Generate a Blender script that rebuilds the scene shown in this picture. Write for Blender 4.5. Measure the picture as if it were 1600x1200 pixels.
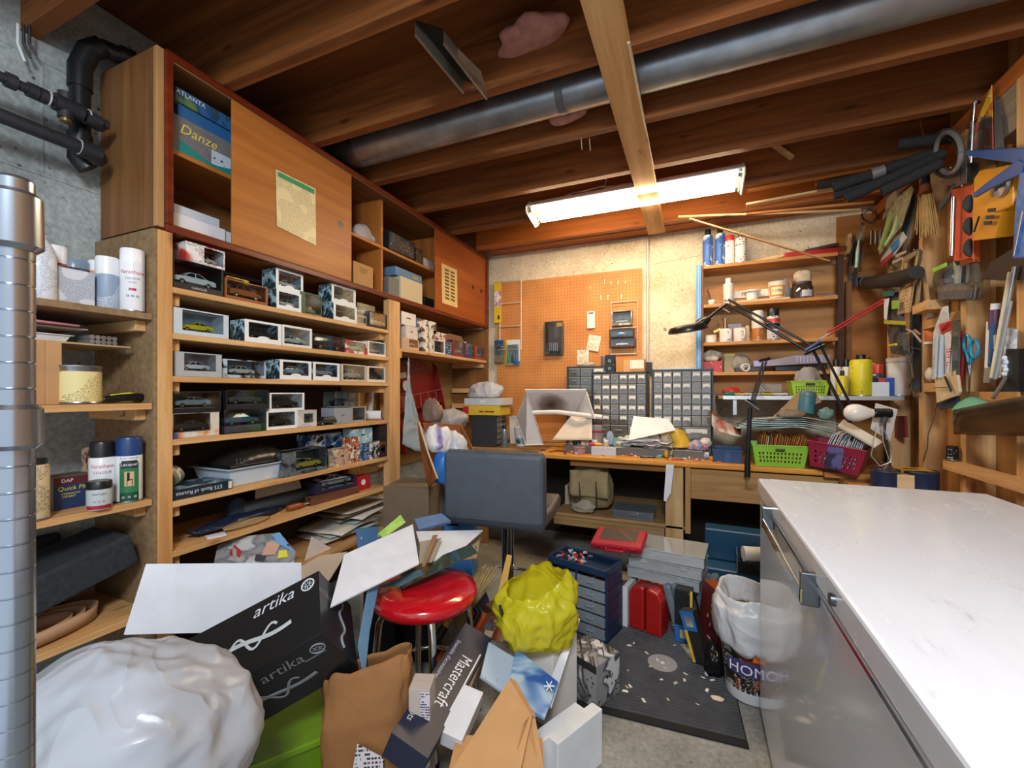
import bpy, bmesh, math, random
from mathutils import Vector, Matrix, Euler, noise
for o in list(bpy.data.objects): bpy.data.objects.remove(o)
SC = bpy.context.scene
COL = SC.collection
random.seed(7)
PI, sin, cos = math.pi, math.sin, math.cos
# ------------------------------------------------------------------ camera
H = 1.13                      # eye height
F = 673.0                     # focal length in px of the 1600x1200 frame
YAW = math.radians(22.95)     # camera looks this far to the left of the room's depth axis
cd = bpy.data.cameras.new('camera'); cam = bpy.data.objects.new('camera', cd); COL.objects.link(cam)
cam.location = (0, 0, H); cam.rotation_euler = (PI/2, 0, YAW)
cd.sensor_width = 36; cd.lens = 36*F/1600; cd.shift_y = 12/1600; cd.clip_start = 0.02
SC.camera = cam
# ------------------------------------------------------------------ world, lamps, exposure
w = bpy.data.worlds.new('world'); SC.world = w; w.use_nodes = True
w.node_tree.nodes['Background'].inputs[0].default_value = (0.80, 0.90, 1.0, 1)
w.node_tree.nodes['Background'].inputs[1].default_value = 0.75
SC.view_settings.view_transform = 'Standard'; SC.view_settings.look = 'None'
SC.view_settings.gamma = 1; SC.view_settings.use_curve_mapping = False
SC.view_settings.exposure = 0.62
def lamp(name, loc, aim, size, watt, col):
    l = bpy.data.lights.new(name, 'AREA'); l.shape = 'DISK'; l.size = size; l.energy = watt; l.color = col
    o = bpy.data.objects.new(name, l); COL.objects.link(o); o.location = loc
    o.rotation_euler = (Vector(aim)-Vector(loc)).to_track_quat('-Z', 'Y').to_euler(); return o
# the room's own ceiling lamp, behind the photographer
lamp('room_ceiling_lamp', (0.15, -0.60, 2.2), (0.0, 1.8, 0.9), 0.5, 38, (0.88, 0.94, 1.0))

# ------------------------------------------------------------------ geometry helpers
FW = Vector((-sin(YAW), cos(YAW), 0)); RT = Vector((cos(YAW), sin(YAW), 0)); UP = Vector((0,0,1))
EYE = Vector((0,0,H))
def ray(u, v): return FW + RT*((u-800)/F) + UP*((612-v)/F)
def P(u, v, D): return EYE + ray(u, v)*D              # a point at distance D in front of the camera plane
def PX(u, v, X): r = ray(u, v); return EYE + r*(X/r.x)
def PY(u, v, Y): r = ray(u, v); return EYE + r*(Y/r.y)
def PZ(u, v, Z): r = ray(u, v); return EYE + r*((Z-H)/r.z)
def hexc(h):
    if not isinstance(h, str): return tuple(h)[:3]
    h = h.lstrip('#'); c = [int(h[i:i+2], 16)/255 for i in (0,2,4)]
    return tuple(x/12.92 if x <= .04045 else ((x+.055)/1.055)**2.4 for x in c)

MC = {}
def nt(name):
    m = bpy.data.materials.new(name); m.use_nodes = True
    t = m.node_tree; t.nodes.clear(); out = t.nodes.new('ShaderNodeOutputMaterial')
    return m, t, out
def N(t, typ, **kw):
    n = t.nodes.new(typ)
    for k, v in kw.items():
        if k.startswith('i_'):
            key = k[2:]; key = int(key) if key.isdigit() else key.replace('_', ' ')
            n.inputs[key].default_value = v
        else: setattr(n, k, v)
    return n
def L(t, a, b): t.links.new(a, b)
def ramp(t, fac, stops):
    r = N(t, 'ShaderNodeValToRGB'); e = r.color_ramp.elements
    while len(e) < len(stops): e.new(0.5)
    for i, (p, c) in enumerate(stops): e[i].position = p; e[i].color = (*hexc(c), 1)
    L(t, fac, r.inputs[0]); return r
def pt(col, rough=.5, metal=0, var=.06, bump=0, spec=.5, coat=0, vs=14):
    key = ('p', col, rough, metal, var, bump, spec, coat, vs)
    if key in MC: return MC[key]
    m, t, out = nt('paint'); b = N(t, 'ShaderNodeBsdfPrincipled', i_Roughness=rough, i_Metallic=metal)
    b.inputs['Specular IOR Level'].default_value = spec; b.inputs['Coat Weight'].default_value = coat
    c = hexc(col); tc = N(t, 'ShaderNodeTexCoord'); nz = N(t, 'ShaderNodeTexNoise', i_Scale=vs, i_Detail=4.0)
    L(t, tc.outputs['Object'], nz.inputs['Vector'])
    r = ramp(t, nz.outputs[0], [(.3, tuple(x*(1-var) for x in c)), (.7, tuple(min(1, x*(1+var)) for x in c))])
    L(t, r.outputs[0], b.inputs['Base Color'])
    if bump:
        n2 = N(t, 'ShaderNodeTexNoise', i_Scale=vs*12, i_Detail=3.0); L(t, tc.outputs['Object'], n2.inputs['Vector'])
        bp = N(t, 'ShaderNodeBump', i_Strength=bump, i_Distance=.004); L(t, n2.outputs[0], bp.inputs['Height']); L(t, bp.outputs[0], b.inputs['Normal'])
    L(t, b.outputs[0], out.inputs[0]); MC[key] = m; return m
def wood(lo, hi, axis='Y', rough=.6, sc=1.0, knots=True, spec=.3):
    key = ('w', lo, hi, axis, rough, sc, knots)
    if key in MC: return MC[key]
    m, t, out = nt('wood'); b = N(t, 'ShaderNodeBsdfPrincipled', i_Roughness=rough); b.inputs['Specular IOR Level'].default_value = spec
    tc = N(t, 'ShaderNodeTexCoord'); mp = N(t, 'ShaderNodeMapping')
    s = {'X': (1.2, 22, 22), 'Y': (22, 1.2, 22), 'Z': (22, 22, 1.2)}[axis]
    mp.inputs['Scale'].default_value = tuple(x*sc for x in s)
    L(t, tc.outputs['Object'], mp.inputs[0])
    n1 = N(t, 'ShaderNodeTexNoise', i_Scale=1.0, i_Detail=6.0, i_Roughness=.65, i_Distortion=.6); L(t, mp.outputs[0], n1.inputs['Vector'])
    l, h = hexc(lo), hexc(hi); mid = tuple((a+c)/2 for a, c in zip(l, h))
    r = ramp(t, n1.outputs[0], [(.3, lo), (.5, mid), (.68, hi)])
    last = r.outputs[0]
    if knots:
        mk = N(t, 'ShaderNodeMapping'); mk.inputs['Scale'].default_value = tuple({1.2: 3.2, 22: 9}[x] for x in s); L(t, tc.outputs['Object'], mk.inputs[0])
        vo = N(t, 'ShaderNodeTexVoronoi', i_Scale=1.0); L(t, mk.outputs[0], vo.inputs['Vector'])
        rk = ramp(t, vo.outputs[0], [(.05, (1,1,1)), (.13, (0,0,0))])
        mx = N(t, 'ShaderNodeMixRGB', blend_type='MIX'); mx.inputs[2].default_value = (*tuple(x*.42 for x in l), 1)
        ma = N(t, 'ShaderNodeMath', operation='MULTIPLY'); ma.inputs[1].default_value = .75
        L(t, rk.outputs[0], ma.inputs[0]); L(t, ma.outputs[0], mx.inputs[0]); L(t, last, mx.inputs[1]); last = mx.outputs[0]
    L(t, last, b.inputs['Base Color'])
    bp = N(t, 'ShaderNodeBump', i_Strength=.15, i_Distance=.002); L(t, n1.outputs[0], bp.inputs['Height']); L(t, bp.outputs[0], b.inputs['Normal'])
    L(t, b.outputs[0], out.inputs[0]); MC[key] = m; return m
def concrete(lo, hi, axis='X'):
    key = ('c', lo, hi, axis)
    if key in MC: return MC[key]
    m, t, out = nt('concrete'); b = N(t, 'ShaderNodeBsdfPrincipled', i_Roughness=.9); b.inputs['Specular IOR Level'].default_value = .15
    tc = N(t, 'ShaderNodeTexCoord')
    n1 = N(t, 'ShaderNodeTexNoise', i_Scale=3.0, i_Detail=9.0, i_Roughness=.65); L(t, tc.outputs['Object'], n1.inputs['Vector'])
    n2 = N(t, 'ShaderNodeTexNoise', i_Scale=60.0, i_Detail=4.0); L(t, tc.outputs['Object'], n2.inputs['Vector'])
    r = ramp(t, n1.outputs[0], [(.3, lo), (.7, hi)])
    vo = N(t, 'ShaderNodeTexVoronoi', i_Scale=26.0); L(t, tc.outputs['Object'], vo.inputs['Vector'])
    n3 = N(t, 'ShaderNodeTexNoise', i_Scale=9.0); L(t, tc.outputs['Object'], n3.inputs['Vector'])
    pit = N(t, 'ShaderNodeMath', operation='MULTIPLY'); rp = ramp(t, vo.outputs[0], [(.06, (1,1,1)), (.16, (0,0,0))]); rn = ramp(t, n3.outputs[0], [(.5, (0,0,0)), (.58, (1,1,1))])
    L(t, rp.outputs[0], pit.inputs[0]); L(t, rn.outputs[0], pit.inputs[1])
    mx = N(t, 'ShaderNodeMixRGB', blend_type='MULTIPLY'); mx.inputs[2].default_value = (.28, .25, .22, 1)
    L(t, pit.outputs[0], mx.inputs[0]); L(t, r.outputs[0], mx.inputs[1])
    mx2 = N(t, 'ShaderNodeMixRGB', blend_type='OVERLAY'); mx2.inputs[0].default_value = .5; L(t, mx.outputs[0], mx2.inputs[1]); L(t, n2.outputs[0], mx2.inputs[2])
    L(t, mx2.outputs[0], b.inputs['Base Color'])
    ad = N(t, 'ShaderNodeMath', operation='SUBTRACT'); L(t, n2.outputs[0], ad.inputs[0]); L(t, pit.outputs[0], ad.inputs[1])
    bp = N(t, 'ShaderNodeBump', i_Strength=.5, i_Distance=.006); L(t, ad.outputs[0], bp.inputs['Height']); L(t, bp.outputs[0], b.inputs['Normal'])
    L(t, b.outputs[0], out.inputs[0]); MC[key] = m; return m
def clear(tint='#eef4f6', gloss=.12, haze=.0, rough=.06):
    key = ('cl', tint, gloss, haze, rough)
    if key in MC: return MC[key]
    m, t, out = nt('clear_plastic'); tr = N(t, 'ShaderNodeBsdfTransparent'); tr.inputs[0].default_value = (*hexc(tint), 1)
    gl = N(t, 'ShaderNodeBsdfGlossy', i_Roughness=rough); df = N(t, 'ShaderNodeBsdfDiffuse'); df.inputs[0].default_value = (*hexc(tint), 1)
    m1 = N(t, 'ShaderNodeMixShader'); m1.inputs[0].default_value = haze; L(t, tr.outputs[0], m1.inputs[1]); L(t, df.outputs[0], m1.inputs[2])
    lw = N(t, 'ShaderNodeLayerWeight', i_Blend=.25); ad = N(t, 'ShaderNodeMath', operation='MULTIPLY_ADD'); ad.inputs[1].default_value = .5; ad.inputs[2].default_value = gloss*.5
    L(t, lw.outputs['Fresnel'], ad.inputs[0]); m2 = N(t, 'ShaderNodeMixShader'); L(t, ad.outputs[0], m2.inputs[0]); L(t, m1.outputs[0], m2.inputs[1]); L(t, gl.outputs[0], m2.inputs[2])
    L(t, m2.outputs[0], out.inputs[0]); MC[key] = m; return m
def film(col, trans=.25, rough=.28):
    """thin polythene: part diffuse, part translucent, part see-through, with a soft sheen"""
    key = ('fi', col, trans, rough)
    if key in MC: return MC[key]
    m, t, out = nt('polythene'); c = (*hexc(col), 1)
    pr = N(t, 'ShaderNodeBsdfPrincipled', i_Roughness=rough); tl = N(t, 'ShaderNodeBsdfTranslucent'); tr = N(t, 'ShaderNodeBsdfTransparent')
    tc = N(t, 'ShaderNodeTexCoord'); nz = N(t, 'ShaderNodeTexNoise', i_Scale=5.5, i_Detail=2.0, i_Distortion=1.0); L(t, tc.outputs['Object'], nz.inputs['Vector'])
    sb_ = N(t, 'ShaderNodeMath', operation='SUBTRACT'); sb_.inputs[1].default_value = .5; L(t, nz.outputs[0], sb_.inputs[0]); ab = N(t, 'ShaderNodeMath', operation='ABSOLUTE'); L(t, sb_.outputs[0], ab.inputs[0])
    bp = N(t, 'ShaderNodeBump', i_Strength=.8, i_Distance=.05); bp.invert = True; L(t, ab.outputs[0], bp.inputs['Height']); L(t, bp.outputs[0], pr.inputs['Normal'])
    pr.inputs['Base Color'].default_value = c; tl.inputs[0].default_value = c; tr.inputs[0].default_value = c
    a = N(t, 'ShaderNodeMixShader'); a.inputs[0].default_value = .3; L(t, pr.outputs[0], a.inputs[1]); L(t, tl.outputs[0], a.inputs[2])
    b = N(t, 'ShaderNodeMixShader'); b.inputs[0].default_value = trans; L(t, a.outputs[0], b.inputs[1]); L(t, tr.outputs[0], b.inputs[2])
    L(t, b.outputs[0], out.inputs[0]); MC[key] = m; return m
def emit(col, s):
    key = ('e', col, s)
    if key in MC: return MC[key]
    m, t, out = nt('glow'); e = N(t, 'ShaderNodeEmission'); e.inputs[0].default_value = (*hexc(col), 1); e.inputs[1].default_value = s
    L(t, e.outputs[0], out.inputs[0]); MC[key] = m; return m
def pd(base, ink, row=.007, dens=.5, rough=.45, blot=None, blots=9.0):
    """card with rows of small print (flat print, too small to read) and optional coloured picture blotches"""
    key = ('pr', base, ink, row, dens, rough, tuple(blot) if blot else None, blots)
    if key in MC: return MC[key]
    row *= .55; m, t, out = nt('printed_card'); b = N(t, 'ShaderNodeBsdfPrincipled', i_Roughness=rough)
    tc = N(t, 'ShaderNodeTexCoord'); sp = N(t, 'ShaderNodeSeparateXYZ'); L(t, tc.outputs['Object'], sp.inputs[0])
    zr = N(t, 'ShaderNodeMath', operation='DIVIDE'); zr.inputs[1].default_value = row; L(t, sp.outputs[2], zr.inputs[0])
    fr = N(t, 'ShaderNodeMath', operation='FRACT'); L(t, zr.outputs[0], fr.inputs[0])
    lt = N(t, 'ShaderNodeMath', operation='LESS_THAN'); lt.inputs[1].default_value = .5; L(t, fr.outputs[0], lt.inputs[0])
    fl = N(t, 'ShaderNodeMath', operation='FLOOR'); L(t, zr.outputs[0], fl.inputs[0])
    xy = N(t, 'ShaderNodeMath', operation='ADD'); L(t, sp.outputs[0], xy.inputs[0]); L(t, sp.outputs[1], xy.inputs[1])
    xs = N(t, 'ShaderNodeMath', operation='MULTIPLY'); xs.inputs[1].default_value = 1.6/row; L(t, xy.outputs[0], xs.inputs[0])
    f5 = N(t, 'ShaderNodeMath', operation='MULTIPLY'); f5.inputs[1].default_value = 7.3; L(t, fl.outputs[0], f5.inputs[0])
    cb = N(t, 'ShaderNodeCombineXYZ'); L(t, xs.outputs[0], cb.inputs[0]); L(t, f5.outputs[0], cb.inputs[1])
    nz = N(t, 'ShaderNodeTexNoise', i_Scale=1.0, i_Detail=1.0); L(t, cb.outputs[0], nz.inputs['Vector'])
    gt = N(t, 'ShaderNodeMath', operation='GREATER_THAN'); gt.inputs[1].default_value = 1-dens; L(t, nz.outputs[0], gt.inputs[0])
    nb = N(t, 'ShaderNodeTexNoise', i_Scale=blots*1.7, i_Detail=0.0); L(t, tc.outputs['Object'], nb.inputs['Vector'])
    g2 = N(t, 'ShaderNodeMath', operation='GREATER_THAN'); g2.inputs[1].default_value = .42; L(t, nb.outputs[0], g2.inputs[0])
    m1 = N(t, 'ShaderNodeMath', operation='MULTIPLY'); L(t, lt.outputs[0], m1.inputs[0]); L(t, gt.outputs[0], m1.inputs[1])
    m2 = N(t, 'ShaderNodeMath', operation='MULTIPLY'); L(t, m1.outputs[0], m2.inputs[0]); L(t, g2.outputs[0], m2.inputs[1])
    src = None
    if blot:
        n4 = N(t, 'ShaderNodeTexNoise', i_Scale=blots, i_Detail=2.0, i_Distortion=1.0); L(t, tc.outputs['Object'], n4.inputs['Vector'])
        st = [(.25, base), (.40, base)] + [(.44+.24*i/len(blot), c) for i, c in enumerate(blot)]
        r4 = ramp(t, n4.outputs[0], st); src = r4.outputs[0]
    mx = N(t, 'ShaderNodeMixRGB'); mx.inputs[1].default_value = (*hexc(base), 1); mx.inputs[2].default_value = (*hexc(ink), 1)
    if src: L(t, src, mx.inputs[1])
    L(t, m2.outputs[0], mx.inputs[0]); L(t, mx.outputs[0], b.inputs['Base Color']); L(t, b.outputs[0], out.inputs[0]); MC[key] = m; return m
CHROME = pt('#d8dadd', .12, 1, .02)
STEEL = pt('#a9adb2', .32, 1, .08)
BLACK = pt('#101113', .38, 0, .1)
WHITE = pt('#e9eaec', .45, 0, .03)
KRAFT = pt('#b58b5c', .8, 0, .06)

class MB:
    """collects shapes; build() links them as ONE mesh object"""
    def __init__(s): s.v = []; s.f = []; s.m = []; s.sm = []; s.M = None
    def add(s, vs, fs, m=0, smooth=False):
        b = len(s.v); s.v += [tuple(s.M @ Vector(p)) if s.M else tuple(p) for p in vs]
        for f in fs: s.f.append([b+i for i in f]); s.m.append(m); s.sm.append(smooth)
        return s
    def box(s, x0, y0, z0, x1, y1, z1, m=0):
        return s.add([(x0,y0,z0),(x1,y0,z0),(x1,y1,z0),(x0,y1,z0),(x0,y0,z1),(x1,y0,z1),(x1,y1,z1),(x0,y1,z1)],
                     [(0,3,2,1),(4,5,6,7),(0,1,5,4),(1,2,6,5),(2,3,7,6),(3,0,4,7)], m)
    def tube(s, pts, r, n=10, m=0, caps=True):
        pts = [Vector(p) for p in pts]; rs = r if isinstance(r, (list, tuple)) else [r]*len(pts)
        vs = []; fs = []; pa = None
        for i, p in enumerate(pts):
            d = (pts[min(i+1, len(pts)-1)]-pts[max(i-1, 0)]).normalized()
            if pa is None: a = d.orthogonal().normalized()
            else:
                a = pa-d*pa.dot(d); a = a.normalized() if a.length > 1e-6 else d.orthogonal().normalized()
            pa = a; b = d.cross(a)
            for k in range(n): an = 2*PI*k/n; vs.append(p+(a*cos(an)+b*sin(an))*rs[i])
        for i in range(len(pts)-1):
            for k in range(n): k2 = (k+1) % n; fs.append((i*n+k, i*n+k2, (i+1)*n+k2, (i+1)*n+k))
        s.add(vs, fs, m, True)
        if caps:
            s.add(vs[:n], [tuple(range(n))[::-1]], m); s.add(vs[-n:], [tuple(range(n))], m)
        return s
    def lathe(s, prof, n=20, m=0, c=(0,0,0)):
        """prof: (r, z) or (r, z, material)"""
        vs = []; 
        for q in prof:
            for k in range(n): a = 2*PI*k/n; vs.append((c[0]+q[0]*cos(a), c[1]+q[0]*sin(a), c[2]+q[1]))
        for i in range(len(prof)-1):
            mm = prof[i][2] if len(prof[i]) > 2 else m
            sm = abs(prof[i+1][0]-prof[i][0]) < 1e9
            s.add([vs[i*n+k] for k in range(n)]+[vs[(i+1)*n+k] for k in range(n)], [(k, (k+1) % n, n+(k+1) % n, n+k) for k in range(n)], mm, sm)
        if prof[0][0] > 1e-5: s.add(vs[:n], [tuple(range(n))[::-1]], prof[0][2] if len(prof[0]) > 2 else m)
        if prof[-1][0] > 1e-5: s.add(vs[-n:], [tuple(range(n))], prof[-1][2] if len(prof[-1]) > 2 else m)
        return s
    def prism(s, poly, lo, hi, axis='y', m=0):
        """polygon in the plane across axis, pushed from lo to hi; poly pairs are (x,z) for y, (y,z) for x, (x,y) for z"""
        f = {'y': lambda p, q: (p[0], q, p[1]), 'x': lambda p, q: (q, p[0], p[1]), 'z': lambda p, q: (p[0], p[1], q)}[axis]
        n = len(poly); vs = [f(p, lo) for p in poly]+[f(p, hi) for p in poly]
        s.add(vs, [tuple(range(n)), tuple(range(2*n-1, n-1, -1))]+[(i, n+i, n+(i+1) % n, (i+1) % n) for i in range(n)], m); return s
    def panel(s, pts, th, m=0):
        """a thick sheet whose face is the polygon pts (3D)"""
        pts = [Vector(p) for p in pts]; nn = (pts[1]-pts[0]).cross(pts[2]-pts[0]).normalized()*th; n = len(pts)
        return s.add(pts+[p-nn for p in pts], [tuple(range(n)), tuple(range(2*n-1, n-1, -1))]+[(i, n+i, n+(i+1) % n, (i+1) % n) for i in range(n)], m)
    def grid(s, fn, nu, nv, m=0, smooth=True):
        vs = [fn(i/nu, j/nv) for j in range(nv+1) for i in range(nu+1)]; w_ = nu+1
        return s.add(vs, [(j*w_+i, j*w_+i+1, (j+1)*w_+i+1, (j+1)*w_+i) for j in range(nv) for i in range(nu)], m, smooth)
    def ball(s, c, r, n=14, m=0, sc=(1,1,1)):
        h = n//2; vs = []
        for j in range(h+1):
            for k in range(n):
                th = PI*j/h; a = 2*PI*k/n
                vs.append((c[0]+r*sc[0]*sin(th)*cos(a), c[1]+r*sc[1]*sin(th)*sin(a), c[2]+r*sc[2]*cos(th)))
        return s.add(vs, [(j*n+k, (j+1)*n+k, (j+1)*n+(k+1) % n, j*n+(k+1) % n) for j in range(h) for k in range(n)], m, True)
    def build(s, name, mats, parent=None, bevel=0, thick=0):
        me = bpy.data.meshes.new(name); me.from_pydata(s.v, [], s.f)
        for m in (mats if isinstance(mats, (list, tuple)) else [mats]): me.materials.append(m)
        me.polygons.foreach_set('material_index', s.m); me.polygons.foreach_set('use_smooth', s.sm)
        bm = bmesh.new(); bm.from_mesh(me); bmesh.ops.remove_doubles(bm, verts=bm.verts, dist=1e-5) if any(s.sm) else None
        bmesh.ops.recalc_face_normals(bm, faces=bm.faces); bm.to_mesh(me); bm.free(); me.update()
        if any(s.sm) and not all(s.sm):
            try: me.set_sharp_from_angle(angle=math.radians(38))
            except Exception: pass
        o = bpy.data.objects.new(name, me); COL.objects.link(o)
        if parent is not None: o.parent = parent
        if thick: md = o.modifiers.new('thickness', 'SOLIDIFY'); md.thickness = thick; md.offset = 0
        if bevel: md = o.modifiers.new('bevel', 'BEVEL'); md.width = bevel; md.segments = 2; md.limit_method = 'ANGLE'; md.angle_limit = math.radians(40)
        return o
def tag(o, label, cat=None, group=None, kind=None):
    if label: o['label'] = label
    if cat: o['category'] = cat
    if group: o['group'] = group
    if kind: o['kind'] = kind
    return o
def thing(name, label, cat, loc=(0,0,0), rot=(0,0,0), group=None, M=None):
    o = bpy.data.objects.new(name, None); COL.objects.link(o); o.empty_display_size = .02
    if M is not None: o.matrix_world = M
    else:
        o.location = loc; o.rotation_euler = rot if isinstance(rot, (tuple, list, Euler)) else (0, 0, rot)
    return tag(o, label, cat, group)
def put(o, loc, rot=0):
    o.location = loc; o.rotation_euler = rot if isinstance(rot, (tuple, list, Euler)) else (0, 0, rot); return o
def copy_tree(o, parent=None):
    c = o.copy(); COL.objects.link(c); c.parent = parent
    for ch in o.children: copy_tree(ch, c)
    return c
def bx(x0, y0, z0, x1, y1, z1, m=0): return MB().box(x0, y0, z0, x1, y1, z1, m)
TXT = {}
def text(s, size, mat, parent, loc, rot=(PI/2,0,0), sx=1, shear=0, name='lettering', align='CENTER'):
    """raised print: letters as a thin mesh; by default it stands upright on a face that looks to local -y"""
    k = (s, shear, align)
    if k not in TXT:
        cu = bpy.data.curves.new('lettering', 'FONT'); cu.body = s; cu.align_x = align; cu.align_y = 'CENTER'; cu.shear = shear
        cu.resolution_u = 2; cu.fill_mode = 'FRONT'; cu.extrude = 0
        to = bpy.data.objects.new('tmp', cu); COL.objects.link(to); bpy.context.view_layer.update()
        me = bpy.data.meshes.new_from_object(to.evaluated_get(bpy.context.evaluated_depsgraph_get())); bpy.data.objects.remove(to); TXT[k] = me
    me = TXT[k].copy(); me.materials.clear(); me.materials.append(mat)
    o = bpy.data.objects.new(name, me); COL.objects.link(o); o.parent = parent
    if isinstance(rot, Matrix): o.matrix_local = Matrix.Translation(loc) @ rot.to_4x4() @ Matrix.Diagonal((size*sx, size, size, 1))
    else: o.location = loc; o.rotation_euler = rot; o.scale = (size*sx, size, size)
    return o
# ------------------------------------------------------------------ the room
PINE = {a: wood('#b8834c', '#e0b780', a) for a in 'XYZ'}
ORNG = {a: wood('#8a4a1e', '#b9692c', a, .5) for a in 'XYZ'}
JOIST = wood('#5f3416', '#9c5e2e', 'X', .65)
PLYD = wood('#5a3214', '#8a5428', 'X', .6, .5, False)
CAB = {a: wood('#9a5a26', '#bd7836', a, .45, .7, False) for a in 'XYZ'}
CABD = {a: wood('#6b4423', '#8d6238', a, .5, .9, False) for a in 'XYZ'}
CHIP = pt('#8e7454', .8, 0, .22, .4, .2, 0, 60)
MAHOG = wood('#561c0c', '#7b2f16', 'Y', .35, 1, False)
CONC_W = concrete('#bda888', '#ecdfc4'); CONC_G = concrete('#7b8384', '#b4bcbb')
def struct(name, mb, m, parent=None, label=None, bevel=0):
    o = mb.build(name, m, parent, bevel)
    if parent is None: tag(o, label, None, None, 'structure')
    return o
XW, XF, YB, XR = -1.95, -1.60, 3.37, 1.02       # left wall, front of the built-ins, back wall, face of the right studs
ZC = 2.265                                       # underside of the joists
struct('floor', bx(-2.1, -1.2, -.05, 1.4, 3.5, 0), concrete('#77766f', '#a09f98'), None, 'bare grey concrete basement floor')
wl = struct('wall_left', bx(XW-.15, -1.2, 0, XW, 3.5, 2.5), CONC_G, None, 'grey board-marked concrete wall behind the shelves')
for z in (.35, .72, 1.09, 1.46, 1.83, 2.2): struct('formwork_ridge', bx(XW-.01, -1.2, z, XW+.0035, 3.3, z+.006), CONC_G, wl)
for y in (.22, .69, 1.6): struct('formwork_ridge', bx(XW-.01, y, 1.83, XW+.003, y+.005, 2.2), CONC_G, wl)
wb = struct('wall_back', bx(-2.1, YB, 0, 1.4, YB+.15, 2.5), CONC_W, None, 'warm-lit pitted concrete wall behind the workbench')
struct('formwork_ridge', MB().prism([(-.36, 2.075), (.1, 2.11), (.1, 2.125), (-.36, 2.09)], YB-.006, YB+.01), CONC_W, wb)
struct('formwork_ridge', bx(-1.6, YB-.003, 2.29, .3, YB+.01, 2.3), CONC_W, wb)
struct('formwork_ridge', bx(-1.02, YB-.003, 2.17, -1.0, YB+.01, 2.3), CONC_W, wb)
struct('plywood_panel', bx(.84, YB-.012, .70, 1.108, YB-.001, 2.25), wood('#8f5a2a', '#b57c42', 'X', .65, .5, False), wb)
struct('sill_board', bx(-1.6, YB-.14, 2.3, 1.1, YB, 2.5), ORNG['X'], wb)
wr = struct('wall_right', bx(XR+.09, -.4, 0, XR+.105, 3.5, 2.5), wood('#8f6234', '#b98a54', 'Z', .7, .5, False), None, 'open stud wall with plywood sheathing hung with tools')
for y in (3.10, 2.72, 2.36, 2.02, 1.66, 1.27, .87, .45): struct('stud', bx(XR, y-.02, .0, XR+.09, y+.02, 2.2), PINE['Z'], wr)
struct('bottom_plate', bx(XR, -.4, 0, XR+.09, 3.3, .04), PINE['Y'], wr); struct('top_plate', bx(XR, -.4, 2.2, XR+.09, 3.35, 2.265), ORNG['Y'], wr)
for (y0, y1, z) in ((2.38, 2.70, 1.43), (2.04, 2.34, 1.09), (2.74, 3.08, 1.62), (2.38, 2.70, 1.13), (1.68, 2.0, .92), (1.29, 1.64, .92)): struct('blocking', bx(XR, y0, z, XR+.09, y1, z+.04), PINE['Y'], wr)
struct('ledger_rail', bx(XR-.04, .4, .80, XR, 2.42, .84), PINE['Y'], wr)
ce = struct('ceiling', bx(-2.1, -1.2, ZC+.235, 1.4, 3.5, ZC+.26), PLYD, None, 'plywood subfloor above open floor joists')
for k in range(-2, 6):
    y = 1.09+.406*k
    struct('joist', bx(-2.05, y-.04, ZC, 1.3, y, ZC+.235), JOIST, ce)
struct('furring_board', bx(-.30, -.4, ZC-.02, -.19, 3.2, ZC), wood('#b98a4e', '#dcb47c', 'Y', .7), ce)
struct('header_board', bx(-1.6, 3.05, ZC-.005, 1.1, 3.09, ZC+.2), ORNG['X'], ce)
for (x0, x1, y) in ((.62, .70, 2.86), (.70, 1.0, 2.90)): struct('blocking', bx(x0, y, ZC+.02, x1, y+.03, ZC+.2), ORNG['Z'], ce)
# ------------------------------------------------------------------ built-in rack and cabinet on the left wall
rk = thing('shelving_rack', 'pine shelving rack along the left wall, its shelves filled with boxed model cars', 'shelving', (XW, .8, 0))
def rpart(name, x0, y0, z0, x1, y1, z1, m, bevel=.002, label=None):
    o = bx(x0-XW, y0-.8, z0, x1-XW, y1-.8, z1).build(name, m, rk, bevel)
    if label: o['label'] = label
    return o
Y1, Y2, Y2b, Y3 = .826, 1.985, 2.085, 3.25
rpart('side_panel', XW, Y1, 0, XF-.004, Y1+.012, 1.658, CHIP, 0, 'speckled particle board side panel')
rpart('post', XF-.085, Y1+.012, 0, XF, Y1+.055, 1.658, wood('#b57c44', '#dcae74', 'Z'))
rpart('post', XF-.04, Y2, 0, XF, Y2b, 1.658, PINE['Z'])
rpart('post', XF-.09, Y2b-.035, 0, XF-.04, Y2b, 1.658, PINE['Z'])
rpart('back_post', XW, Y2, 0, XW+.05, Y2b, 1.658, PINE['Z'])
rpart('end_panel', XW, Y3, 0, XF, Y3+.02, 1.658, CABD['Z'])
rpart('back_panel', XW+.002, Y2b, .6, XW+.01, Y3, 1.658, wood('#8a6d42', '#b3935f', 'Y', .7, .5, False))
rpart('back_panel', XW+.002, Y1+.06, .02, XW+.01, Y2, 1.658, wood('#3c3023', '#54432f', 'Y', .7, .5, False))  # panel added in a dark colour for the shade low in the rack
SH = {1: 1.48, 2: 1.326, 3: 1.182, 4: .97, 5: .762, 6: .595, 7: .36}
for k, z in SH.items():
    rpart('shelf', XW+.01, Y1+.055, z-.02, XF-.002, Y2-.002, z, PINE['Y'])
    for yy in (Y1+.055, Y2-.04): rpart('cleat', XW+.03, yy, z-.058, XF-.03, yy+.038, z-.0205, PINE['X'])
SB = {1: 1.38, 2: 1.093, 3: .785, 4: .43}
for k, z in SB.items():
    rpart('shelf', XW, -.1, z-.02, XF-.004, Y1-.002, z, CHIP if k == 1 else PINE['Y'])
    if k < 4: rpart('cleat', XW+.03, Y1-.03, z-.055, XF-.04, Y1-.001, z-.0205, PINE['X'])
rpart('shelf', XW+.01, Y2b, 1.37, XF-.01, Y3-.002, 1.39, PINE['Y'])
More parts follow.
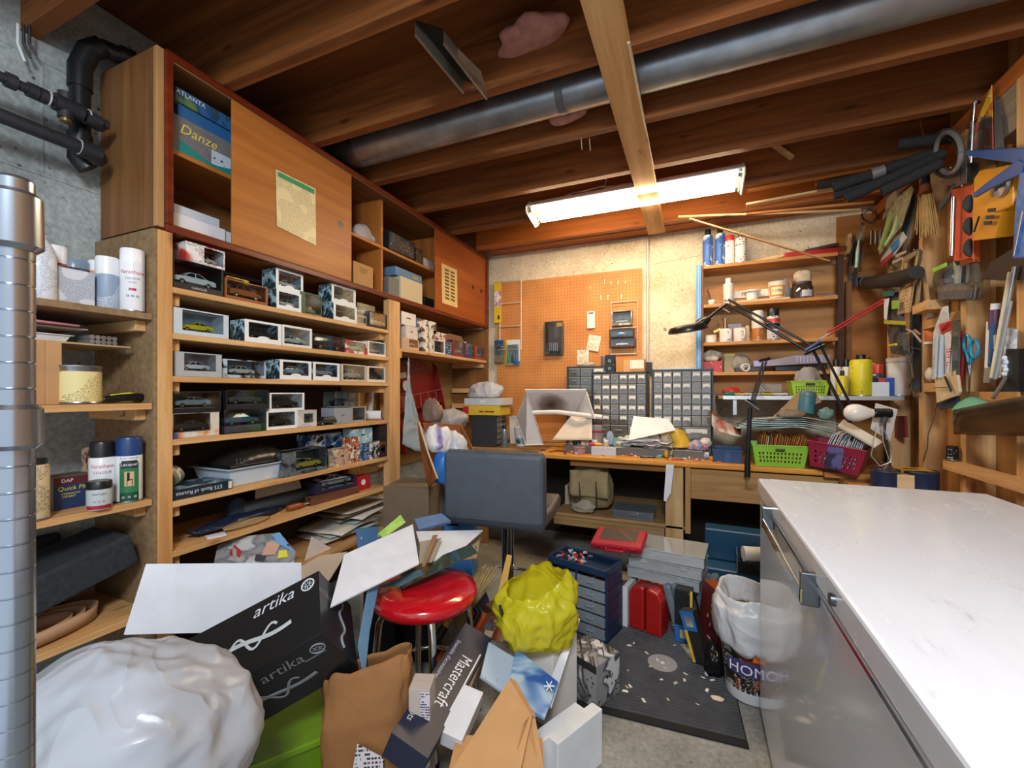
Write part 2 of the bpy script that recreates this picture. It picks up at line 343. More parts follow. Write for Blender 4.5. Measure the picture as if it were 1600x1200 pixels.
for z in (1.33, 1.12, .99): rpart('cleat', XW+.03, Y3-.045, z, XF-.03, Y3-.001, z+.038, PINE['X'])
rpart('cleat', XF-.04, Y2b, 1.33, XF-.002, Y2b+.02, 1.369, PINE['X'])
# cabinet above
cb = thing('oak_cabinet', 'long oak plywood cabinet with sliding doors above the car shelves', 'cabinet', (XW, .84, 1.672))
def cpart(name, x0, y0, z0, x1, y1, z1, m, bevel=.0015, label=None, parent=None):
    o = bx(x0-XW, y0-.84, z0-1.672, x1-XW, y1-.84, z1-1.672).build(name, m, parent or cb, bevel)
    if label: o['label'] = label
    return o
CT = ZC-.004
cpart('side_panel', XW+.005, .84, 1.672, XF-.03, .86, CT, CABD['Z'], .001, 'rough dark plywood side')
cpart('side_edge_strip', XF-.03, .84, 1.672, XF-.012, .862, CT, wood('#a57a4c', '#c49a68', 'Z'))
cpart('side_panel', XW+.005, 3.25, 1.672, XF-.02, 3.27, CT, MAHOG)
cpart('bottom_panel', XW+.005, .86, 1.672, XF-.03, 3.25, 1.69, CAB['Y'])
cpart('top_panel', XW+.005, .86, CT-.018, XF-.03, 3.25, CT, CABD['Y'])
cpart('back_panel', XW+.005, .86, 1.69, XW+.012, 3.25, CT-.018, CABD['Y'])
cpart('inner_shelf', XW+.012, .86, 1.955, XF-.06, 3.25, 1.972, CAB['Y'])
for y in (1.30, 1.99, 2.63): cpart('divider', XW+.012, y, 1.69, XF-.062, y+.018, CT-.018, CAB['Z'])
cpart('trim', XF-.03, .862, 1.66, XF, 3.275, 1.685, MAHOG, .003, 'red-brown bottom rail')
cpart('trim', XF-.03, .862, CT-.024, XF, 3.275, CT, MAHOG, .003, 'red-brown top rail')
cpart('trim', XF-.03, .862, 1.685, XF+.0, .884, CT-.024, MAHOG, .003); cpart('trim', XF-.03, 3.245, 1.685, XF, 3.275, CT-.024, MAHOG, .003)
cpart('track', XF-.026, .884, 1.685, XF-.006, 3.245, 1.69, CABD['Y']); cpart('track', XF-.026, .884, CT-.03, XF-.006, 3.245, CT-.024, CABD['Y'])
def YL(u, X=XF-.012): return PX(u, 600, X).y
d1 = cpart('sliding_door', XF-.014, YL(361), 1.69, XF-.006, YL(548), CT-.028, CAB['Y'])
d2 = cpart('sliding_door', XF-.024, YL(681), 1.69, XF-.016, YL(760), CT-.028, wood('#93491c', '#b9672b', 'Y', .45, .6, False))
def hole(door, u, v, xx):
    p = PX(u, v, xx); o = MB().tube([(p.x-XW, p.y-.84, p.z-1.672), (p.x-XW+.0012, p.y-.84, p.z-1.672)], .0165, 18).build('finger_hole', BLACK, door); return o
hole(d1, 532, 350, XF-.0065); hole(d2, 739, 449, XF-.0165); hole(d2, 752, 455, XF-.0165)
# notices pinned to the doors
def notice(uv, X, label, mats, th=.0012):
    pts = [PX(u, v, X) for u, v in uv]; c = sum(pts, Vector())/4
    r = thing('paper_notice', label, 'notice', c, PI/2)
    inv = Matrix.Rotation(-PI/2, 3, 'Z'); q = [inv @ (p-c) for p in pts]
    return r, q
r, q = notice([(431,264),(493,295),(494,384),(433,353)], XF-.003, 'yellowed paper notice with green heading pinned to the sliding door', None)
MB().panel([q[0], q[3], q[2], q[1]], .0015).build('sheet', pd('#e0cf9d', '#b7a878', .012, .6), r)
a, b_, c_, d_ = q; k = .11
MB().panel([a+(b_-a)*.04+(d_-a)*.03, a+(b_-a)*.04+(d_-a)*k, b_-(b_-a)*.04+(c_-b_)*k, b_-(b_-a)*.04+(c_-b_)*.03], .0005).build('green_heading', pt('#2f8f5e', .6), r).location = (0, -.0022, 0)
r, q = notice([(690,411),(714,422),(715,481),(691,473)], XF-.0155, 'small cream sheet with two columns of figures taped to the far door', None)
MB().panel([q[0], q[3], q[2], q[1]], .0015).build('sheet', pt('#e8cd8c', .8), r)
a, b_, c_, d_ = q
for f in (.18, .55):
    for j in range(9):
        z0 = .1+j*.09; m_ = MB(); w_ = b_-a
        m_.panel([a+w_*f+(d_-a)*z0, a+w_*f+(d_-a)*(z0+.05), a+w_*(f+.26)+(c_-b_)*(z0+.05), a+w_*(f+.26)+(c_-b_)*z0], .0005)
        m_.build('printed_row', pt('#6d5a30', .8), r).location = (0, -.002, 0)

# ------------------------------------------------------------------ chest freezer
fz = thing('chest_freezer', 'large white chest freezer with worn lid and chrome latch handle', 'freezer', (.209, 1.712, 0))
FWH = pt('#dfe3e8', .16, 0, .02, 0, .5, .4, 3); FX, FL = .585, 1.75
bx(0, -FL, .03, FX, 0, .765).build('body', FWH, fz, .012)
bx(.03, -FL+.03, 0, FX-.03, -.03, .03).build('plinth', BLACK, fz)
bx(.008, -FL, .765, FX, -.006, .779).build('gasket', pt('#a7abb0', .6), fz)
# lid top carries scuffs
def lidmat():
    m, t, out = nt('scuffed_white_enamel'); b = N(t, 'ShaderNodeBsdfPrincipled', i_Roughness=.2); tc = N(t, 'ShaderNodeTexCoord')
    mp = N(t, 'ShaderNodeMapping'); mp.inputs['Scale'].default_value = (9, 3, 6); mp.inputs['Rotation'].default_value = (0, 0, .6); L(t, tc.outputs['Object'], mp.inputs[0])
    nz = N(t, 'ShaderNodeTexNoise', i_Scale=2.2, i_Detail=8.0, i_Roughness=.7); L(t, mp.outputs[0], nz.inputs['Vector'])
    r = ramp(t, nz.outputs[0], [(.3, '#dfe2e8'), (.62, '#d8dbe1'), (.72, '#b5b6b8')]); L(t, r.outputs[0], b.inputs['Base Color'])
    r2 = ramp(t, nz.outputs[0], [(.4, (.12,.12,.12)), (.7, (.34,.34,.34))]); L(t, r2.outputs[0], b.inputs['Roughness']); L(t, b.outputs[0], out.inputs[0]); return m
bx(-.006, -FL, .779, FX, .0, .83).build('lid', lidmat(), fz, .006)
MB().box(-.008, -FL, .772, -.001, -.02, .779).build('lid_trim', CHROME, fz)
hy0, hy1 = PX(1197, 800, .19).y-1.712, PX(1262, 880, .19).y-1.712
hd = MB(); hd.box(-.030, hy1, .742, -.024, hy0, .768); hnd = hd.build('handle', CHROME, fz, .002); hnd['label'] = 'chrome latch handle'
for y in (hy0-.012, hy1):
    bx(-.030, y, .738, .0, y+.014, .80).build('handle_bracket', pt('#7d8085', .25, 1), hnd, .003)
MB().box(-.0245, hy1+.01, .745, -.0235, hy0-.01, .764).build('grip_insert', pt('#5a3a2a', .5), hnd)
p = PX(1303, 922, .202)
MB().tube([(p.x-.209+.002, p.y-1.712, .803), (p.x-.209-.006, p.y-1.712, .803)], .010, 16).build('lock', pt('#6b6e73', .3, 1), fz)

# ------------------------------------------------------------------ wire rack upright in the foreground, left
c0 = P(22, 612, .36); ps = thing('rack_post', 'shiny chrome grooved rack post with wide collars standing close by', 'post', (c0.x, c0.y, 0))
prof = []; z = .02
GROOVE = .0214; zt = 1.13+.36*(612-278)/F
prof.append((.0125, .02))
z = .02
while z+GROOVE < zt-.03:
    z += GROOVE; prof += [(.0125, z-.0012), (.0116, z-.0006), (.0116, z), (.0125, z+.0006)]
prof += [(.0125, zt-.003), (.0095, zt)]
PCH = pt('#a3abb6', .24, .95, .02)
MB().lathe(prof, 24).build('tube', PCH, ps)
MB().lathe([(.018, 0), (.018, .012), (.012, .022)], 18).build('foot', BLACK, ps)
for v0, v1 in ((300, 392), (632, 702)):
    za, zb = 1.13+.36*(612-v1)/F, 1.13+.36*(612-v0)/F
    cc = MB().lathe([(.0135, za), (.0178, za+.004), (.0172, zb-.004), (.0135, zb)], 24).build('collar', PCH, ps)
    dirv = (-FW*.55-RT*.65).normalized()
    for zz in (za+(zb-za)*.35, za+(zb-za)*.75):
        MB().ball((dirv.x*.0172, dirv.y*.0172, zz), .005, 12).build('rivet', PCH, cc)

# ------------------------------------------------------------------ workbench
BZ = .72; BF = 2.70
bn = thing('workbench', 'long pine workbench along the concrete wall, covered in modelling clutter', 'workbench', (0, BF, 0))
def bpart(name, x0, y0, z0, x1, y1, z1, m, bevel=.003):
    return bx(x0, y0-BF, z0, x1, y1-BF, z1).build(name, m, bn, bevel)
BTOP = wood('#b96f22', '#e0a04a', 'X', .4)
bpart('worktop', -.98, BF, BZ-.03, .62, YB-.002, BZ, BTOP, .006); bpart('worktop', .62, BF-.02, BZ-.035, XR-.002, YB-.002, BZ-.005, wood('#9c5a24', '#c98b48', 'X', .5), .004)
bpart('side_top', -1.58, BF+.12, BZ-.04, -.985, YB-.002, BZ-.004, wood('#87623a', '#b08a58', 'X', .6), .003)
bpart('apron', -1.5, BF+.14, BZ-.11, -.985, BF+.16, BZ-.041, wood('#87623a', '#a8804e', 'X', .6))
bpart('leg', -.16, BF+.03, 0, -.06, BF+.07, BZ-.031, wood('#a87f50', '#cfae7e', 'Z', .7)); bpart('leg', -.05, BF+.015, .30, -.02, BF+.06, BZ-.031, wood('#a07040', '#c79e68', 'Z', .7))
bpart('leg', -1.5, BF+.17, 0, -1.42, BF+.21, BZ-.041, PINE['Z']); bpart('leg', .9, BF+.06, 0, .98, BF+.1, BZ-.036, PINE['Z'])
bpart('front_board', -.02, BF+.03, BZ-.215, .9, BF+.05, BZ-.04, wood('#8a6238', '#b78d58', 'X', .6))
bpart('diagonal_rail', -.75, BF+.05, BZ-.075, -.16, BF+.09, BZ-.031, wood('#7a4d26', '#a0703e', 'X', .6))
bpart('lower_shelf', -.86, BF+.03, .315, -.05, YB-.02, .333, wood('#8a6a44', '#b0905f', 'X', .7))
bpart('lower_rail', -.86, BF+.04, .255, -.165, BF+.06, .314, wood('#8a6a44', '#b0905f', 'X', .7))

bpart('back_board', -1.5, YB-.016, .0, XR-.004, YB-.003, BZ-.045, wood('#1d150e', '#2c2117', 'X', .8, .5, False), 0)['label'] = 'added dark board standing in for the shade at the back below the bench'  # dark board added so the space under the bench turns black
# ------------------------------------------------------------------ shelf unit fixed to the back wall
YS = 3.17
su = thing('tool_shelf_unit', 'wooden wall shelf unit with blue edged upright beside the lamp', 'shelf unit', (0, YS, 1.1))
SUW = wood('#9b6632', '#cf985a', 'X', .55)
def spart(name, x0, y0, z0, x1, y1, z1, m, bevel=.002, label=None):
    o = bx(x0, y0-YS, z0-1.1, x1, y1-YS, z1-1.1).build(name, m, su, bevel)
    if label: o['label'] = label
    return o
UZ = [1.977, 1.715, 1.46, 1.26]; X0, X1 = .045, .80
for z in UZ: spart('shelf', X0+.012, YS, z-.022, X1, YB-.012, z, SUW)
spart('side', X0, YS, 1.11, X0+.012, YB-.002, 1.977, wood('#6a3a2a', '#8a5038', 'Z'))
spart('blue_upright', X0-.034, YS-.005, 1.11, X0-.001, YS+.02, 1.985, pt('#3f82bf', .35), .002, 'blue painted metal upright'); spart('blue_ridge', X0-.02, YS-.009, 1.11, X0-.016, YS-.005, 1.985, pt('#7ab0da', .35), 0)
spart('stile', X1, YS, 1.11, X1+.03, YS+.05, 1.96, wood('#2d1d12', '#4a3020', 'Z')); spart('stile', X1+.045, YS+.02, 1.11, X1+.075, YS+.05, 1.8, wood('#5d3a20', '#7d5230', 'Z'))
spart('back_board', X0+.012, YB-.012, 1.11, .838, YB-.003, 1.95, wood('#a87440', '#cf9c64', 'X', .6, .5, False))
spart('long_shelf', .135, 2.90, 1.086, XR-.002, YB-.013, 1.104, wood('#93704a', '#b8946a', 'X', .6)); spart('edge_strip', .16, 2.894, 1.084, XR-.002, 2.90, 1.106, pt('#c9ccd0', .35, .6), 0, 'pale metal edge strip')
spart('bracket', .215, 2.92, .99, .235, 2.925, 1.085, STEEL, 0)
# ------------------------------------------------------------------ overhead: duct, lamp, pipes, strips
GALV = pt('#9aa2aa', .34, .85, .25, 0, .5, 0, 9)
du = thing('air_duct', 'round galvanised heating duct hung between the joists', 'duct', (0, 1.70, ZC+.085))
MB().tube([(-1.55, 0, 0), (1.3, 0, 0)], .078, 28).build('duct_pipe', GALV, du)
MB().tube([(-1.75, 0, .08), (-1.66, 0, .02), (-1.56, 0, 0), (-1.54, 0, 0)], .08, 24).build('elbow', pt('#6f665c', .4, .8, .2), du)
for x in (-1.42, .1): MB().tube([(x, 0, 0), (x+.02, 0, 0)], .0795, 28).build('seam', GALV, du)
sx = PY(873, 150, 1.70).x
MB().tube([(sx, 0, 0), (sx+.032, 0, 0)], .0805, 28, 0, False).build('hanger_strap', pt('#6f7377', .5, .6), du)
bx(sx, .07, 0, sx+.03, .075, .14).build('hanger_tail', pt('#6f7377', .5, .6), du)
def wool(name, label, c, r, seed, mat, cat='insulation'):
    m_ = MB(); m_.ball((0,0,0), 1, 26, 0, r); m_.v = [tuple(Vector(p)*(1+.35*noise.noise(Vector(p)*14+Vector((seed,0,0))))) for p in m_.v]
    o = m_.build(name, mat, None); o.location = c; return tag(o, label, cat)
PINK = pt('#b98276', .95, 0, .2, .8, .1, 0, 30)
wool('insulation_tuft', 'pink fibreglass insulation tuft poking out under the duct', PY(885, 175, 1.79), (.10, .03, .045), 3, PINK)
wool('insulation_tuft', 'pink fibreglass batt drooping between the first joists', PZ(830, 60, ZC+.12), (.13, .09, .03), 8, PINK)
# metal channel hung from the joists
ch = thing('metal_channel', 'open galvanised metal channel hung slanting under the joists', 'channel', (0,0,0))
a, b_ = PZ(672, 62, ZC-.03), PZ(742, 150, ZC-.045); wv = (RT*.5+FW*.2).normalized()*.045
GAL2 = pt('#b3ada2', .3, .9, .15)
for s in (-1, 1):
    MB().panel([a+wv*s, b_+wv*s, b_+wv*s+UP*.045, a+wv*s+UP*.045], .002).build('flange', GAL2, ch)
    MB().tube([a+wv*s, b_+wv*s], .0045, 8).build('rolled_edge', GAL2, ch)
MB().panel([a-wv+UP*.045, b_-wv+UP*.045, b_+wv+UP*.045, a+wv+UP*.045], .002).build('web', pt('#2a2925', .4, .6), ch)
MB().panel([a+wv*2+UP*.0, b_*.35+a*.65+wv*2.6, b_*.7+a*.3+wv*1.9, a*.8+b_*.2+wv*1.3], .002).build('side_tab', GAL2, ch)
# fluorescent shop light
fy, fz_ = 2.56, 2.235
fx0, fx1 = PY(832, 365, fy).x, PY(1160, 315, fy).x
fl = thing('fluorescent_light', 'lit twin tube fluorescent shop light hung from the joists', 'light', ((fx0+fx1)/2, fy, fz_)); hw = (fx1-fx0)/2
FWT = pt('#f4f1ea', .4)
m_ = MB(); m_.prism([(-.045, .075), (.045, .075), (.112, .024), (.110, .020), (.042, .06), (-.042, .06), (-.110, .020), (-.112, .024)], -hw, hw, 'x'); m_.build('reflector', FWT, fl)
m_ = MB(); m_.prism([(-.042, .06), (.042, .06), (.028, .012), (-.028, .012)], -hw+.01, hw-.01, 'x'); m_.build('ballast_cover', pt('#ddd3c4', .5), fl)
for y in (-.085, .085):
    tb = MB().tube([(-hw+.03, y, .012), (hw-.03, y, .012)], .019, 16).build('tube_lamp', emit('#ffe3ba', 48), fl)
    for s in (-1, 1): MB().tube([(s*(hw-.03), y, .012), (s*(hw-.012), y, .012)], .0195, 16).build('end_cap', STEEL, tb)
for s in (-1, 1):
    m_ = MB(); m_.prism([(-.05, .078), (.05, .078), (.115, .022), (.11, -.014), (.05, -.05), (-.05, -.03), (-.11, -.014), (-.115, .022)], s*hw-.003, s*hw+.003, 'x'); e_ = m_.build('end_plate', FWT, fl)
    for y in (-.085, .085): bx(s*hw-s*.012-.004, y-.012, -.012, s*hw-s*.012+.004, y+.012, .04).build('lamp_holder', pt('#7fae7a', .6), e_)
for x in (-hw*.6, hw*.6): MB().tube([(x, 0, .075), (x, .0, ZC-fz_+.0)], .002, 6).build('hanging_chain', STEEL, fl)
cw = PY(872, 330, fy-.02)
pts = [PY(u, v, fy+.09) for u, v in ((876,334), (874,318), (880,308), (895,301), (915,299), (935,293), (960,291), (985,290), (987,286), (975,288), (950,293), (925,303), (908,305), (905,300), (925,295), (945,290), (948,280), (942,278))]
tag(MB().tube(pts, .0035, 8).build('white_flex', pt('#e8dcc6', .5)), 'white lamp cord looped and tied above the fluorescent light', 'cord')
# strips of wood stored under the joists, right of the light
def strip(p0, p1, wdt, th, label, mat, group='wood strips stored under the joists'):
    d = (p1-p0).normalized(); s = d.cross(UP).normalized()*wdt/2; t_ = UP*th
    m_ = MB(); m_.add([p0-s, p0+s, p1+s, p1-s, p0-s+t_, p0+s+t_, p1+s+t_, p1-s+t_], [(0,3,2,1),(4,5,6,7),(0,1,5,4),(1,2,6,5),(2,3,7,6),(3,0,4,7)])
    return tag(m_.build('wood_strip', mat, None, .001), label, 'wood strip', group)
SW = wood('#c89a66', '#ecd0a0', 'X', .6); SD = wood('#a5642c', '#c98a48', 'X', .6)
for i, (a, b_, Y0, Y1_, w_, mt, lb) in enumerate([
    ((1012,302), (1398,231), 2.715, 2.70, .022, SW, 'long pale trim strip, topmost of the strips running to the foam tubes'),
    ((1168,266), (1420,247), 2.74, 2.70, .035, SD, 'orange-brown lath lying behind the pale trim strip'),
    ((1168,300), (1370,262), 2.80, 2.76, .03, SD, 'orange-brown lath ending by the upper foam tube'),
    ((1166,322), (1305,297), 2.72, 2.70, .034, SW, 'wide white painted strip beside the end of the fluorescent light'),
    ((1166,336), (1365,318), 2.86, 2.84, .018, SD, 'thin lath just above the concrete wall'),
    ((1060,340), (1345,330), 2.95, 2.95, .014, SW, 'bowed thin batten nearest the concrete wall')]):
    strip(PY(*a, Y0), PY(*b_, Y1_), w_, .012, lb, mt)
strip(PY(1078, 343, 2.75), PY(1296, 409, 3.14), .014, .008, 'slim batten slanting from the light down to the wall shelf', wood('#c98a52', '#e8b184', 'X', .6))
m_ = MB(); q = [PY(u, v, 2.66) for u, v in ((1120,239),(1205,223),(1240,247),(1234,251),(1204,229),(1120,246))]; m_.panel(q, .03)
tag(m_.build('angled_batten', SW), 'pale batten with a short angled end under the last joist', 'wood strip')
wp = [PY(u, v, 2.45) for u, v in ((1150,222), (1250,218), (1330,206), (1400,180), (1432,172), (1436,176), (1444,218))]
tag(MB().tube(wp, .002, 6).build('bent_wire', pt('#6b5038', .5, .5)), 'thin bent wire hung along the last joist', 'wire')
for u, v, l in ((908, 216, .05), (921, 216, .055)):
    p = PZ(u, v, ZC); tag(MB().tube([p, p-UP*l+RT*.004], .0025, 6).build('nail', pt('#d2b891', .4, .4)), 'bent nail sticking down from the third joist', 'nail', 'bent nails in the joist')
p0, p1 = PZ(982, 66, ZC-.022), PZ(1020, 259, ZC-.012)
tag(MB().tube([p0, p0*.5+p1*.5, p1, p1+RT*.008], .0045, 8).build('cable', pt('#c9b79c', .5)), 'pale cable stapled along the furring board', 'cable')
# foam pipe insulation tubes
FOAM = pt('#2c2b2b', .85, 0, .12, .3, .2, 0, 40)
for i, (a, b_, Y0, r) in enumerate([((1403,226),(1500,214), 2.45, .023), ((1278,290),(1420,262), 2.62, .018), ((1302,293),(1450,243), 2.45, .024), ((1303,306),(1440,262), 2.47, .02), ((1322,311),(1475,240), 2.40, .021), ((1378,300),(1470,255), 2.34, .021)]):
    p, q = PY(*a, Y0), PY(*b_, Y0-.04); q.x = min(q.x, XR+.05); m_ = MB(); m_.tube([p, q], r, 16, 0, False); m_.tube([p, q], r*.45, 12, 0, False)
    d = (q-p).normalized(); e1 = d.orthogonal().normalized(); e2 = d.cross(e1); n_ = 16
    ring = [p+(e1*cos(k*PI/8)+e2*sin(k*PI/8))*r for k in range(n_)]+[p+(e1*cos(k*PI/8)+e2*sin(k*PI/8))*r*.45 for k in range(n_)]
    m_.add(ring, [(k, (k+1) % n_, n_+(k+1) % n_, n_+k) for k in range(n_)])
    o = m_.build('pipe_insulation', [FOAM]); tag(o, {0: 'black foam tube lying alone above the bundle beside the hose coil', 1: 'slim foam tube meeting the end of the white painted strip', 2: 'foam tube wrapped with a band of grey tape'}.get(i, 'plain black foam tube in the bundle under the taped one'), 'foam tube', 'foam pipe insulation tubes')
    if i == 2: MB().tube([p+(q-p)*.42, p+(q-p)*.56], r*1.04, 16, 0, False).build('grey_tape', pt('#6e6a68', .4), o)
# drain pipes in the corner
ABS = pt('#17191c', .38, 0, .15); IRON = pt('#33353a', .5, .3, .25, .3)
dp = thing('drain_pipe', 'black plastic drain pipe with elbows beside the cabinet', 'pipe', (-1.87, .78, 2.0))
def dpt(name, pts, r, m, parent=None): return MB().tube([Vector(p)-Vector((-1.87, .78, 2.0)) for p in pts], r, 18).build(name, m, parent or dp)
pv = PX(125, 200, -1.87)
dpt('vertical_pipe', [(-1.87, pv.y, 1.90), (-1.87, pv.y, 2.20)], .027, ABS)
dpt('elbow', [(-1.87, pv.y, 2.13), (-1.87, pv.y, 2.20), (-1.865, pv.y+.02, 2.27), (-1.85, pv.y+.05, 2.30)], .032, ABS)
dpt('upper_pipe', [(-1.852, pv.y+.045, 2.298), (-1.80, pv.y+.25, 2.305)], .027, ABS); dpt('coupling', [(-1.838, pv.y+.09, 2.30), (-1.827, pv.y+.13, 2.301)], .032, ABS)
dpt('foot_elbow', [(-1.87, pv.y, 1.98), (-1.87, pv.y, 1.90), (-1.865, pv.y+.02, 1.875)], .032, ABS)
wp1 = thing('iron_pipe', 'black iron pipe with cross fitting running along the concrete wall', 'pipe', (-1.87, .6, 2.02))
def ipt(name, pts, r, m=IRON, parent=None): return MB().tube([Vector(p)-Vector((-1.87, .6, 2.02)) for p in pts], r, 16).build(name, m, parent or wp1)
ya = lambda u: PX(u, 150, -1.805).y
ipt('pipe_run', [(-1.805, .2, 2.02), (-1.805, .80, 2.02)], .014)
for u in (8, 42, 60): ipt('coupling', [(-1.805, ya(u), 2.02), (-1.805, ya(u)+.022, 2.02)], .021)
fx_ = ipt('cross_fitting', [(-1.805, ya(84), 2.02), (-1.805, ya(128), 2.02)], .026); ipt('plug', [(-1.805, ya(103), 1.98), (-1.805, ya(103), 2.06)], .02, IRON, fx_); ipt('brass_plug', [(-1.805, ya(103), 1.97), (-1.805, ya(103), 1.982)], .015, pt('#a98f62', .35, .9), fx_)
ipt('elbow', [(-1.805, ya(133), 2.016), (-1.805, ya(152), 2.016), (-1.82, ya(156), 2.012)], .023)
for u in (74, 136): ipt('white_seal', [(-1.805, ya(u), 2.02), (-1.805, ya(u)+.004, 2.02)], .0225, pt('#c9c9c6', .6))
wp2 = thing('iron_pipe', 'plain lower iron pipe ending in an elbow at the cabinet', 'pipe', (-1.87, .6, 2.02))
ipt('pipe_run', [(-1.805, .2, 1.91), (-1.805, ya(128), 1.91)], .0205, IRON, wp2); ipt('white_seal', [(-1.805, ya(123), 1.91), (-1.805, ya(123)+.004, 1.91)], .0235, pt('#c9c9c6', .6), wp2)
ipt('elbow', [(-1.805, ya(124), 1.91), (-1.805, ya(150), 1.908), (-1.825, ya(156), 1.905)], .028, IRON, wp2)
for k in range(3):
    p = PX(28+k*9, 68, -1.9); tag(MB().tube([p+UP*.06, p, p+Vector((0, .015, -.045+.01*k))], .004, 8).build('cable_end', [pt('#2b2d31', .5), pt('#d9dcdd', .4)][0 if k else 1]), 'short cable end hanging above the iron pipes', 'cable', 'cable ends above the pipes')
# conduit on the back wall
cx = PY(1012, 460, YB-.02).x; co = thing('conduit', 'thin galvanised conduit running down the concrete wall', 'conduit', (cx, YB-.015, 1.25))
MB().tube([(0, 0, .1), (0, 0, 1.03)], .009, 12).build('conduit_pipe', pt('#cfc8ba', .4, .5), co); bx(-.03, -.005, .0, .03, .014, .1).build('outlet_box', BLACK, co, .003)
MB().tube([(0, 0, 1.02), (-.02, 0, 1.035), (-.2, 0, 1.03)], .007, 10).build('bend', pt('#cfc8ba', .4, .5), co)
# ------------------------------------------------------------------ builders for small things
RUBBER = pt('#121212', .7); GLASSD = pt('#20262c', .1, 0, .1, 0, .8); HUB = pt('#c6c8ca', .25, .9)
def car(parent, Ln, col, style='sedan', loc=(0,0,0), rz=0, name='toy_car', wheels=True, gloss=.25):
    wd = .40*Ln; h = wd/2
    cabs = {'sedan': ((.25,.40),(.64,.80),.335), 'wagon': ((.24,.36),(.93,.98),.34), 'muscle': ((.36,.50),(.66,.86),.31), 'vintage': ((.30,.38),(.72,.80),.40), 'pickup': ((.30,.38),(.52,.56),.38), 'coupe': ((.30,.44),(.62,.88),.315)}
    c = cabs[style]; zb = .235 if style != 'vintage' else .27
    m_ = MB()
    pr = [(0,.09),(.0,.17),(.025,.205),(c[0][0],zb),(c[1][1],zb+.003),(.965,zb-.012),(1,.19),(1,.09)]
    xs = [(p[0]-.5)*Ln for p in pr]; zs = [p[1]*Ln for p in pr]
    # body with rounded shoulders: three rings across the width
    rings = [(-h, .93), (-h*.86, 1.0), (h*.86, 1.0), (h, .93)]
    vs = []; n_ = len(pr)
    for y, f in rings: vs += [(x, y, z if i in (0, n_-1) else z*f) for i, (x, z) in enumerate(zip(xs, zs))]
    fs = [tuple(range(n_)), tuple(range(4*n_-1, 3*n_-1, -1))]
    for r_ in range(3): fs += [(r_*n_+i, r_*n_+(i+1) % n_, (r_+1)*n_+(i+1) % n_, (r_+1)*n_+i) for i in range(n_)]
    m_.add(vs, fs, 0)
    b0, b1, t0, t1 = [(q-.5)*Ln for q in (c[0][0], c[1][1], c[0][1], c[1][0])]; zt = c[2]*Ln; zb_ = zb*Ln*.98
    B = [(b0,-h*.88,zb_),(b1,-h*.88,zb_),(b1,h*.88,zb_),(b0,h*.88,zb_)]; T = [(t0,-h*.7,zt),(t1,-h*.7,zt),(t1,h*.7,zt),(t0,h*.7,zt)]
    m_.add(B+T, [(0,1,5,4),(1,2,6,5),(2,3,7,6),(3,0,4,7)], 1)
    m_.add([(p[0], p[1]*1.02, zt) for p in T]+[(p[0]*.985+.0, p[1]*.9, zt+.016*Ln) for p in T], [(4,5,6,7),(0,1,5,4),(1,2,6,5),(2,3,7,6),(3,0,4,7)], 0)
    xm = (t0+t1)/2; pw = .011*Ln
    for s in (-1, 1):
        for xa, xb in ((b0, t0), (xm, xm), (b1, t1)):
            m_.add([(xa-pw, s*h*.89, zb_), (xa+pw, s*h*.89, zb_), (xb+pw, s*h*.715, zt), (xb-pw, s*h*.715, zt)], [(0,1,2,3)], 0)
    m_.box(-.5*Ln-.004*Ln, -h*.9, .10*Ln, -.5*Ln+.01*Ln, h*.9, .135*Ln, 2); m_.box(.5*Ln-.01*Ln, -h*.9, .10*Ln, .5*Ln+.004*Ln, h*.9, .135*Ln, 2)
    o = m_.build(name, [pt(col, gloss, 0, .02, 0, .6, .3), GLASSD, HUB], parent); o.location = loc; o.rotation_euler = (0, 0, rz)
    if wheels:
        rw = .072*Ln
        for x in (-.31*Ln, .31*Ln):
            for s in (-1, 1):
                wm = MB(); wm.tube([(x, s*h*.78, rw), (x, s*h*1.0, rw)], rw, 14, 0); wm.tube([(x, s*h*1.0, rw), (x, s*h*1.015, rw)], rw*.58, 12, 1); wm.build('wheel', [RUBBER, HUB], o)
    return o
CLR = clear(); CLRD = clear('#dfe6e6', .2)
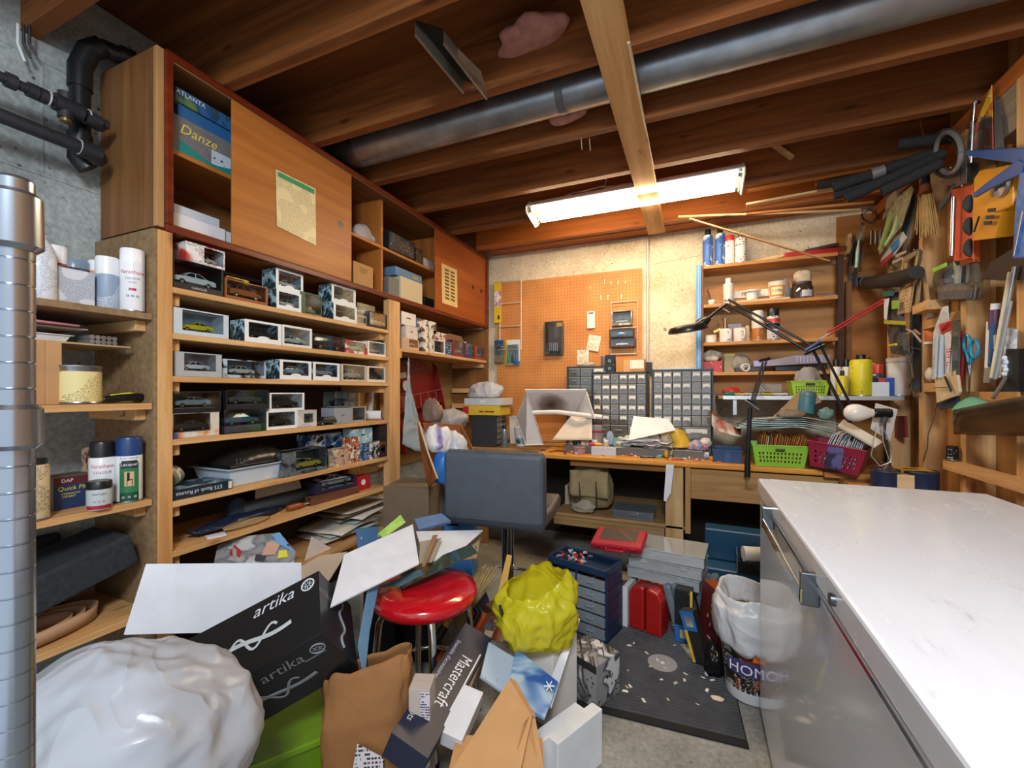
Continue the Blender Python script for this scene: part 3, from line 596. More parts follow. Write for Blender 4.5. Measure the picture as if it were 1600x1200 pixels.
def carbox(name, label, loc, w_, h_, d, frame='#e6eaec', side=None, back='#5b6670', carc=None, style='sedan', bl=.09, br=.09, bt=.1, bb=.22, rz=PI/2, tab=True, base=None, open_top=True, group=None, carx=0, sidep=None, words=None, wcol='#30363c', carscale=.74, rx=0):
    """model car in a window carton: width along x, front at y=0, base at z=0"""
    t_ = .0016; r = thing(name, label, 'model car box', loc, (rx, 0, rz), group)
    fm = frame if not isinstance(frame, str) else pt(frame, .45, 0, .02); sm = sidep or (pt(side, .45, 0, .02) if side else fm)
    x0, x1 = -w_/2, w_/2; zb = h_*bb; zt = h_*(1-bt); xa = x0+w_*bl; xb = x1-w_*br
    m_ = MB(); m_.box(x0, 0, 0, x1, d, t_); m_.box(x0, d-t_, t_, x1, d, h_); m_.box(x0, t_, t_, x0+t_, d-t_, h_, 1); m_.box(x1-t_, t_, t_, x1, d-t_, h_, 1)
    m_.box(x0, 0, t_, x1, t_, zb); m_.box(x0, 0, zt, x1, t_, h_); m_.box(x0, 0, zb, xa, t_, zt); m_.box(xb, 0, zb, x1, t_, zt)
    if tab:
        n_ = 8; m_.prism([(cos(PI*k/n_)*w_*.16, zb+sin(PI*k/n_)*h_*.1) for k in range(n_+1)], -.0004, t_+.0004)
    if open_top: m_.box(x0, d*.55, h_-t_, x1, d, h_)
    else: m_.box(x0, 0, h_-t_, x1, d, h_)
    m_.build('carton', [fm, sm], r)
    bx(x0+t_*1.2, d-2.4*t_, t_, x1-t_*1.2, d-1.3*t_, h_-t_*1.2).build('backing_card', pt(back if len(back) == 7 else '#999999', .5, 0, .25, 0, .5, 0, 30), r)
    m_ = MB(); m_.box(xa, t_, zb, xb, t_*1.6, zt)
    if open_top: m_.box(x0+t_, t_*1.7, h_-t_*.6, x1-t_, d*.55, h_-t_*.2)
    m_.build('window', CLR, r)
    if carc:
        bx(x0+w_*.06, d*.15, t_, x1-w_*.06, d*.85, zb).build('plinth', pt(base or '#d9dcdd', .4), r)
        Lc = min(w_*carscale, d*2.15); car(r, Lc, carc, style, (w_*carx, d*.48, zb+.0005), PI if sum(map(ord, label)) % 2 else 0, wheels=w_ > .12)
    if words: text(words, zb*.55, pt(wcol, .6), r, (0, -.0006, zb*.5))
    return r
def carton(name, label, cat, loc, w_, d, h_, mat, rz=0, group=None, words=(), flap=True, rx=0, patch=None, M=None, tape=None):
    """closed cardboard carton, front looks to local -y; words = (text, x, z, size, colour)"""
    r = thing(name, label, cat, loc, (rx, 0, rz), group, M)
    bx(-w_/2, 0, 0, w_/2, d, h_).build('carton', mat, r, .0012)
    if flap:
        bx(-w_/2+.001, .001, h_, w_/2-.001, d*.5-.0008, h_+.0014).build('flap', mat, r); bx(-w_/2+.001, d*.5+.0008, h_, w_/2-.001, d-.001, h_+.0014).build('flap', mat, r)
    if tape: bx(-w_/2, d*.42, h_+.0014, w_/2, d*.58, h_+.0019).build('tape', pt(tape, .3), r)
    for q in (patch or []): bx(q[0]*w_-w_/2, -.0008, q[1]*h_, q[2]*w_-w_/2, .0004, q[3]*h_).build('printed_patch', q[4] if not isinstance(q[4], str) else pt(q[4], .5), r)
    for q in words: text(q[0], q[3], pt(q[4], .5), r, (q[1]*w_-w_/2, -.0014, q[2]*h_), shear=q[5] if len(q) > 5 else 0, sx=q[6] if len(q) > 6 else 1)
    return r
def can(name, label, cat, loc, h_, r_, body, cap, caph=.3, capr=1.0, dome=True, rz=0, group=None, band=None, words=(), tilt=(0,0), metal=False, n_=24):
    """aerosol can or bottle: body, shoulder, cap; the label's words face local -y"""
    o = thing(name, label, cat, loc, (tilt[0], tilt[1], rz), group); hb = h_*(1-caph)
    MB().lathe([(r_*.94, 0), (r_, .004), (r_, hb*.95), (r_*.9 if dome else r_, hb*.985), (r_*.8 if dome else r_*.98, hb)], n_).build('body', body, o)
    MB().lathe([(r_*1.01, .002), (r_*1.02, .004), (r_*1.01, .006)], n_).build('rim', STEEL, o)
    rc = r_*capr
    MB().lathe([(rc, hb-.002), (rc*1.0, hb+(h_-hb)*.85), (rc*.93, h_)], n_).build('cap', cap, o)
    for (z0, z1, c) in (band or []): MB().lathe([(r_*1.004, z0*h_), (r_*1.004, z1*h_)], n_, 0).build('label_band', c if not isinstance(c, str) else pt(c, .4), o)
    for q in words:
        t_ = text(q[0], q[2], pt(q[3], .5), o, (0, 0, q[1]*h_)); me = t_.data; k = q[4] if len(q) > 4 else 1
        me.transform(Matrix.Diagonal((q[2]*k, q[2], q[2], 1))); t_.scale = (1,1,1); t_.rotation_euler = (0,0,0)
        for v in me.vertices:      # wrap the words around the can
            a = v.co.x/r_; z_ = v.co.y; v.co = Vector((sin(a)*r_*1.008, -cos(a)*r_*1.008, z_))
    return o
def wrap_patch(o, r_, a0, a1, z0, z1, mat, name='label_patch', k=1.006):
    m_ = MB(); n_ = 12
    m_.grid(lambda i, j: (sin(a0+(a1-a0)*i)*r_*k, -cos(a0+(a1-a0)*i)*r_*k, z0+(z1-z0)*j), n_, 1); return m_.build(name, mat, o)
def faceZ(x, y): return math.atan2(y, x)+PI/2       # local -y turned towards the camera
def look(loc): return math.atan2(-loc[1], -loc[0])+PI/2
def bag(name, label, cat, loc, sx, sy, sz, seed, mat, rough=.35, flat=True, rz=0, freq=5.0, n_=34, group=None, rot=None):
    """crumpled bag: a closed skin with long soft folds and sharp creases"""
    m_ = MB(); m_.ball((0,0,0), 1, n_); vs = []; nz = Vector((seed*3.1, seed*1.7, seed)); ax = Vector((noise.noise(nz), noise.noise(nz*2), .6)).normalized()
    for p in m_.v:
        q = Vector(p); st = q-ax*q.dot(ax)*.6      # folds run along ax
        k = 1+rough*(.8*noise.noise(q*1.1+nz)-.75*abs(noise.noise(st*freq*.38+nz))-.3*abs(noise.noise(st*freq*.9-nz))); z = q.z*k
        if flat and z < -.55: z = -.55-(abs(z)-.55)*.15
        vs.append((q.x*k*sx, q.y*k*sy, (z+.6)*sz))
    m_.v = vs; o = m_.build(name, mat); put(o, loc, rot or rz); return tag(o, label, cat, group)
def Dx(u, X): return X/ray(u, 600).x
def shelfspot(u0, u1, back, z):
    X = XF-back; y0, y1 = PX(u0, 600, X).y, PX(u1, 600, X).y
    if u0 > 255: y0 = max(y0, Y1+.06); y1 = min(y1, Y2-.004)
    return (X, (y0+y1)/2, z+.0006), y1-y0, Dx((u0+u1)/2, X)

# ------------------------------------------------------------------ boxed model cars on the rack
def shelfcar(sh, u0, u1, hpx, label, set_=.02, up=0, d=.085, group=None, **kw):
    loc, w_, D = shelfspot(u0, u1, set_, SH[sh]+up+.0005); h_ = hpx*D/F
    return carbox('model_car_box', label, loc, w_*.985, h_, d, group=group, **kw), h_
BLUE_SIDE = pd('#9fc3cf', '#1c2d38', .02, .45, blot=['#9fc3cf', '#20323c'], blots=22)
G1 = 'boxed model cars on the top car shelf'; G2 = 'boxed model cars on the second car shelf'; G3 = 'boxed model cars on the third car shelf'; G4 = 'boxed model cars on the fourth car shelf'; G5 = 'boxed model cars on the fifth car shelf'
_, h_ = shelfcar(1, 269, 349, 45, 'clear topped box with white saloon model and dark red card on top car shelf', set_=.01, d=.1, frame='#15161a', back='#6b1620', carc='#e9e9e6', bl=.02, br=.02, bt=.03, bb=.2, tab=False, words='CHRYSLER', wcol='#c9c9c9', group=G1, carscale=.85)
shelfcar(1, 290, 352, 30, 'red and white carton with barcode end lying on the white saloon box', set_=.015, up=h_, d=.09, frame=pd('#e3e1de', '#333333', .008, .5, blot=['#e3e1de', '#b8342a']), back='#7a3a2a', carc='#d8cdbd', bl=.45, br=.04, bt=.08, bb=.14, tab=False, group=G1)
shelfcar(1, 353, 389, 34, 'yellow cornered carton with black model behind the orange truck box', set_=.11, up=.022, d=.06, frame='#d9ad2c', back='#3b4148', carc='#16181b', bl=.05, br=.2, bt=.05, bb=.2, tab=False, group=G1)
shelfcar(1, 352, 419, 30, 'low window box with orange vintage truck and cream card', set_=.012, d=.07, frame='#8a4a22', back='#d9c4a4', carc='#b5531e', style='vintage', bl=.03, br=.05, bt=.05, bb=.16, tab=False, group=G1)
_, h_ = shelfcar(1, 432, 471, 30, 'white window box with white van model under the blue sided box', set_=.02, frame='#e4e8ea', sidep=BLUE_SIDE, carc='#e3e3df', style='wagon', group=G1)
shelfcar(1, 431, 474, 33, 'blue sided white window box with police saloon stacked on the van box', set_=.03, up=h_, frame='#e4e8ea', sidep=BLUE_SIDE, back='#4d5a66', carc='#c9d2d8', bl=.09, br=.08, group=G1)
shelfcar(1, 470, 503, 34, 'green edged clear box with beige model beside the van box', set_=.025, frame='#23563c', back='#a9977a', carc='#b9a98a', style='vintage', bl=.2, br=.03, bt=.05, bb=.1, tab=False, group=G1)
_, h_ = shelfcar(1, 521, 558, 27, 'lower white window box with dark wire-wheeled model on the top car shelf', set_=.02, frame='#e4e8ea', sidep=BLUE_SIDE, back='#4a5157', carc='#23272b', style='vintage', group=G1)
shelfcar(1, 518, 556, 28, 'upper white window box with grey model stacked above the wire-wheeled one', set_=.025, up=h_, frame='#e4e8ea', sidep=BLUE_SIDE, back='#6b6f72', carc='#4c5358', group=G1)
_, h_ = shelfcar(1, 558, 574, 16, 'small beige carton under the white hatchback case', set_=.03, frame='#b8a184', back='#a08a6a', bl=.1, br=.1, bt=.2, bb=.3, tab=False, group=G1)
shelfcar(1, 558, 586, 19, 'clear case with white hatchback model on the small beige carton', set_=.03, up=h_, d=.06, frame=CLRD, back='#8a6a5a', carc='#efece6', style='coupe', bl=.02, br=.02, bt=.03, bb=.08, tab=False, group=G1, carscale=.85)
shelfcar(1, 577, 606, 24, 'clear case with cream rally model on black base by the pine post', set_=.012, d=.06, frame='#16171a', back='#a58a7a', carc='#eee2cc', style='coupe', bl=.03, br=.03, bt=.04, bb=.16, tab=False, group=G1, carscale=.85)
shelfcar(2, 270, 358, 39, 'pale blue window box with yellow muscle car on the second car shelf', set_=.01, d=.1, frame='#c3cfd8', back='#8fb0c8', carc='#e6d62b', style='muscle', bl=.15, br=.1, bt=.05, bb=.16, tab=False, group=G2, carscale=.6)
shelfcar(2, 382, 440, 34, 'blue sided white window box with dark model next to the yellow muscle car', set_=.02, frame='#e7eaec', sidep=BLUE_SIDE, back='#4b4f52', carc='#2c3236', bl=.1, group=G2)
shelfcar(2, 441, 488, 32, 'white window box with white saloon model beside the black jeep case', set_=.02, frame='#e4e2df', back='#8f8a86', carc='#ecece8', bl=.06, br=.08, bb=.12, tab=False, group=G2)
shelfcar(2, 489, 539, 24, 'open clear case with black jeep model on the second car shelf', set_=.02, d=.08, frame=CLRD, back='#8b7c86', carc='#15171a', style='wagon', bl=.02, br=.02, bt=.02, bb=.06, tab=False, group=G2, carscale=.85)
shelfcar(2, 540, 574, 20, 'red cornered white box with cream rally car beside the black jeep', set_=.02, frame=pd('#dfe0e2', '#27357a', .02, .3, blot=['#dfe0e2', '#b5272b'], blots=25), back='#4f6076', carc='#eadfc8', style='coupe', bl=.12, br=.08, bt=.08, bb=.2, tab=False, group=G2)
shelfcar(2, 575, 604, 22, 'small white box with cream roadster at the post end of the second shelf', set_=.02, frame='#e5e3de', back='#7b8894', carc='#efe6d2', style='coupe', bl=.06, br=.06, bt=.06, bb=.16, tab=False, group=G2)
shelfcar(3, 274, 347, 37, 'grey window box with white saloon on the third car shelf', set_=.015, frame='#a9adb0', back='#767b80', carc='#f0f0ee', bl=.17, br=.13, bt=.04, bb=.24, tab=False, group=G3, carscale=.62)
shelfcar(3, 349, 416, 28, 'black and yellow box with gold shield and police car', set_=.015, frame=pd('#23262a', '#c9a02c', .02, .4, blot=['#23262a', '#a9bccb'], blots=20), back='#7f97a8', carc='#e6e6e2', bl=.08, br=.04, bt=.05, bb=.16, tab=False, group=G3, carscale=.6)
for u0, u1, lb in ((437, 487, 'blue sided white window box next to the gold shield box'), (489, 531, 'white window box with pale blue saloon between white and kraft boxes')):
    shelfcar(3, u0, u1, 28 if u0 > 450 else 30, lb, set_=.02, frame='#e7eaec', sidep=BLUE_SIDE, back='#3f4a55', carc='#a9c0cf', d=.1, group=G3)
shelfcar(3, 534, 572, 26, 'kraft coloured window box with silver parts next to the pale blue saloon', set_=.02, frame='#c9bca6', back='#a48c70', carc='#d4cfc4', style='vintage', bl=.05, br=.05, bt=.05, bb=.1, tab=False, group=G3)
shelfcar(3, 574, 606, 24, 'cream framed brown window box at the post end of the third shelf', set_=.02, frame='#ddd3c2', back='#6d5138', carc='#5a432e', style='vintage', bl=.08, br=.08, bt=.08, bb=.16, tab=False, group=G3)
_, h_ = shelfcar(4, 269, 343, 38, 'pale carton with sunset corner and dark model, under the black sports car box', set_=.015, d=.1, frame=pd('#d3c9bd', '#2f3f6a', .03, .2, blot=['#d3c9bd', '#d98a4a', '#3d4a86'], blots=9), back='#3a2a26', carc='#30343a', bl=.02, br=.2, bt=.03, bb=.22, tab=False, words='ANSON', wcol='#f2f2f0', group=G4)
shelfcar(4, 268, 346, 33, 'black box with silver sports car stacked on the sunset cornered carton', set_=.012, up=h_, d=.1, frame='#14161a', back='#22303a', carc='#8fa6a8', style='coupe', bl=.02, br=.03, bt=.04, bb=.22, tab=False, group=G4)
_, h2 = shelfcar(4, 350, 416, 36, 'clear case with metallic blue saloon on grey plinth on the fourth shelf', set_=.015, d=.1, frame=CLRD, back='#6f6862', carc='#4f7d98', bl=.02, br=.02, bt=.02, bb=.30, tab=False, base='#8f9496', group=G4, carscale=.8)
shelfcar(4, 353, 421, 30, 'black based box with dark sports car stacked on the blue saloon case', set_=.02, up=h2, d=.09, frame='#1b1b1e', back='#5d554c', carc='#5e6064', style='coupe', bl=.02, br=.03, bt=.04, bb=.24, tab=False, group=G4)
_, h2 = shelfcar(4, 417, 465, 28, 'lower white frame box with old motorcycle model beside the blue saloon', set_=.02, frame='#ebeae6', back='#8d7c66', carc='#3a3631', style='vintage', bl=.04, br=.08, bt=.06, bb=.16, tab=False, group=G4)
shelfcar(4, 422, 476, 28, 'upper white frame box with old motorcycle model on top of its twin', set_=.02, up=h2, frame='#ebeae6', back='#84715c', carc='#3a3631', style='vintage', bl=.03, br=.06, bt=.06, bb=.14, tab=False, group=G4)
shelfcar(4, 466, 495, 26, 'open white tray box with printed side next to the motorcycle boxes', set_=.012, d=.05, frame=pd('#cfcac2', '#4a443c', .006, .5), back='#8d8276', bl=.3, br=.2, bt=.2, bb=.25, tab=False, group=G4)
loc, w_, D = shelfspot(493, 521, .03, SH[4]+.0005); t_ = thing('toy_truck', 'small black toy truck parked loose on the fourth car shelf', 'toy car', loc, PI/2, G4); car(t_, w_*1.0, '#14181c', 'wagon')
_, h2 = shelfcar(4, 522, 549, 25, 'plain grey carton under the clear cube case', set_=.02, frame=pd('#8e969c', '#5d666d', .008, .35), back='#777777', bl=.4, br=.4, bt=.45, bb=.5, tab=False, open_top=False, group=G4)
shelfcar(4, 523, 560, 25, 'clear cube case with purple model on the plain grey carton', set_=.022, up=h2, d=.08, frame=CLRD, back='#a09a94', carc='#3c3a56', style='coupe', bl=.04, br=.1, bt=.04, bb=.08, tab=False, group=G4)
shelfcar(4, 549, 572, 24, 'brown window box with white tag next to the paper tube', set_=.02, d=.07, frame='#a19a90', back='#4a3c33', carc='#5b4b40', style='vintage', bl=.08, br=.08, bt=.06, bb=.12, tab=False, group=G4)
loc, w_, D = shelfspot(574, 608, .06, SH[4]); pr = thing('paper_tube', 'rolled white paper tube lying by the pine post', 'tube', (loc[0], loc[1], SH[4]+.027), 0)
m_ = MB(); m_.tube([(-.10, -.035, 0), (.03, .03, 0)], .026, 20, 0, False); m_.tube([(-.10, -.035, 0), (.03, .03, 0)], .021, 20, 1, False)
m_.build('paper_roll', [pt('#dfe3e6', .6), pt('#8a5c3c', .8)], pr)
for k, (u, c) in enumerate(((569, '#b97b3c'), (578, '#dcd8cf'), (598, '#c2843e'))):
    p = PX(u, 650, XF-.2); o = bx(-.012, -.008, 0, .012, .008, .155).build('wood_offcut', pt(c, .6)); put(o, (p.x, p.y, SH[4]+.002), (.18*(k-1), .05, .3)); tag(o, ['short orange wood offcut standing behind the paper tube', 'white painted offcut leaning behind the paper tube', 'upright pine offcut standing beside the post'][k], 'wood offcut')
# fifth shelf
shelfcar(5, 441, 511, 37, 'black carton with yellow coupe model on the fifth car shelf', set_=.01, d=.09, frame=pd('#22262a', '#7d868c', .014, .45, blot=['#22262a', '#5b6368'], blots=18), back='#4c5042', carc='#e3cf59', style='muscle', bl=.28, br=.02, bt=.02, bb=.14, tab=False, group=G5, carx=.12, carscale=.58)
_, h2 = shelfcar(5, 482, 545, 48, 'tall dark blue carton with police car picture behind the yellow coupe', set_=.11, d=.08, frame=pd('#2a4a74', '#d6dde4', .03, .25, blot=['#1d3358', '#6fa0cf', '#e0e4e6', '#14181c'], blots=14), back='#333333', bl=.4, br=.4, bt=.4, bb=.5, tab=False, open_top=False, group=G5)
shelfcar(5, 524, 546, 27, 'small carton with desert picture standing in front of the police carton', set_=.012, d=.05, frame=pd('#b99a86', '#5b3a30', .02, .3, blot=['#c2a892', '#8a5a48', '#d8c8a4'], blots=24), back='#333333', bl=.4, br=.4, bt=.4, bb=.5, tab=False, open_top=False, group=G5)
shelfcar(5, 546, 562, 40, 'narrow orange and black card box on the fifth car shelf', set_=.02, d=.05, frame=pd('#e0ddd2', '#22201e', .03, .4, blot=['#1d1c20', '#c9602c', '#e3d6b8'], blots=22), back='#333333', bl=.4, br=.4, bt=.4, bb=.5, tab=False, open_top=False, group=G5)
_, h2 = shelfcar(5, 562, 578, 26, 'dark blue card box below the pale blue tin on the fifth shelf', set_=.02, d=.05, frame=pd('#24406e', '#d6dde4', .03, .4, blot=['#24406e', '#7796c0'], blots=22), back='#333333', bl=.4, br=.4, bt=.4, bb=.5, tab=False, open_top=False, group=G5)
shelfcar(5, 578, 593, 27, 'black photo carton with white van below the pale blue tin', set_=.015, d=.05, frame=pd('#1f2226', '#cdd2d6', .03, .4, blot=['#1f2226', '#c9ccce'], blots=26), back='#333333', bl=.4, br=.4, bt=.4, bb=.5, tab=False, open_top=False, group=G5)
shelfcar(5, 552, 582, 24, 'pale blue carton with white lid resting on the dark blue box', set_=.03, up=h2+.002, d=.07, frame=pd('#7fb0c4', '#e9ecee', .03, .4, blot=['#7fb0c4', '#d8d8d4'], blots=16), back='#333333', bl=.4, br=.4, bt=.4, bb=.5, tab=False, open_top=False, group=G5)
_, h2 = shelfcar(5, 594, 607, 26, 'red and black window box next to the pine post', set_=.012, d=.05, frame=pd('#2a1a20', '#b5262e', .02, .4), back='#5a3038', carc='#8a8f98', bl=.1, br=.1, bt=.08, bb=.2, tab=False, group=G5)
shelfcar(5, 592, 608, 23, 'black carton with red triangle emblem on the red and black window box', set_=.012, up=h2+.001, d=.06, frame='#1b1519', back='#333333', bl=.4, br=.4, bt=.4, bb=.5, tab=False, open_top=False, group=G5)
# trays on the fifth shelf
def tray(name, label, cat, loc, w_, d, h_, mat, rz, lip=.01, taper=.82, tilt=(0,0), th=.002):
    r = thing(name, label, cat, loc, (tilt[0], tilt[1], rz)); m_ = MB(); a, b_ = w_/2, d/2
    T = [(-a,-b_,h_),(a,-b_,h_),(a,b_,h_),(-a,b_,h_)]; Bm = [(x*taper, y*taper, 0) for x, y, z in T]; I = [(x*.97, y*.97, h_) for x, y, z in T]; Ib = [(x*taper*.97, y*taper*.97, th) for x, y, z in T]
    m_.add(T+Bm+I+Ib, [(0,1,5,4),(1,2,6,5),(2,3,7,6),(3,0,4,7),(4,5,6,7)]+[(8,9,13,12),(9,10,14,13),(10,11,15,14),(11,8,12,15),(12,13,14,15)]+[(0,1,9,8),(1,2,10,9),(2,3,11,10),(3,0,8,11)])
    m_.build('tray_body', mat, r, .003)
    if lip:
        m_ = MB(); 
        for (x0, y0, x1, y1) in ((-a-lip, -b_-lip, a+lip, -b_*.98), (-a-lip, b_*.98, a+lip, b_+lip), (-a-lip, -b_, -a*.98, b_), (a*.98, -b_, a+lip, b_)): m_.box(x0, y0, h_-.002, x1, y1, h_)
        m_.build('rim', mat, r)
    return r
loc, w_, D = shelfspot(325, 440, .135, SH[5]); tray('plastic_tray', 'white plastic tray holding the black vinyl cushion', 'tray', (loc[0], loc[1], SH[5]+.001), w_*.95, .22, .07, pt('#c6d3df', .35), PI/2, .012, .86)
cu = thing('seat_cushion', 'black ribbed vinyl seat cushion lying in the white tray', 'cushion', (loc[0], loc[1]+.0, SH[5]+.072), PI/2)
m_ = MB(); m_.grid(lambda i, j: ((i-.5)*w_*.86, (j-.5)*.2, .085*(sin(PI*min(1, max(0, i*1.02)))**.45)*(sin(PI*j)**.5)*(1-.05*abs(sin(i*22)))*(.75+.25*i)), 46, 14)
m_.build('padded_top', pt('#24221f', .32, 0, .2), cu, 0, .003); bx(-w_*.44, -.1, -.0, w_*.44, .1, .008).build('base', BLACK, cu, .003)
for k in range(3): bx(-w_*.36+k*.014, -.096, .012, -w_*.36+k*.014+.006, -.09, .035).build('stud', STEEL, cu)
loc, w_, D = shelfspot(270, 364, .015, SH[5]); bk = thing('route_book', 'thick paperback book of routes lying upside down on the fifth shelf', 'book', (loc[0], loc[1], SH[5]+.0005), PI/2)
bx(-w_/2, .0, 0, w_/2, .15, .003).build('cover', pt('#20303c', .4), bk); bx(-w_/2, 0, .031, w_/2, .15, .034).build('cover', pd('#9fb9c8', '#20303c', .02, .5, blot=['#9fb9c8', '#3c5a6e'], blots=18), bk)
bx(-w_/2+.003, .002, .003, w_/2-.003, .147, .031).build('pages', pt('#d8d6cc', .8), bk); bx(-w_/2, -.001, 0, w_/2*.82, .002, .034).build('spine', pt('#1d2a33', .4), bk)
text('ETS Book of Routes', .019, pt('#d3dbe0', .5), bk, (-w_*.08, -.0016, .018), (PI/2, PI, 0))
for k in range(3):
    loc, w_, D = shelfspot(268, 292, .03+.012*k, SH[5]); o = MB().tube([(0, -.006, 0), (0, .006, 0)], .045-.002*k, 26).build('reel', [pt('#a9aca6', .3, .3), pt('#d7d2b4', .5), pt('#8d918e', .3, .3)][k]); put(o, (loc[0]-.05, loc[1]-.025+.013*k, SH[5]+.034+.043), (.55, .0, .5)); tag(o, ['grey disc', 'cream disc', 'dull metal disc'][k]+' standing on the route book against the rack post', 'disc')
# sixth shelf
loc, w_, D = shelfspot(498, 553, .05, SH[6]); carbox('model_car_box', 'purple and red long window box with silver racer resting on the brown wood block', (loc[0]-.0, loc[1], SH[6]+.042), w_*1.05, .055, .09, '#2c2540', None, '#4a4650', '#c2c6cc', 'coupe', .14, .08, .05, .3, PI/2-.12, False, None, True, 'boxed model cars on the sixth shelf', rx=0)
loc, w_, D = shelfspot(490, 562, .03, SH[6]); wb_ = thing('wood_block', 'long reddish brown square tube resting on the sixth shelf', 'block', (loc[0]-.01, loc[1], SH[6]+.0005), PI/2-.05)
m_ = MB(); a = .019; l_ = w_/2
for (x, z, x1, z1) in ((-a, 0, a, .004), (-a, .034, a, .038), (-a, .004, -a+.004, .034), (a-.004, .004, a, .034)): m_.box(-l_, x+a, z, l_, x1+a, z1)
m_.build('square_tube', wood('#4d2f22', '#7c4c38', 'X', .6), wb_)
loc, w_, D = shelfspot(553, 577, .06, SH[6]); c_ = carton('toy_box', 'bright red toy box with round white emblem on the sixth shelf', 'toy box', (loc[0], loc[1], SH[6]+.0005), w_*1.1, .05, .075, pt('#b01f2a', .4), PI/2)
MB().tube([(0.012, -.0012, .042), (.012, .0006, .042)], .016, 20).build('emblem', pt('#e9e4e4', .5), c_)
loc, w_, D = shelfspot(380, 500, .12, SH[6]); rm = thing('rolled_mat', 'dark grey rubber mat rolled up on the sixth shelf', 'mat', (loc[0]-.02, loc[1], SH[6]+.037), PI/2)
sp_ = [(cos(a_)*(.035-.0018*a_), sin(a_)*(.035-.0018*a_)) for a_ in [k*.35 for k in range(40)]]
m_ = MB(); m_.add([(-w_/2, p[0], p[1]) for p in sp_]+[(w_/2, p[0], p[1]) for p in sp_], [(k, k+1, 41+k, 40+k) for k in range(39)], 0, True); m_.build('rubber_sheet', pt('#33393b', .7), rm, 0, .004)
loc, w_, D = shelfspot(360, 395, .13, SH[6]); tag(put(bag('blue_pouch', 'dull blue cloth pouch behind the rolled mat', 'pouch', (0,0,0), .045, .045, .06, 4, pt('#2b3d4c', .8)), (loc[0]-.03, loc[1], SH[6]+.0)), 'dull blue cloth pouch behind the rolled mat')
p = PX(437, 775, XF-.14); m_ = MB(); m_.panel([(0,-.12,0),(0,.12,.03),(-.05,.14,.11),(-.05,-.08,.09)], .0015); o = m_.build('envelope', pd('#cdbfa8', '#6d5d48', .02, .3)); put(o, (p.x-.0, p.y, SH[6]+.03)); tag(o, 'tan envelope leaning on the rolled mat', 'envelope')
loc, w_, D = shelfspot(443, 490, .06, SH[6]); sd = thing('screwdriver', 'screwdriver with turned wooden handle on the sixth shelf', 'screwdriver', (loc[0], loc[1], SH[6]+.0155), (0, PI/2, PI/2-.1))
MB().lathe([(.006, -.06), (.012, -.058), (.015, -.03), (.0145, .0), (.011, .012), (.007, .016), (.008, .022)], 18).build('handle', pt('#8a4522', .35), sd); MB().lathe([(.0035, .02), (.0035, .14), (.002, .15)], 10).build('shaft', STEEL, sd)
loc, w_, D = shelfspot(300, 440, .10, SH[6]); o = bag('plastic_sleeve', 'long dark blue plastic sleeve lying on the sixth shelf', 'sleeve', (loc[0], loc[1], SH[6]+.001), .045, w_*.55, .026, 5, film('#22304c', .12)); o.rotation_euler = (0, 0, .1)
loc, w_, D = shelfspot(345, 420, .045, SH[6]); o = bag('clear_packet', 'clear packet of yellow and black fittings by the shelf edge', 'packet', (loc[0], loc[1], SH[6]+.001), .025, w_*.5, .016, 9, film('#c6a878', .35))
o = bx(-.03, -.018, 0, .03, .018, .006).build('price_tag', pt('#d6dbe6', .6)); put(o, (XF-.025, YL(341), SH[6]+.001), 1.2); tag(o, 'crumpled white tag at the front of the sixth shelf', 'tag')
# ------------------------------------------------------------------ shelves nearest the camera on the left (bay of tins)
def spot1(u0, u1, back, z): return shelfspot(u0, u1, back, z)
W2 = pt('#e9ebee', .3); PRW = pd('#cfd6df', '#6f7d92', .0045, .62, .4)
def c1(u, v0, v1, back, z): 
    X = XF-back; p = PX(u, 600, X); return (X, p.y, z+.001), (v1-v0)*Dx(u, X)/F
loc, h_ = c1(207, 381, 479, .05, SB[1]); can('spray_can', 'tall white spray can with red script name on the upper tin shelf', 'spray can', loc, h_, .031, W2, pt('#f2f2f2', .3), .2, 1.0, False, look(loc), None, None, [('Varathane', .62, .017, '#b5173a', 1), ('COLOUR', .52, .009, '#4a4f5a'), ('SATIN', .46, .007, '#4a4f5a')])
o = bpy.data.objects['spray_can']; wrap_patch(o, .031, -.3, .3, h_*.33, h_*.37, pt('#c01e52', .4)); text('o o o', .014, pt('#4b5158', .5), o, (0, -.0325, h_*.25))
loc, h_ = c1(168, 392, 475, .085, SB[1]); o = can('spray_can', 'white capped spray can with blue small print behind the varnish can', 'spray can', loc, h_, .030, pd('#93a6bd', '#e4e9ef', .005, .55), pt('#eef0f2', .3), .33, .98, False, look(loc))
loc, h_ = c1(152, 392, 470, .12, SB[1]); can('spray_can', 'white capped orange edged can standing behind the oblong tin', 'spray can', loc, h_, .022, pt('#d9a36a', .4), pt('#e9ecee', .3), .2, 1.0, False, 0)
loc, w_, D = shelfspot(80, 150, .06, SB[1]); r = carton('oblong_tin', 'white oblong tin with dense small print on the upper tin shelf', 'tin', loc, w_*.95, .06, .105, PRW, PI/2, None, (), False); bx(-w_*.3, .01, .105, w_*.2, .05, .112).build('lid', STEEL, r, .003)
loc, w_, D = shelfspot(100, 133, .13, SB[1]); r = thing('glass_jar', 'grey glass jar with flat lid behind the oblong tin', 'jar', loc); MB().lathe([(.035, 0), (.036, .1), (.03, .118), (.03, .12)], 22).build('jar_body', clear('#8fa3b5', .3, .3), r); MB().lathe([(.033, .12), (.033, .142), (.031, .145)], 22).build('lid', pt('#7c8fa3', .3), r)
loc, h_ = c1(86, 360, 460, .13, SB[1]); can('spray_can', 'white and red capped can deepest on the upper tin shelf', 'spray can', loc, .175, .028, pt('#b3262c', .4), pt('#eceef0', .3), .28, 1.0, False)
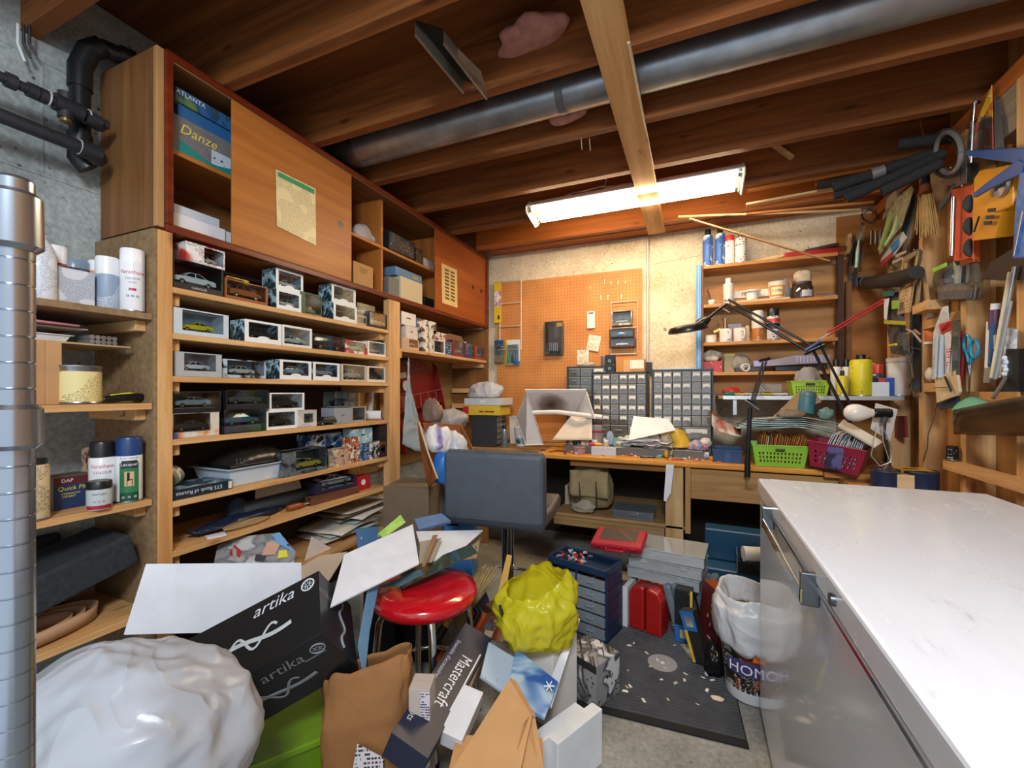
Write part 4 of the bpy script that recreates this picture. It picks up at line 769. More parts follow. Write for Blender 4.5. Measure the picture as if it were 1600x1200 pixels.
loc, h_ = c1(63, 346, 462, .06, SB[1]); r = thing('glue_bottle', 'round shouldered white bottle at the pole end of the upper tin shelf', 'bottle', loc); MB().lathe([(.03, 0), (.032, .01), (.032, .11), (.028, .14), (.018, .165), (.012, .17), (.012, .18), (.0, .182)], 22).build('bottle_body', pd('#d6dbe2', '#8593a8', .005, .5), r)
# under the top shelf: sheets and packets on cardboard
for (z, x0, yy0, yy1, col, nm, lb, th) in ((1.315, .06, .45, .70, '#b3a084', 'cardboard_sheet', 'upper cardboard sheet below the tin shelf', .004), (1.27, .045, .42, .80, '#b59a70', 'cardboard_sheet', 'wide cardboard sheet resting on the two brown cartons', .005)):
    o = bx(-.13, yy0, 0, .13, yy1, th).build(nm, pt(col, .8)); put(o, (XF-.16-x0, 0, z)); tag(o, lb, 'cardboard')
o = bx(-.12, -.11, 0, .12, .09, .006).build('pink_folder', pt('#d48a98', .6), None, .004); put(o, (XF-.18, .57, 1.322), (0, .0, .15)); tag(o, 'pink plastic folder on the upper cardboard sheet', 'folder')
r = tray('foam_tray', 'shallow white tray between the cardboard sheets', 'tray', (XF-.17, .60, 1.2755), .13, .13, .022, pt('#dfe2e6', .5), .1, .004, .85)
r = thing('battery_pack', 'shrink wrapped pack of silver cylinders on the wide cardboard', 'battery pack', (XF-.12, .735, 1.2755), .1)
for i in range(5):
    for j in range(2): MB().tube([(-.03, (i-2)*.0145, .008+j*.0135), (.03, (i-2)*.0145, .008+j*.0135)], .0068, 12).build('battery', pt('#c5c8cc', .25, .8), r)
for k, (u0, u1, lb) in enumerate(((52, 70, 'narrow brown carton nearest the chrome post'), (72, 97, 'tall brown carton beside the yellow tin'))):
    loc, w_, D = shelfspot(u0, u1, .05+.015*(1-k), SB[2]); carton('brown_carton', lb, 'carton', (loc[0], loc[1], SB[2]+.0005), w_*.98, .12, .176, pt('#bb8f62', .8), PI/2, None, (), True)
loc, h_ = c1(124, 575, 630, .06, SB[2]); r = thing('paint_tin', 'pale yellow tin with brown print on the second tin shelf', 'tin', (loc[0], loc[1], SB[2]+.0005), look(loc))
MB().lathe([(.048, 0), (.050, .003), (.048, .006), (.048, .105), (.050, .108), (.05, .112), (.044, .112), (.044, .108), (0, .108)], 28).build('tin_body', STEEL, r); MB().lathe([(.0485, .008), (.0485, .095)], 28).build('paper_label', pd('#dfd193', '#8a5a30', .006, .5), r)
r = thing('garden_shears', 'black handled shears with yellow grip on the second tin shelf', 'shears', (XF-.06, .76, SB[2]+.014), (0, 0, PI/2+.08))
m_ = MB(); m_.tube([(-.12, 0, -.004), (-.06, 0, 0), (-.02, 0, .002)], [.003, .006, .008], 10); m_.build('blade', pt('#2a2c30', .4, .6), r)
MB().tube([(-.04, 0, .0), (0, 0, .004), (.04, 0, .006), (.075, 0, .003), (.085, 0, 0)], [.008, .011, .013, .014, .007], 14).build('handle', BLACK, r)
MB().tube([(-.02, 0, .0115), (.03, 0, .0165), (.05, 0, .0165)], [.003, .005, .002], 8).build('grip', pt('#d8cf2a', .5), r); MB().tube([(-.045, -.012, .001), (-.045, .014, .001)], .006, 12).build('pivot', STEEL, r)
# third tin shelf
z3 = SB[3]+.0005
loc, w_, D = shelfspot(88, 137, .10, z3); r = carton('quick_plug_box', 'blue cement box with yellow Quick Plug lettering and dark red top', 'box', loc, w_*1.18, .07, .095, pd('#5d5348', '#c9c1b4', .02, .1), PI/2, None, [('DAP', .36, .86, .014, '#e9e4e0'), ('Quick Plug', .55, .62, .017, '#e3d53a', .12), ('HYDRAULIC', .45, .46, .008, '#e3d53a', .1), ('CEMENT', .4, .37, .008, '#e3d53a', .1)], True, 0, [(.0, .0, 1, .74, pd('#23365f', '#8ea4c8', .006, .25)), (0, .74, 1, .98, '#5c1d24')])
loc, h_ = c1(160, 680, 777, .072, z3); can('spray_can', 'black capped white spray can with red script behind the small jar', 'spray can', loc, h_, .0315, W2, pt('#1b1d22', .35), .23, .92, True, look(loc), None, None, [('Varathane', .62, .016, '#b5173a', .9), ('COLOUR', .52, .011, '#33373f'), ('STAIN', .2, .016, '#33373f')], )
loc, h_ = c1(202, 676, 776, .035, z3); r = can('spray_can', 'green and white lacquer spray can with dark blue cap', 'spray can', loc, h_, .0325, W2, pt('#1f3d72', .35), .27, 1.0, False, look(loc), None, None, [('RUST-OLEUM', .685, .0075, '#33373f', 1)])
wrap_patch(r, .0325, -.75, .75, .006, h_*.62, pt('#2c7a4c', .4)); wrap_patch(r, .0325, -.6, .62, h_*.53, h_*.65, pt('#2b2f33', .4), 'name_oval', 1.012); wrap_patch(r, .0325, -.35, .35, h_*.26, h_*.48, pt('#d9b58a', .5), 'picture', 1.012); wrap_patch(r, .0325, -.75, .75, .006, h_*.16, pt('#174a2f', .4), 'hazard_band', 1.012)
def curved(o, s, z, size, col, r_, k=1.02):
    t_ = text(s, size, pt(col, .5), o, (0, 0, z)); me = t_.data; me.transform(Matrix.Diagonal((size, size, size, 1))); t_.scale = (1,1,1); t_.rotation_euler = (0,0,0)
    for v in me.vertices: a = v.co.x/r_; zz = v.co.y; v.co = Vector((sin(a)*r_*k, -cos(a)*r_*k, zz))
curved(r, 'Lacquer', h_*.59, .013, '#e9e9ea', .0325)
m_ = MB()      # the little chair printed on the lacquer label, as a raised print
for (x0, z0, x1, z1) in ((-.006, .34, .0, .36), (-.0055, .36, .001, .47), (-.006, .27, -.0045, .36), (.006, .27, .0075, .35), (-.006, .35, .0085, .362)): m_.box(x0, -.0335, z0*h_, x1, -.0332, z1*h_)
m_.build('printed_chair', BLACK, r)
for k in range(3): text('o', .014, pt('#dfe6e0', .5), r, (-.014+.014*k, -.0345, h_*.1))
loc, h_ = c1(155, 733, 787, .015, z3); r = thing('stain_jar', 'small black capped jar with red bottom band at the shelf edge', 'jar', loc, look(loc))
MB().lathe([(.028, 0), (.0285, .003), (.0285, .055), (.026, .060)], 24).build('jar_body', pd('#b3bcc0', '#3d444a', .01, .2), r); MB().lathe([(.029, .06), (.029, .08), (.0275, .082)], 24).build('lid', BLACK, r); wrap_patch(r, .0285, -1.2, 1.2, .002, .013, pt('#9c1f26', .4)); curved(r, 'TESTORS', .045, .008, '#2f3a52', .0285); curved(r, 'o o o', .025, .012, '#c43a3a', .0285)
loc, h_ = c1(160, 655, 690, .16, z3); r = carton('fuse_box', 'dark red carton tucked under the shelf behind the varnish can', 'box', (loc[0], loc[1], z3), .055, .06, .165, pd('#5d1f22', '#c9b9a4', .02, .3, blot=['#5d1f22', '#b9a894'], blots=20), PI/2)
p = PX(187, 650, XF-.10); tag(MB().tube([p+Vector((0,-.02,.03)), p, p+Vector((0,.012,.0)), p+Vector((0,.02,.028))], .0035, 8).build('wire_hook', STEEL), 'bent wire hook hanging under the second tin shelf', 'hook')
loc, h_ = c1(53, 705, 800, .03, z3); can('spray_can', 'mottled gold spray can half hidden by the chrome post', 'spray can', loc, h_, .030, pd('#c9b48c', '#4a3c28', .006, .5), pt('#17181b', .4), .08, .85, True, 0)
# bottom: foam block and roll of veneer
fb = thing('foam_block', 'dark grey foam block leaning in the bottom bay', 'foam block', (XF-.13, .55, .572), (.25, 0, 0))
bx(-.12, -.27, -.05, .10, .25, .05).build('block', pt('#3c4046', .95, 0, .18, .9, .1, 0, 60), fb, .008)
vr = thing('veneer_roll', 'loose roll of tan edging veneer on the bottom shelf', 'roll', (XF-.12, .52, SB[4]+.001), .0)
m_ = MB(); sp_ = [((.10+.0032*a_)*cos(a_)*.62, (.10+.0032*a_)*sin(a_)*1.45) for a_ in [k*.16 for k in range(110)]]
m_.add([(x, y, .0+.0001*k) for k, (x, y) in enumerate(sp_)]+[(x*1.02, y*1.02, .034+.0001*k+.02*y) for k, (x, y) in enumerate(sp_)], [(k, k+1, 111+k, 110+k) for k in range(109)], 0, True); m_.build('veneer_strip', pt('#b08d6d', .6), vr, 0, .0012)
o = bx(-.02, -.30, 0, .02, .22, .24).build('foam_slab', pt('#15161a', .8), None, .008); put(o, (XW+.06, .50, SB[4]+.002), (0, -.12, 0)); tag(o, 'black foam slab standing behind the grey foam block', 'foam slab')

# ------------------------------------------------------------------ things in the wall cabinet
zc0, zc1 = 1.6905, 1.9725
def cabspot(u0, u1, back): 
    X = XF-back; y0, y1 = PX(u0, 600, X).y, PX(u1, 600, X).y; return X, (y0+y1)/2, y1-y0
def c2(u0, u1, back, z, d, h_, name, label, cat, mat, **kw):
    X, y, w_ = cabspot(u0, u1, back); return carton(name, label, cat, (X, y, z), w_, d, h_, mat, PI/2, **kw), w_
c2(270, 372, .065, zc1, .22, .125, 'faucet_box', 'grey tap box with gold script and teal wave in the cabinet', 'box', pd('#6f6e70', '#9b9a9c', .012, .35), words=[('Danze', .36, .68, .05, '#dcc95a', .3)], patch=[(.56, .08, .98, .52, pd('#b9c4cf', '#3c4a5c', .03, .4)), (.0, 0, .55, .10, '#1f8a86')])
r = [x for x in bpy.data.objects if x.name.startswith('faucet_box')][0]
m_ = MB(); n_ = 14; w_ = .2
m_.prism([(-.095, .001)]+[(-.095+.19*k/n_, .012+.030*cos(k/n_*2.6)**2*(1-k/n_*.3)) for k in range(n_+1)]+[(.095, .001)], -.0014, -.0006); m_.build('teal_wave', pt('#15807c', .5), r)
c2(278, 372, .07, zc1+.128, .2, .042, 'shoe_box', 'plain mid blue box lying on the grey tap box', 'box', pt('#2a5f95', .45))
c2(274, 374, .062, zc1+.173, .2, .048, 'lamp_box', 'blue and green landscape box with white capitals, topmost in the cabinet', 'box', pd('#2f5f92', '#dbe4ea', .02, .2, blot=['#2f5f92', '#1d3f5c', '#5f7d4a'], blots=12), words=[('ATLANTA', .22, .72, .022, '#dfe8ef', .05)])
o = bx(-.03, 0, 0, .03, .12, .04).build('gauze_pack', pt('#cdbfc0', .8), None, .006); put(o, (XF-.09, PX(267, 200, XF-.09).y+.012, zc1+.175), PI/2); tag(o, 'small pale packet beside the landscape box', 'packet')
r, w_ = c2(271, 352, .06, zc0, .2, .062, 'white_carton', 'long white carton at the bottom of the cabinet', 'carton', pt('#dfe1e6', .5), flap=False)
c2(272, 343, .075, zc0+.064, .16, .035, 'white_carton', 'pale blue lidded carton on the long white carton', 'carton', pd('#c3ccd8', '#8d98a8', .012, .15), flap=False); c2(344, 366, .07, zc0, .12, .06, 'white_carton', 'small white carton with dark lettering by the sliding door', 'carton', pt('#d3d6da', .5))
# second opening
X, y, w_ = cabspot(556, 606, .07); bag('cloth_bundle', 'grey and white folded cloth bundle on the cabinet shelf', 'cloth', (X-.06, y-.02, zc1+.006), .05, w_*.36, .06, 12, pt('#a7a3a6', .9, 0, .2), .4)
c2(608, 648, .05, zc1, .14, .105, 'radio_box', 'black radio box with silver framed picture on the cabinet shelf', 'box', pt('#15222c', .35), patch=[(.06, .08, .94, .92, pd('#2b2a28', '#c9c2a4', .012, .4))]); c2(650, 661, .06, zc1, .1, .09, 'dark_box', 'narrow dark box with gold label beside the radio box', 'box', pd('#2c2620', '#c2a25a', .02, .4)); c2(662, 678, .07, zc1, .1, .055, 'packet_box', 'pale printed packet next to the narrow dark box', 'box', pd('#b9aeb4', '#5a4d58', .012, .5))
c2(552, 583, .055, zc0, .14, .13, 'kraft_box', 'kraft carton with dark stencilled lettering in the cabinet', 'carton', pt('#b58a55', .8), words=[('COUNTER', .5, .78, .014, '#4d3a22'), ('SERVICE', .5, .66, .014, '#4d3a22')])
r, w_ = c2(626, 660, .05, zc0, .18, .145, 'archive_box', 'tall cream archive box in the lower cabinet', 'archive box', pd('#cfc3a0', '#9d916f', .016, .2)); c2(618, 659, .06, zc0+.148, .18, .05, 'shoe_box', 'slate blue lidded box with brass label on the archive box', 'box', pt('#5d86a8', .45), patch=[(.62, .3, .84, .7, '#b08a4a')]); c2(607, 623, .06, zc0, .16, .12, 'grey_box', 'grey carton next to the cabinet divider', 'carton', pt('#707272', .6)); c2(663, 678, .10, zc0, .1, .09, 'dark_box', 'blue-black carton in the shadow beside the archive box', 'carton', pt('#22262b', .5))

# ------------------------------------------------------------------ far bay: boxes on the shelf above the red display
def b3(u0, u1, hpx, label, set_=.02, up=0, d=.08, **kw):
    X = XF-set_; y0, y1 = PX(u0, 600, X).y, PX(u1, 600, X).y; D = Dx((u0+u1)/2, X); h_ = hpx*D/F
    return carbox('model_car_box', label, (X, (y0+y1)/2, 1.3905+up), (y1-y0)*.97, h_, d, group='boxed model cars in the far bay', **kw), h_
WPH = pd('#e6e2d8', '#40382e', .02, .35, blot=['#e6e2d8', '#574a3e'], blots=16)
_, h_ = b3(628, 655, 17, 'clear and pink window box at the post end of the far shelf', frame='#c9a890', back='#8d6f4a', carc='#d8d2c8', bl=.4, br=.05, bt=.05, bb=.25, tab=False)
_, h2 = b3(634, 653, 20, 'plain white carton with faint print on the pink window box', up=h_, frame=pd('#dfd6cc', '#7a6f66', .012, .4), bl=.4, br=.4, bt=.4, bb=.5, tab=False, open_top=False)
b3(627, 650, 20, 'top white carton with blue side in the stack by the post', up=h_+h2, frame='#e4dfd8', side='#6f7fae', bl=.35, br=.35, bt=.4, bb=.5, tab=False, open_top=False)
_, h_ = b3(660, 677, 15, 'lowest white photo carton of the stack of three on the far shelf', frame=WPH, bl=.4, br=.4, bt=.4, bb=.5, tab=False, open_top=False)
_, h2 = b3(660, 677, 16, 'middle white photo carton of the stack of three on the far shelf', up=h_, frame=WPH, bl=.4, br=.4, bt=.4, bb=.5, tab=False, open_top=False)
b3(652, 682, 19, 'blue sided top carton of the stack of three on the far shelf', up=h_+h2, frame=WPH, side='#8fa0b8', bl=.4, br=.4, bt=.4, bb=.5, tab=False, open_top=False)
_, h_ = b3(678, 696, 21, 'white framed brown window box next to the photo cartons', frame='#e2ded6', back='#7a6450', carc='#6a5848', style='vintage', bl=.04, br=.12, bt=.06, bb=.12, tab=False)
b3(677, 699, 13, 'low photo box on the white framed brown window box', up=h_, frame=pd('#ded8ce', '#3f2f2a', .012, .4, blot=['#ded8ce', '#8a4d46'], blots=20), bl=.4, br=.4, bt=.4, bb=.5, tab=False, open_top=False)
b3(697, 706, 22, 'small blue carton between brown and red boxes', frame=pd('#2c4f86', '#dfe3e6', .03, .5), bl=.3, br=.3, bt=.3, bb=.4, tab=False, open_top=False)
for k, (u0, u1) in enumerate(((707, 725), (726, 741), (742, 757))):
    b3(u0, u1, 25-2*k, ['maroon window box with round badge on the far shelf', 'purple window box between maroon and orange boxes', 'orange red window box at the end panel of the far shelf'][k], frame=['#7a3232', '#5a3a52', '#a8401f'][k], back=['#6b4a48', '#4b4056', '#7a2a18'][k], carc=['#c9a89a', '#8d93b0', '#e0c4a8'][k], bl=.2, br=.05, bt=.05, bb=.2, tab=False)
X, y0, y1 = XF-.13, PX(690, 500, XF-.13).y, PX(728, 500, XF-.13).y; m_ = MB(); m_.panel([(X, y0, 1.51), (X, y0+.08, 1.575), (X, y1-.08, 1.575), (X, y1, 1.50)], .004); tag(m_.build('cardboard_flap', pt('#8d6f50', .8)), 'folded brown cardboard standing behind the red boxes', 'cardboard')
o = bag('paper_packet', 'crumpled white paper packet behind the folded cardboard', 'packet', (XF-.10, PX(727, 500, XF-.1).y, 1.47), .03, .06, .05, 14, pt('#d9d3cc', .7)); o.location.z = 1.45
# red arched display rack
rd = thing('display_rack', 'dark red arched tin display rack with wire front leaning in the far bay', 'display rack', (XW+.09, 2.62, BZ+.03), (0, -.12, PI/2))
RED = pt('#7c1a18', .35, 0, .12); n_ = 16; R_ = .28; hh = .42
MB().prism([(-R_, 0), (R_, 0)]+[(R_*cos(PI*k/n_), hh+R_*.72*sin(PI*k/n_)) for k in range(n_+1)], .0, .006).build('back_plate', RED, rd, .001)
for x in (-R_, R_): MB().prism([(0, 0), (.006, 0), (.006, .58), (-.03, .54), (-.12, .0)], x-.003, x+.003, 'x').build('side_plate', RED, rd)
for z in (.06, .27): MB().box(-R_, -.10+z*.12, z, R_, .0, z+.008).build('ledge', RED, rd); 
for x in (-.2, -.1, 0, .1, .2): MB().tube([(x, -.06, .27), (x, -.06, .37)], .002, 6).build('wire', pt('#c9c2b8', .3, .8), rd)
MB().tube([(-R_, -.06, .37), (R_, -.06, .37)], .002, 6).build('wire', pt('#c9c2b8', .3, .8), rd); MB().tube([(-.12, -.03, .44), (-.12, -.028, .44)], .035, 20).build('round_badge', pt('#d6d0ca', .5), rd); bx(-.14, -.002, .49, -.07, -.001, .53).build('price_label', pt('#e6e0da', .6), rd)
for k, (x_, z_, l_) in enumerate(((-.1, .605, .10), (-.07, .575, .14), (-.05, .535, .2))): MB().tube([(x_+l_*i/16, -.004, z_+.010*sin(i*1.7+k)) for i in range(17)], .0025, 6).build('script_print', pt('#a9808a', .5), rd)
# grocery bag hung on the post
gb = MB(); gy = 2.17
gb.grid(lambda i, j: (XF+.01+.05*sin(i*PI)*(1-j)**.5+.012*noise.noise(Vector((i*6, j*3, 1))), gy-.08+.30*(1-j)**1.3*i*1.0+.02*noise.noise(Vector((i*9, j*4, 5)))+.06*j, .82-.06*sin(i*3.1)+j*.52-.25*(i**2)*j), 26, 22)
tag(gb.build('shopping_bag', film('#c9d3d4', .3), None, 0, .001), 'pale translucent shopping bag hung from the pine post', 'shopping bag')
# ------------------------------------------------------------------ pegboard and what hangs on it
pbx0, pbx1 = PY(776, 500, YB-.03).x, PY(1003, 500, YB-.03).x
def pegmat():
    m, t, out = nt('pegboard'); b = N(t, 'ShaderNodeBsdfPrincipled', i_Roughness=.65); tc = N(t, 'ShaderNodeTexCoord'); sp = N(t, 'ShaderNodeSeparateXYZ'); L(t, tc.outputs['Object'], sp.inputs[0])
    def cell(o):
        d = N(t, 'ShaderNodeMath', operation='DIVIDE'); d.inputs[1].default_value = .0254; L(t, o, d.inputs[0]); f = N(t, 'ShaderNodeMath', operation='FRACT'); L(t, d.outputs[0], f.inputs[0])
        s_ = N(t, 'ShaderNodeMath', operation='SUBTRACT'); s_.inputs[1].default_value = .5; L(t, f.outputs[0], s_.inputs[0]); q = N(t, 'ShaderNodeMath', operation='POWER'); q.inputs[1].default_value = 2; ab = N(t, 'ShaderNodeMath', operation='ABSOLUTE'); L(t, s_.outputs[0], ab.inputs[0]); L(t, ab.outputs[0], q.inputs[0]); return q.outputs[0]
    a = N(t, 'ShaderNodeMath', operation='ADD'); L(t, cell(sp.outputs[0]), a.inputs[0]); L(t, cell(sp.outputs[2]), a.inputs[1])
    r = ramp(t, a.outputs[0], [(.012, '#4a2a12'), (.03, '#c07a38')]); nz = N(t, 'ShaderNodeTexNoise', i_Scale=5.0, i_Detail=6.0); L(t, tc.outputs['Object'], nz.inputs['Vector'])
    r2 = ramp(t, nz.outputs[0], [(.3, '#b9763a'), (.7, '#cf8c4a')]); mx = N(t, 'ShaderNodeMixRGB', blend_type='MULTIPLY'); mx.inputs[0].default_value = 1; 
    rr = ramp(t, a.outputs[0], [(.010, (.35,.3,.25)), (.022, (1,1,1))]); L(t, r2.outputs[0], mx.inputs[1]); L(t, rr.outputs[0], mx.inputs[2]); L(t, mx.outputs[0], b.inputs['Base Color']); L(t, b.outputs[0], out.inputs[0]); return m
pg = bx(0, 0, 0, pbx1-pbx0, .006, 1.333).build('pegboard', pegmat()); put(pg, (pbx0, YB-.026, .722)); tag(pg, 'orange-brown pegboard panel fixed to the concrete wall', 'pegboard')
YP = YB-.030
def pk(name, label, cat, u0, u1, v0, v1, mat, th=.02, Y=None, tilt=0, group=None, patch=None, words=(), blister=None, hook=True):
    """a flat packet hanging against the pegboard"""
    Y = Y or YP; c = PY((u0+u1)/2, (v0+v1)/2, Y); D = Y/ray((u0+u1)/2, 600).y; w_, h_ = (u1-u0)*D/F*1.02, (v1-v0)*D/F
    r = thing(name, label, cat, (c.x, Y-.002, c.z-h_/2), (0, tilt, 0), group)
    bx(-w_/2, -th, 0, w_/2, -th+.0025, h_).build('card', mat, r)
    if th > .006: bx(-w_/2+.003, -th+.0026, .004, w_/2-.003, -.001, h_*.9).build('pack_back', mat, r)
    for q in (patch or []): bx(q[0]*w_-w_/2, -th-.0012, q[1]*h_, q[2]*w_-w_/2, -th, q[3]*h_).build('printed_patch', pt(q[4], .5) if isinstance(q[4], str) else q[4], r)
    if blister: bx(-w_/2*.86, -th-.012, h_*blister[0], w_/2*.86, -th-.001, h_*blister[1]).build('blister', CLRD, r, .004)
    if hook: MB().tube([(0, .0, h_+.004), (0, -th-.012, h_+.002), (0, -th-.014, h_+.012)], .0016, 6).build('peg_hook', pt('#d8cfc0', .3, .8), r)
    for q in words: text(q[0], q[3], pt(q[4], .5), r, (q[1]*w_-w_/2, -th-.002, q[2]*h_), q[5] if len(q) > 5 else (PI/2, 0, 0))
    return r, w_, h_
WIREW = pt('#dcd3c6', .35, .2)
def wireframe(label, u0, u1, v0, v1, n_, group='white wire racks on the pegboard'):
    a, b_ = PY(u0, v0, YP-.01), PY(u1, v1, YP-.01); x0, x1, z0, z1 = a.x, b_.x, b_.z, a.z; r = thing('wire_rack', label, 'wire rack', (x0, YP-.008, z0), 0, group)
    for x in (0, x1-x0): MB().tube([(x, 0, 0), (x, 0, z1-z0)], .0032, 8).build('upright_wire', WIREW, r)
    for k in range(n_): z = (z1-z0)*(1-k/(n_-1)); MB().tube([(0, 0, z), (x1-x0, 0, z)], .003, 8).build('cross_wire', WIREW, r); MB().tube([(0, -.0, z), (0, -.03, z-.004), (x1-x0, -.03, z-.004), (x1-x0, 0, z)], .002, 6).build('ledge_wire', WIREW, r)
    return r
wireframe('white wire rack carrying the yellow packet at the pegboard edge', 781, 814, 440, 545, 4); wireframe('white wire rack holding model car boxes on the pegboard', 955, 996, 473, 552, 3)
pk('tool_packet', 'tall yellow tool packet hung at the edge of the pegboard', 'packet', 773, 785, 441, 505, pt('#e0b92c', .4), .015, patch=[(.05, .4, .95, .78, pd('#b3788a', '#3b2a30', .02, .5, blot=['#b3788a', '#e8e0d8'], blots=25)), (.5, .08, .75, .18, '#33302a')])
r, w_, h_ = pk('brush_set_packet', 'blue topped blister card with yellow bristle tools', 'packet', 773, 788, 532, 568, pd('#5f6a70', '#39444b', .03, .4), .012, patch=[(0, .8, 1, 1, '#264a72')], blister=(.05, .75))
for k in range(4): bx(-w_*.36+k*w_*.2, -.02, h_*.05, -w_*.36+k*w_*.2+w_*.12, -.013, h_*.34).build('yellow_bristle', pt('#d6a32c', .5), r)
r, w_, h_ = pk('screwdriver_pack', 'white blister card with green, black and blue handled tools', 'packet', 791, 814, 531, 570, pd('#d6d8d8', '#b3b7b9', .02, .2), .014, patch=[(0, 0, .14, 1, '#c9d24a'), (.5, 0, 1, .14, '#2f7fc4')], blister=(.04, .8))
for k, c in enumerate(('#2f8a4c', '#22252a', '#2a63b8')): MB().lathe([(.006, 0), (.009, .01), (.009, .05), (.004, .06), (.003, .085)], 12, 0, (-w_*.28+k*w_*.28, -.024, h_*.08)).build('tool_handle', pt(c, .4), r)
r, w_, h_ = pk('bit_set_clamshell', 'dark clamshell drill bit set hanging on the pegboard', 'clamshell', 852, 882, 503, 555, pd('#4a4540', '#c9beb0', .012, .25), .03, patch=[(.08, .84, .6, .95, '#2d2926'), (.66, .84, .94, .95, '#d6a42c')], blister=(.02, .98)); 
for k in range(5): bx(-w_*.2+k*w_*.1, -.046, h_*.12, -w_*.2+k*w_*.1+.006, -.0435, h_*.36).build('bit', STEEL, r)
pk('switch_packet', 'small white packet hanging alone on the pegboard', 'packet', 918, 930, 487, 513, pd('#e6e0d6', '#8d867a', .03, .3), .012, patch=[(.2, .85, .8, .93, '#33302c')])
pk('nozzle_packet', 'clear packet of pale brushes hung crooked on the pegboard', 'packet', 916, 935, 524, 548, pd('#cfc4a8', '#8f8468', .02, .3, blot=['#cfc4a8', '#e6dfd0'], blots=30), .008, tilt=.22)
pk('nozzle_packet', 'clear packet of pale brushes above the grey drawer cabinet', 'packet', 902, 920, 547, 570, pd('#c9bda0', '#8f8468', .02, .3, blot=['#c9bda0', '#e6dfd0'], blots=28), .008, tilt=.02)
for k, (u, v) in enumerate(((946,441), (956,442), (967,442), (978,441), (940,466), (951,465), (972,464), (924,452), (841,448), (839,511), (892,442))):
    p = PY(u, v, YP); o = MB().tube([p, p+Vector((0,-.025,0)), p+Vector((0,-.03,.012)), p+Vector((0,-.034,-.02))], .0022, 6).build('pegboard_hook', pt('#e4dccb', .25, .8)); tag(o, 'bare metal hook in the pegboard', 'hook', 'bare pegboard hooks')
def rackcar(u0, u1, v0, v1, lb, fr, cc, st, **kw):
    D = (YP-.05)/ray((u0+u1)/2, 600).y; c = PY((u0+u1)/2, v1, YP-.05); return carbox('model_car_box', lb, (c.x, YP-.05, c.z), (u1-u0)*D/F, (v1-v0)*D/F, .04, fr, None, '#6b6660', cc, st, .06, .06, .06, .14, 0, False, None, True, 'model car boxes on the pegboard rack', **kw)
rackcar(956, 987, 485, 508, 'photo backed box with silver car topmost on the wire rack', pd('#cbbfae', '#4c4438', .012, .4, blot=['#cbbfae', '#6b6258'], blots=22), '#b9b6b0', 'coupe'); rackcar(952, 990, 514, 527, 'black box with blue saloon in the middle of the wire rack', '#1a1b1e', '#3d7bb0', 'sedan'); rackcar(952, 992, 529, 542, 'maroon box with white sports car low on the wire rack', '#4a1a22', '#ececea', 'coupe')

# ------------------------------------------------------------------ drawer cabinets on the bench
def organizer(label, x, y, z, w_, h_, d, cols, rows, big, rz=0, col='#20242a', dcol='#7d7870', seed=1, labels=.5, group='small parts drawer cabinets'):
    r = thing('drawer_cabinet', label, 'drawer cabinet', (x, y, z), rz, group); random.seed(seed)
    cm = pt(col, .4); m_ = MB(); t_ = .012; m_.box(-w_/2, 0, 0, -w_/2+t_, d, h_); m_.box(w_/2-t_, 0, 0, w_/2, d, h_); m_.box(-w_/2, 0, 0, w_/2, d, t_); m_.box(-w_/2, 0, h_-t_, w_/2, d, h_); m_.box(-w_/2, d-.004, 0, w_/2, d, h_)
    m_.build('case', cm, r, .003)
    nb = len(big); hb = h_*.155; hs = (h_-2*t_-hb*nb)/rows; iw = w_-2*t_
    dm = {}
    def drawer(x0, x1, z0, z1, lab):
        key = (round(x1-x0, 4), round(z1-z0, 4))
        a, b_ = x1-x0-.005, z1-z0-.005
        if key not in dm:
            m_ = MB(); m_.box(0, .002, 0, a, .004, b_); m_.box(0, .004, 0, a, d*.8, .002); m_.box(0, .0, b_-.006, a, .004, b_, 1); m_.box(a*.3, -.007, b_*.52, a*.7, .002, b_*.6, 1)
            o = m_.build('drawer', [clear(dcol, .25, .28), pt('#9a958c', .3)], r); dm[key] = o
        else: o = dm[key].copy(); COL.objects.link(o); o.parent = r
        o.location = (x0+.0025, .002, z0+.0025)
        bx(a*.08, .02, .002, a*.92, d*.6, b_*(.25+.4*random.random())).build('contents', pt(random.choice(['#8f867a', '#b9ad98', '#5d5850', '#c9c4b8', '#7a6a58', '#6d7276']), .6, .2, .4, 0, .5, 0, 90), o)
        if random.random() < labels: bx(a*.12, -.0012, b_*.5, a*.88, .0016, b_*.86).build('paper_label', pt('#e6e2d8', .7), o)
    z = t_
    for nb_ in big:
        for k in range(nb_): drawer(-w_/2+t_+iw*k/nb_, -w_/2+t_+iw*(k+1)/nb_, z, z+hb, False)
        z += hb
    for j in range(rows):
        bx(-w_/2+t_, .004, z-.002, w_/2-t_, d*.9, z+.001).build('runner_shelf', cm, r)
        for k in range(cols): drawer(-w_/2+t_+iw*k/cols, -w_/2+t_+iw*(k+1)/cols, z, z+hs, True)
        z += hs
    return r
def mid(u0, u1, Y): a, b_ = PY(u0, 600, Y).x, PY(u1, 600, Y).x; return (a+b_)/2, b_-a
x_, w_ = mid(886, 968, 3.2); organizer('grey drawer cabinet partly behind the labelled one', x_, 3.19, BZ+.001, w_, .60, .14, 4, 6, [3, 3], 0, '#2b3440', '#8d979a', 3, .05)
x_, w_ = mid(924, 1012, 3.03); organizer('black drawer cabinet with white labels in the middle of the bench', x_, 3.03, BZ+.001, w_, .545, .15, 6, 5, [3, 3], 0, '#1d2530', '#b3aaa0', 5, .6)
x_, w_ = mid(1018, 1115, 2.98); organizer('navy drawer cabinet full of pale papers beside the wall shelf', x_, 2.99, BZ+.001, w_, .555, .15, 6, 5, [2, 2], .06, '#1f2c40', '#c9c2b6', 8, .8)
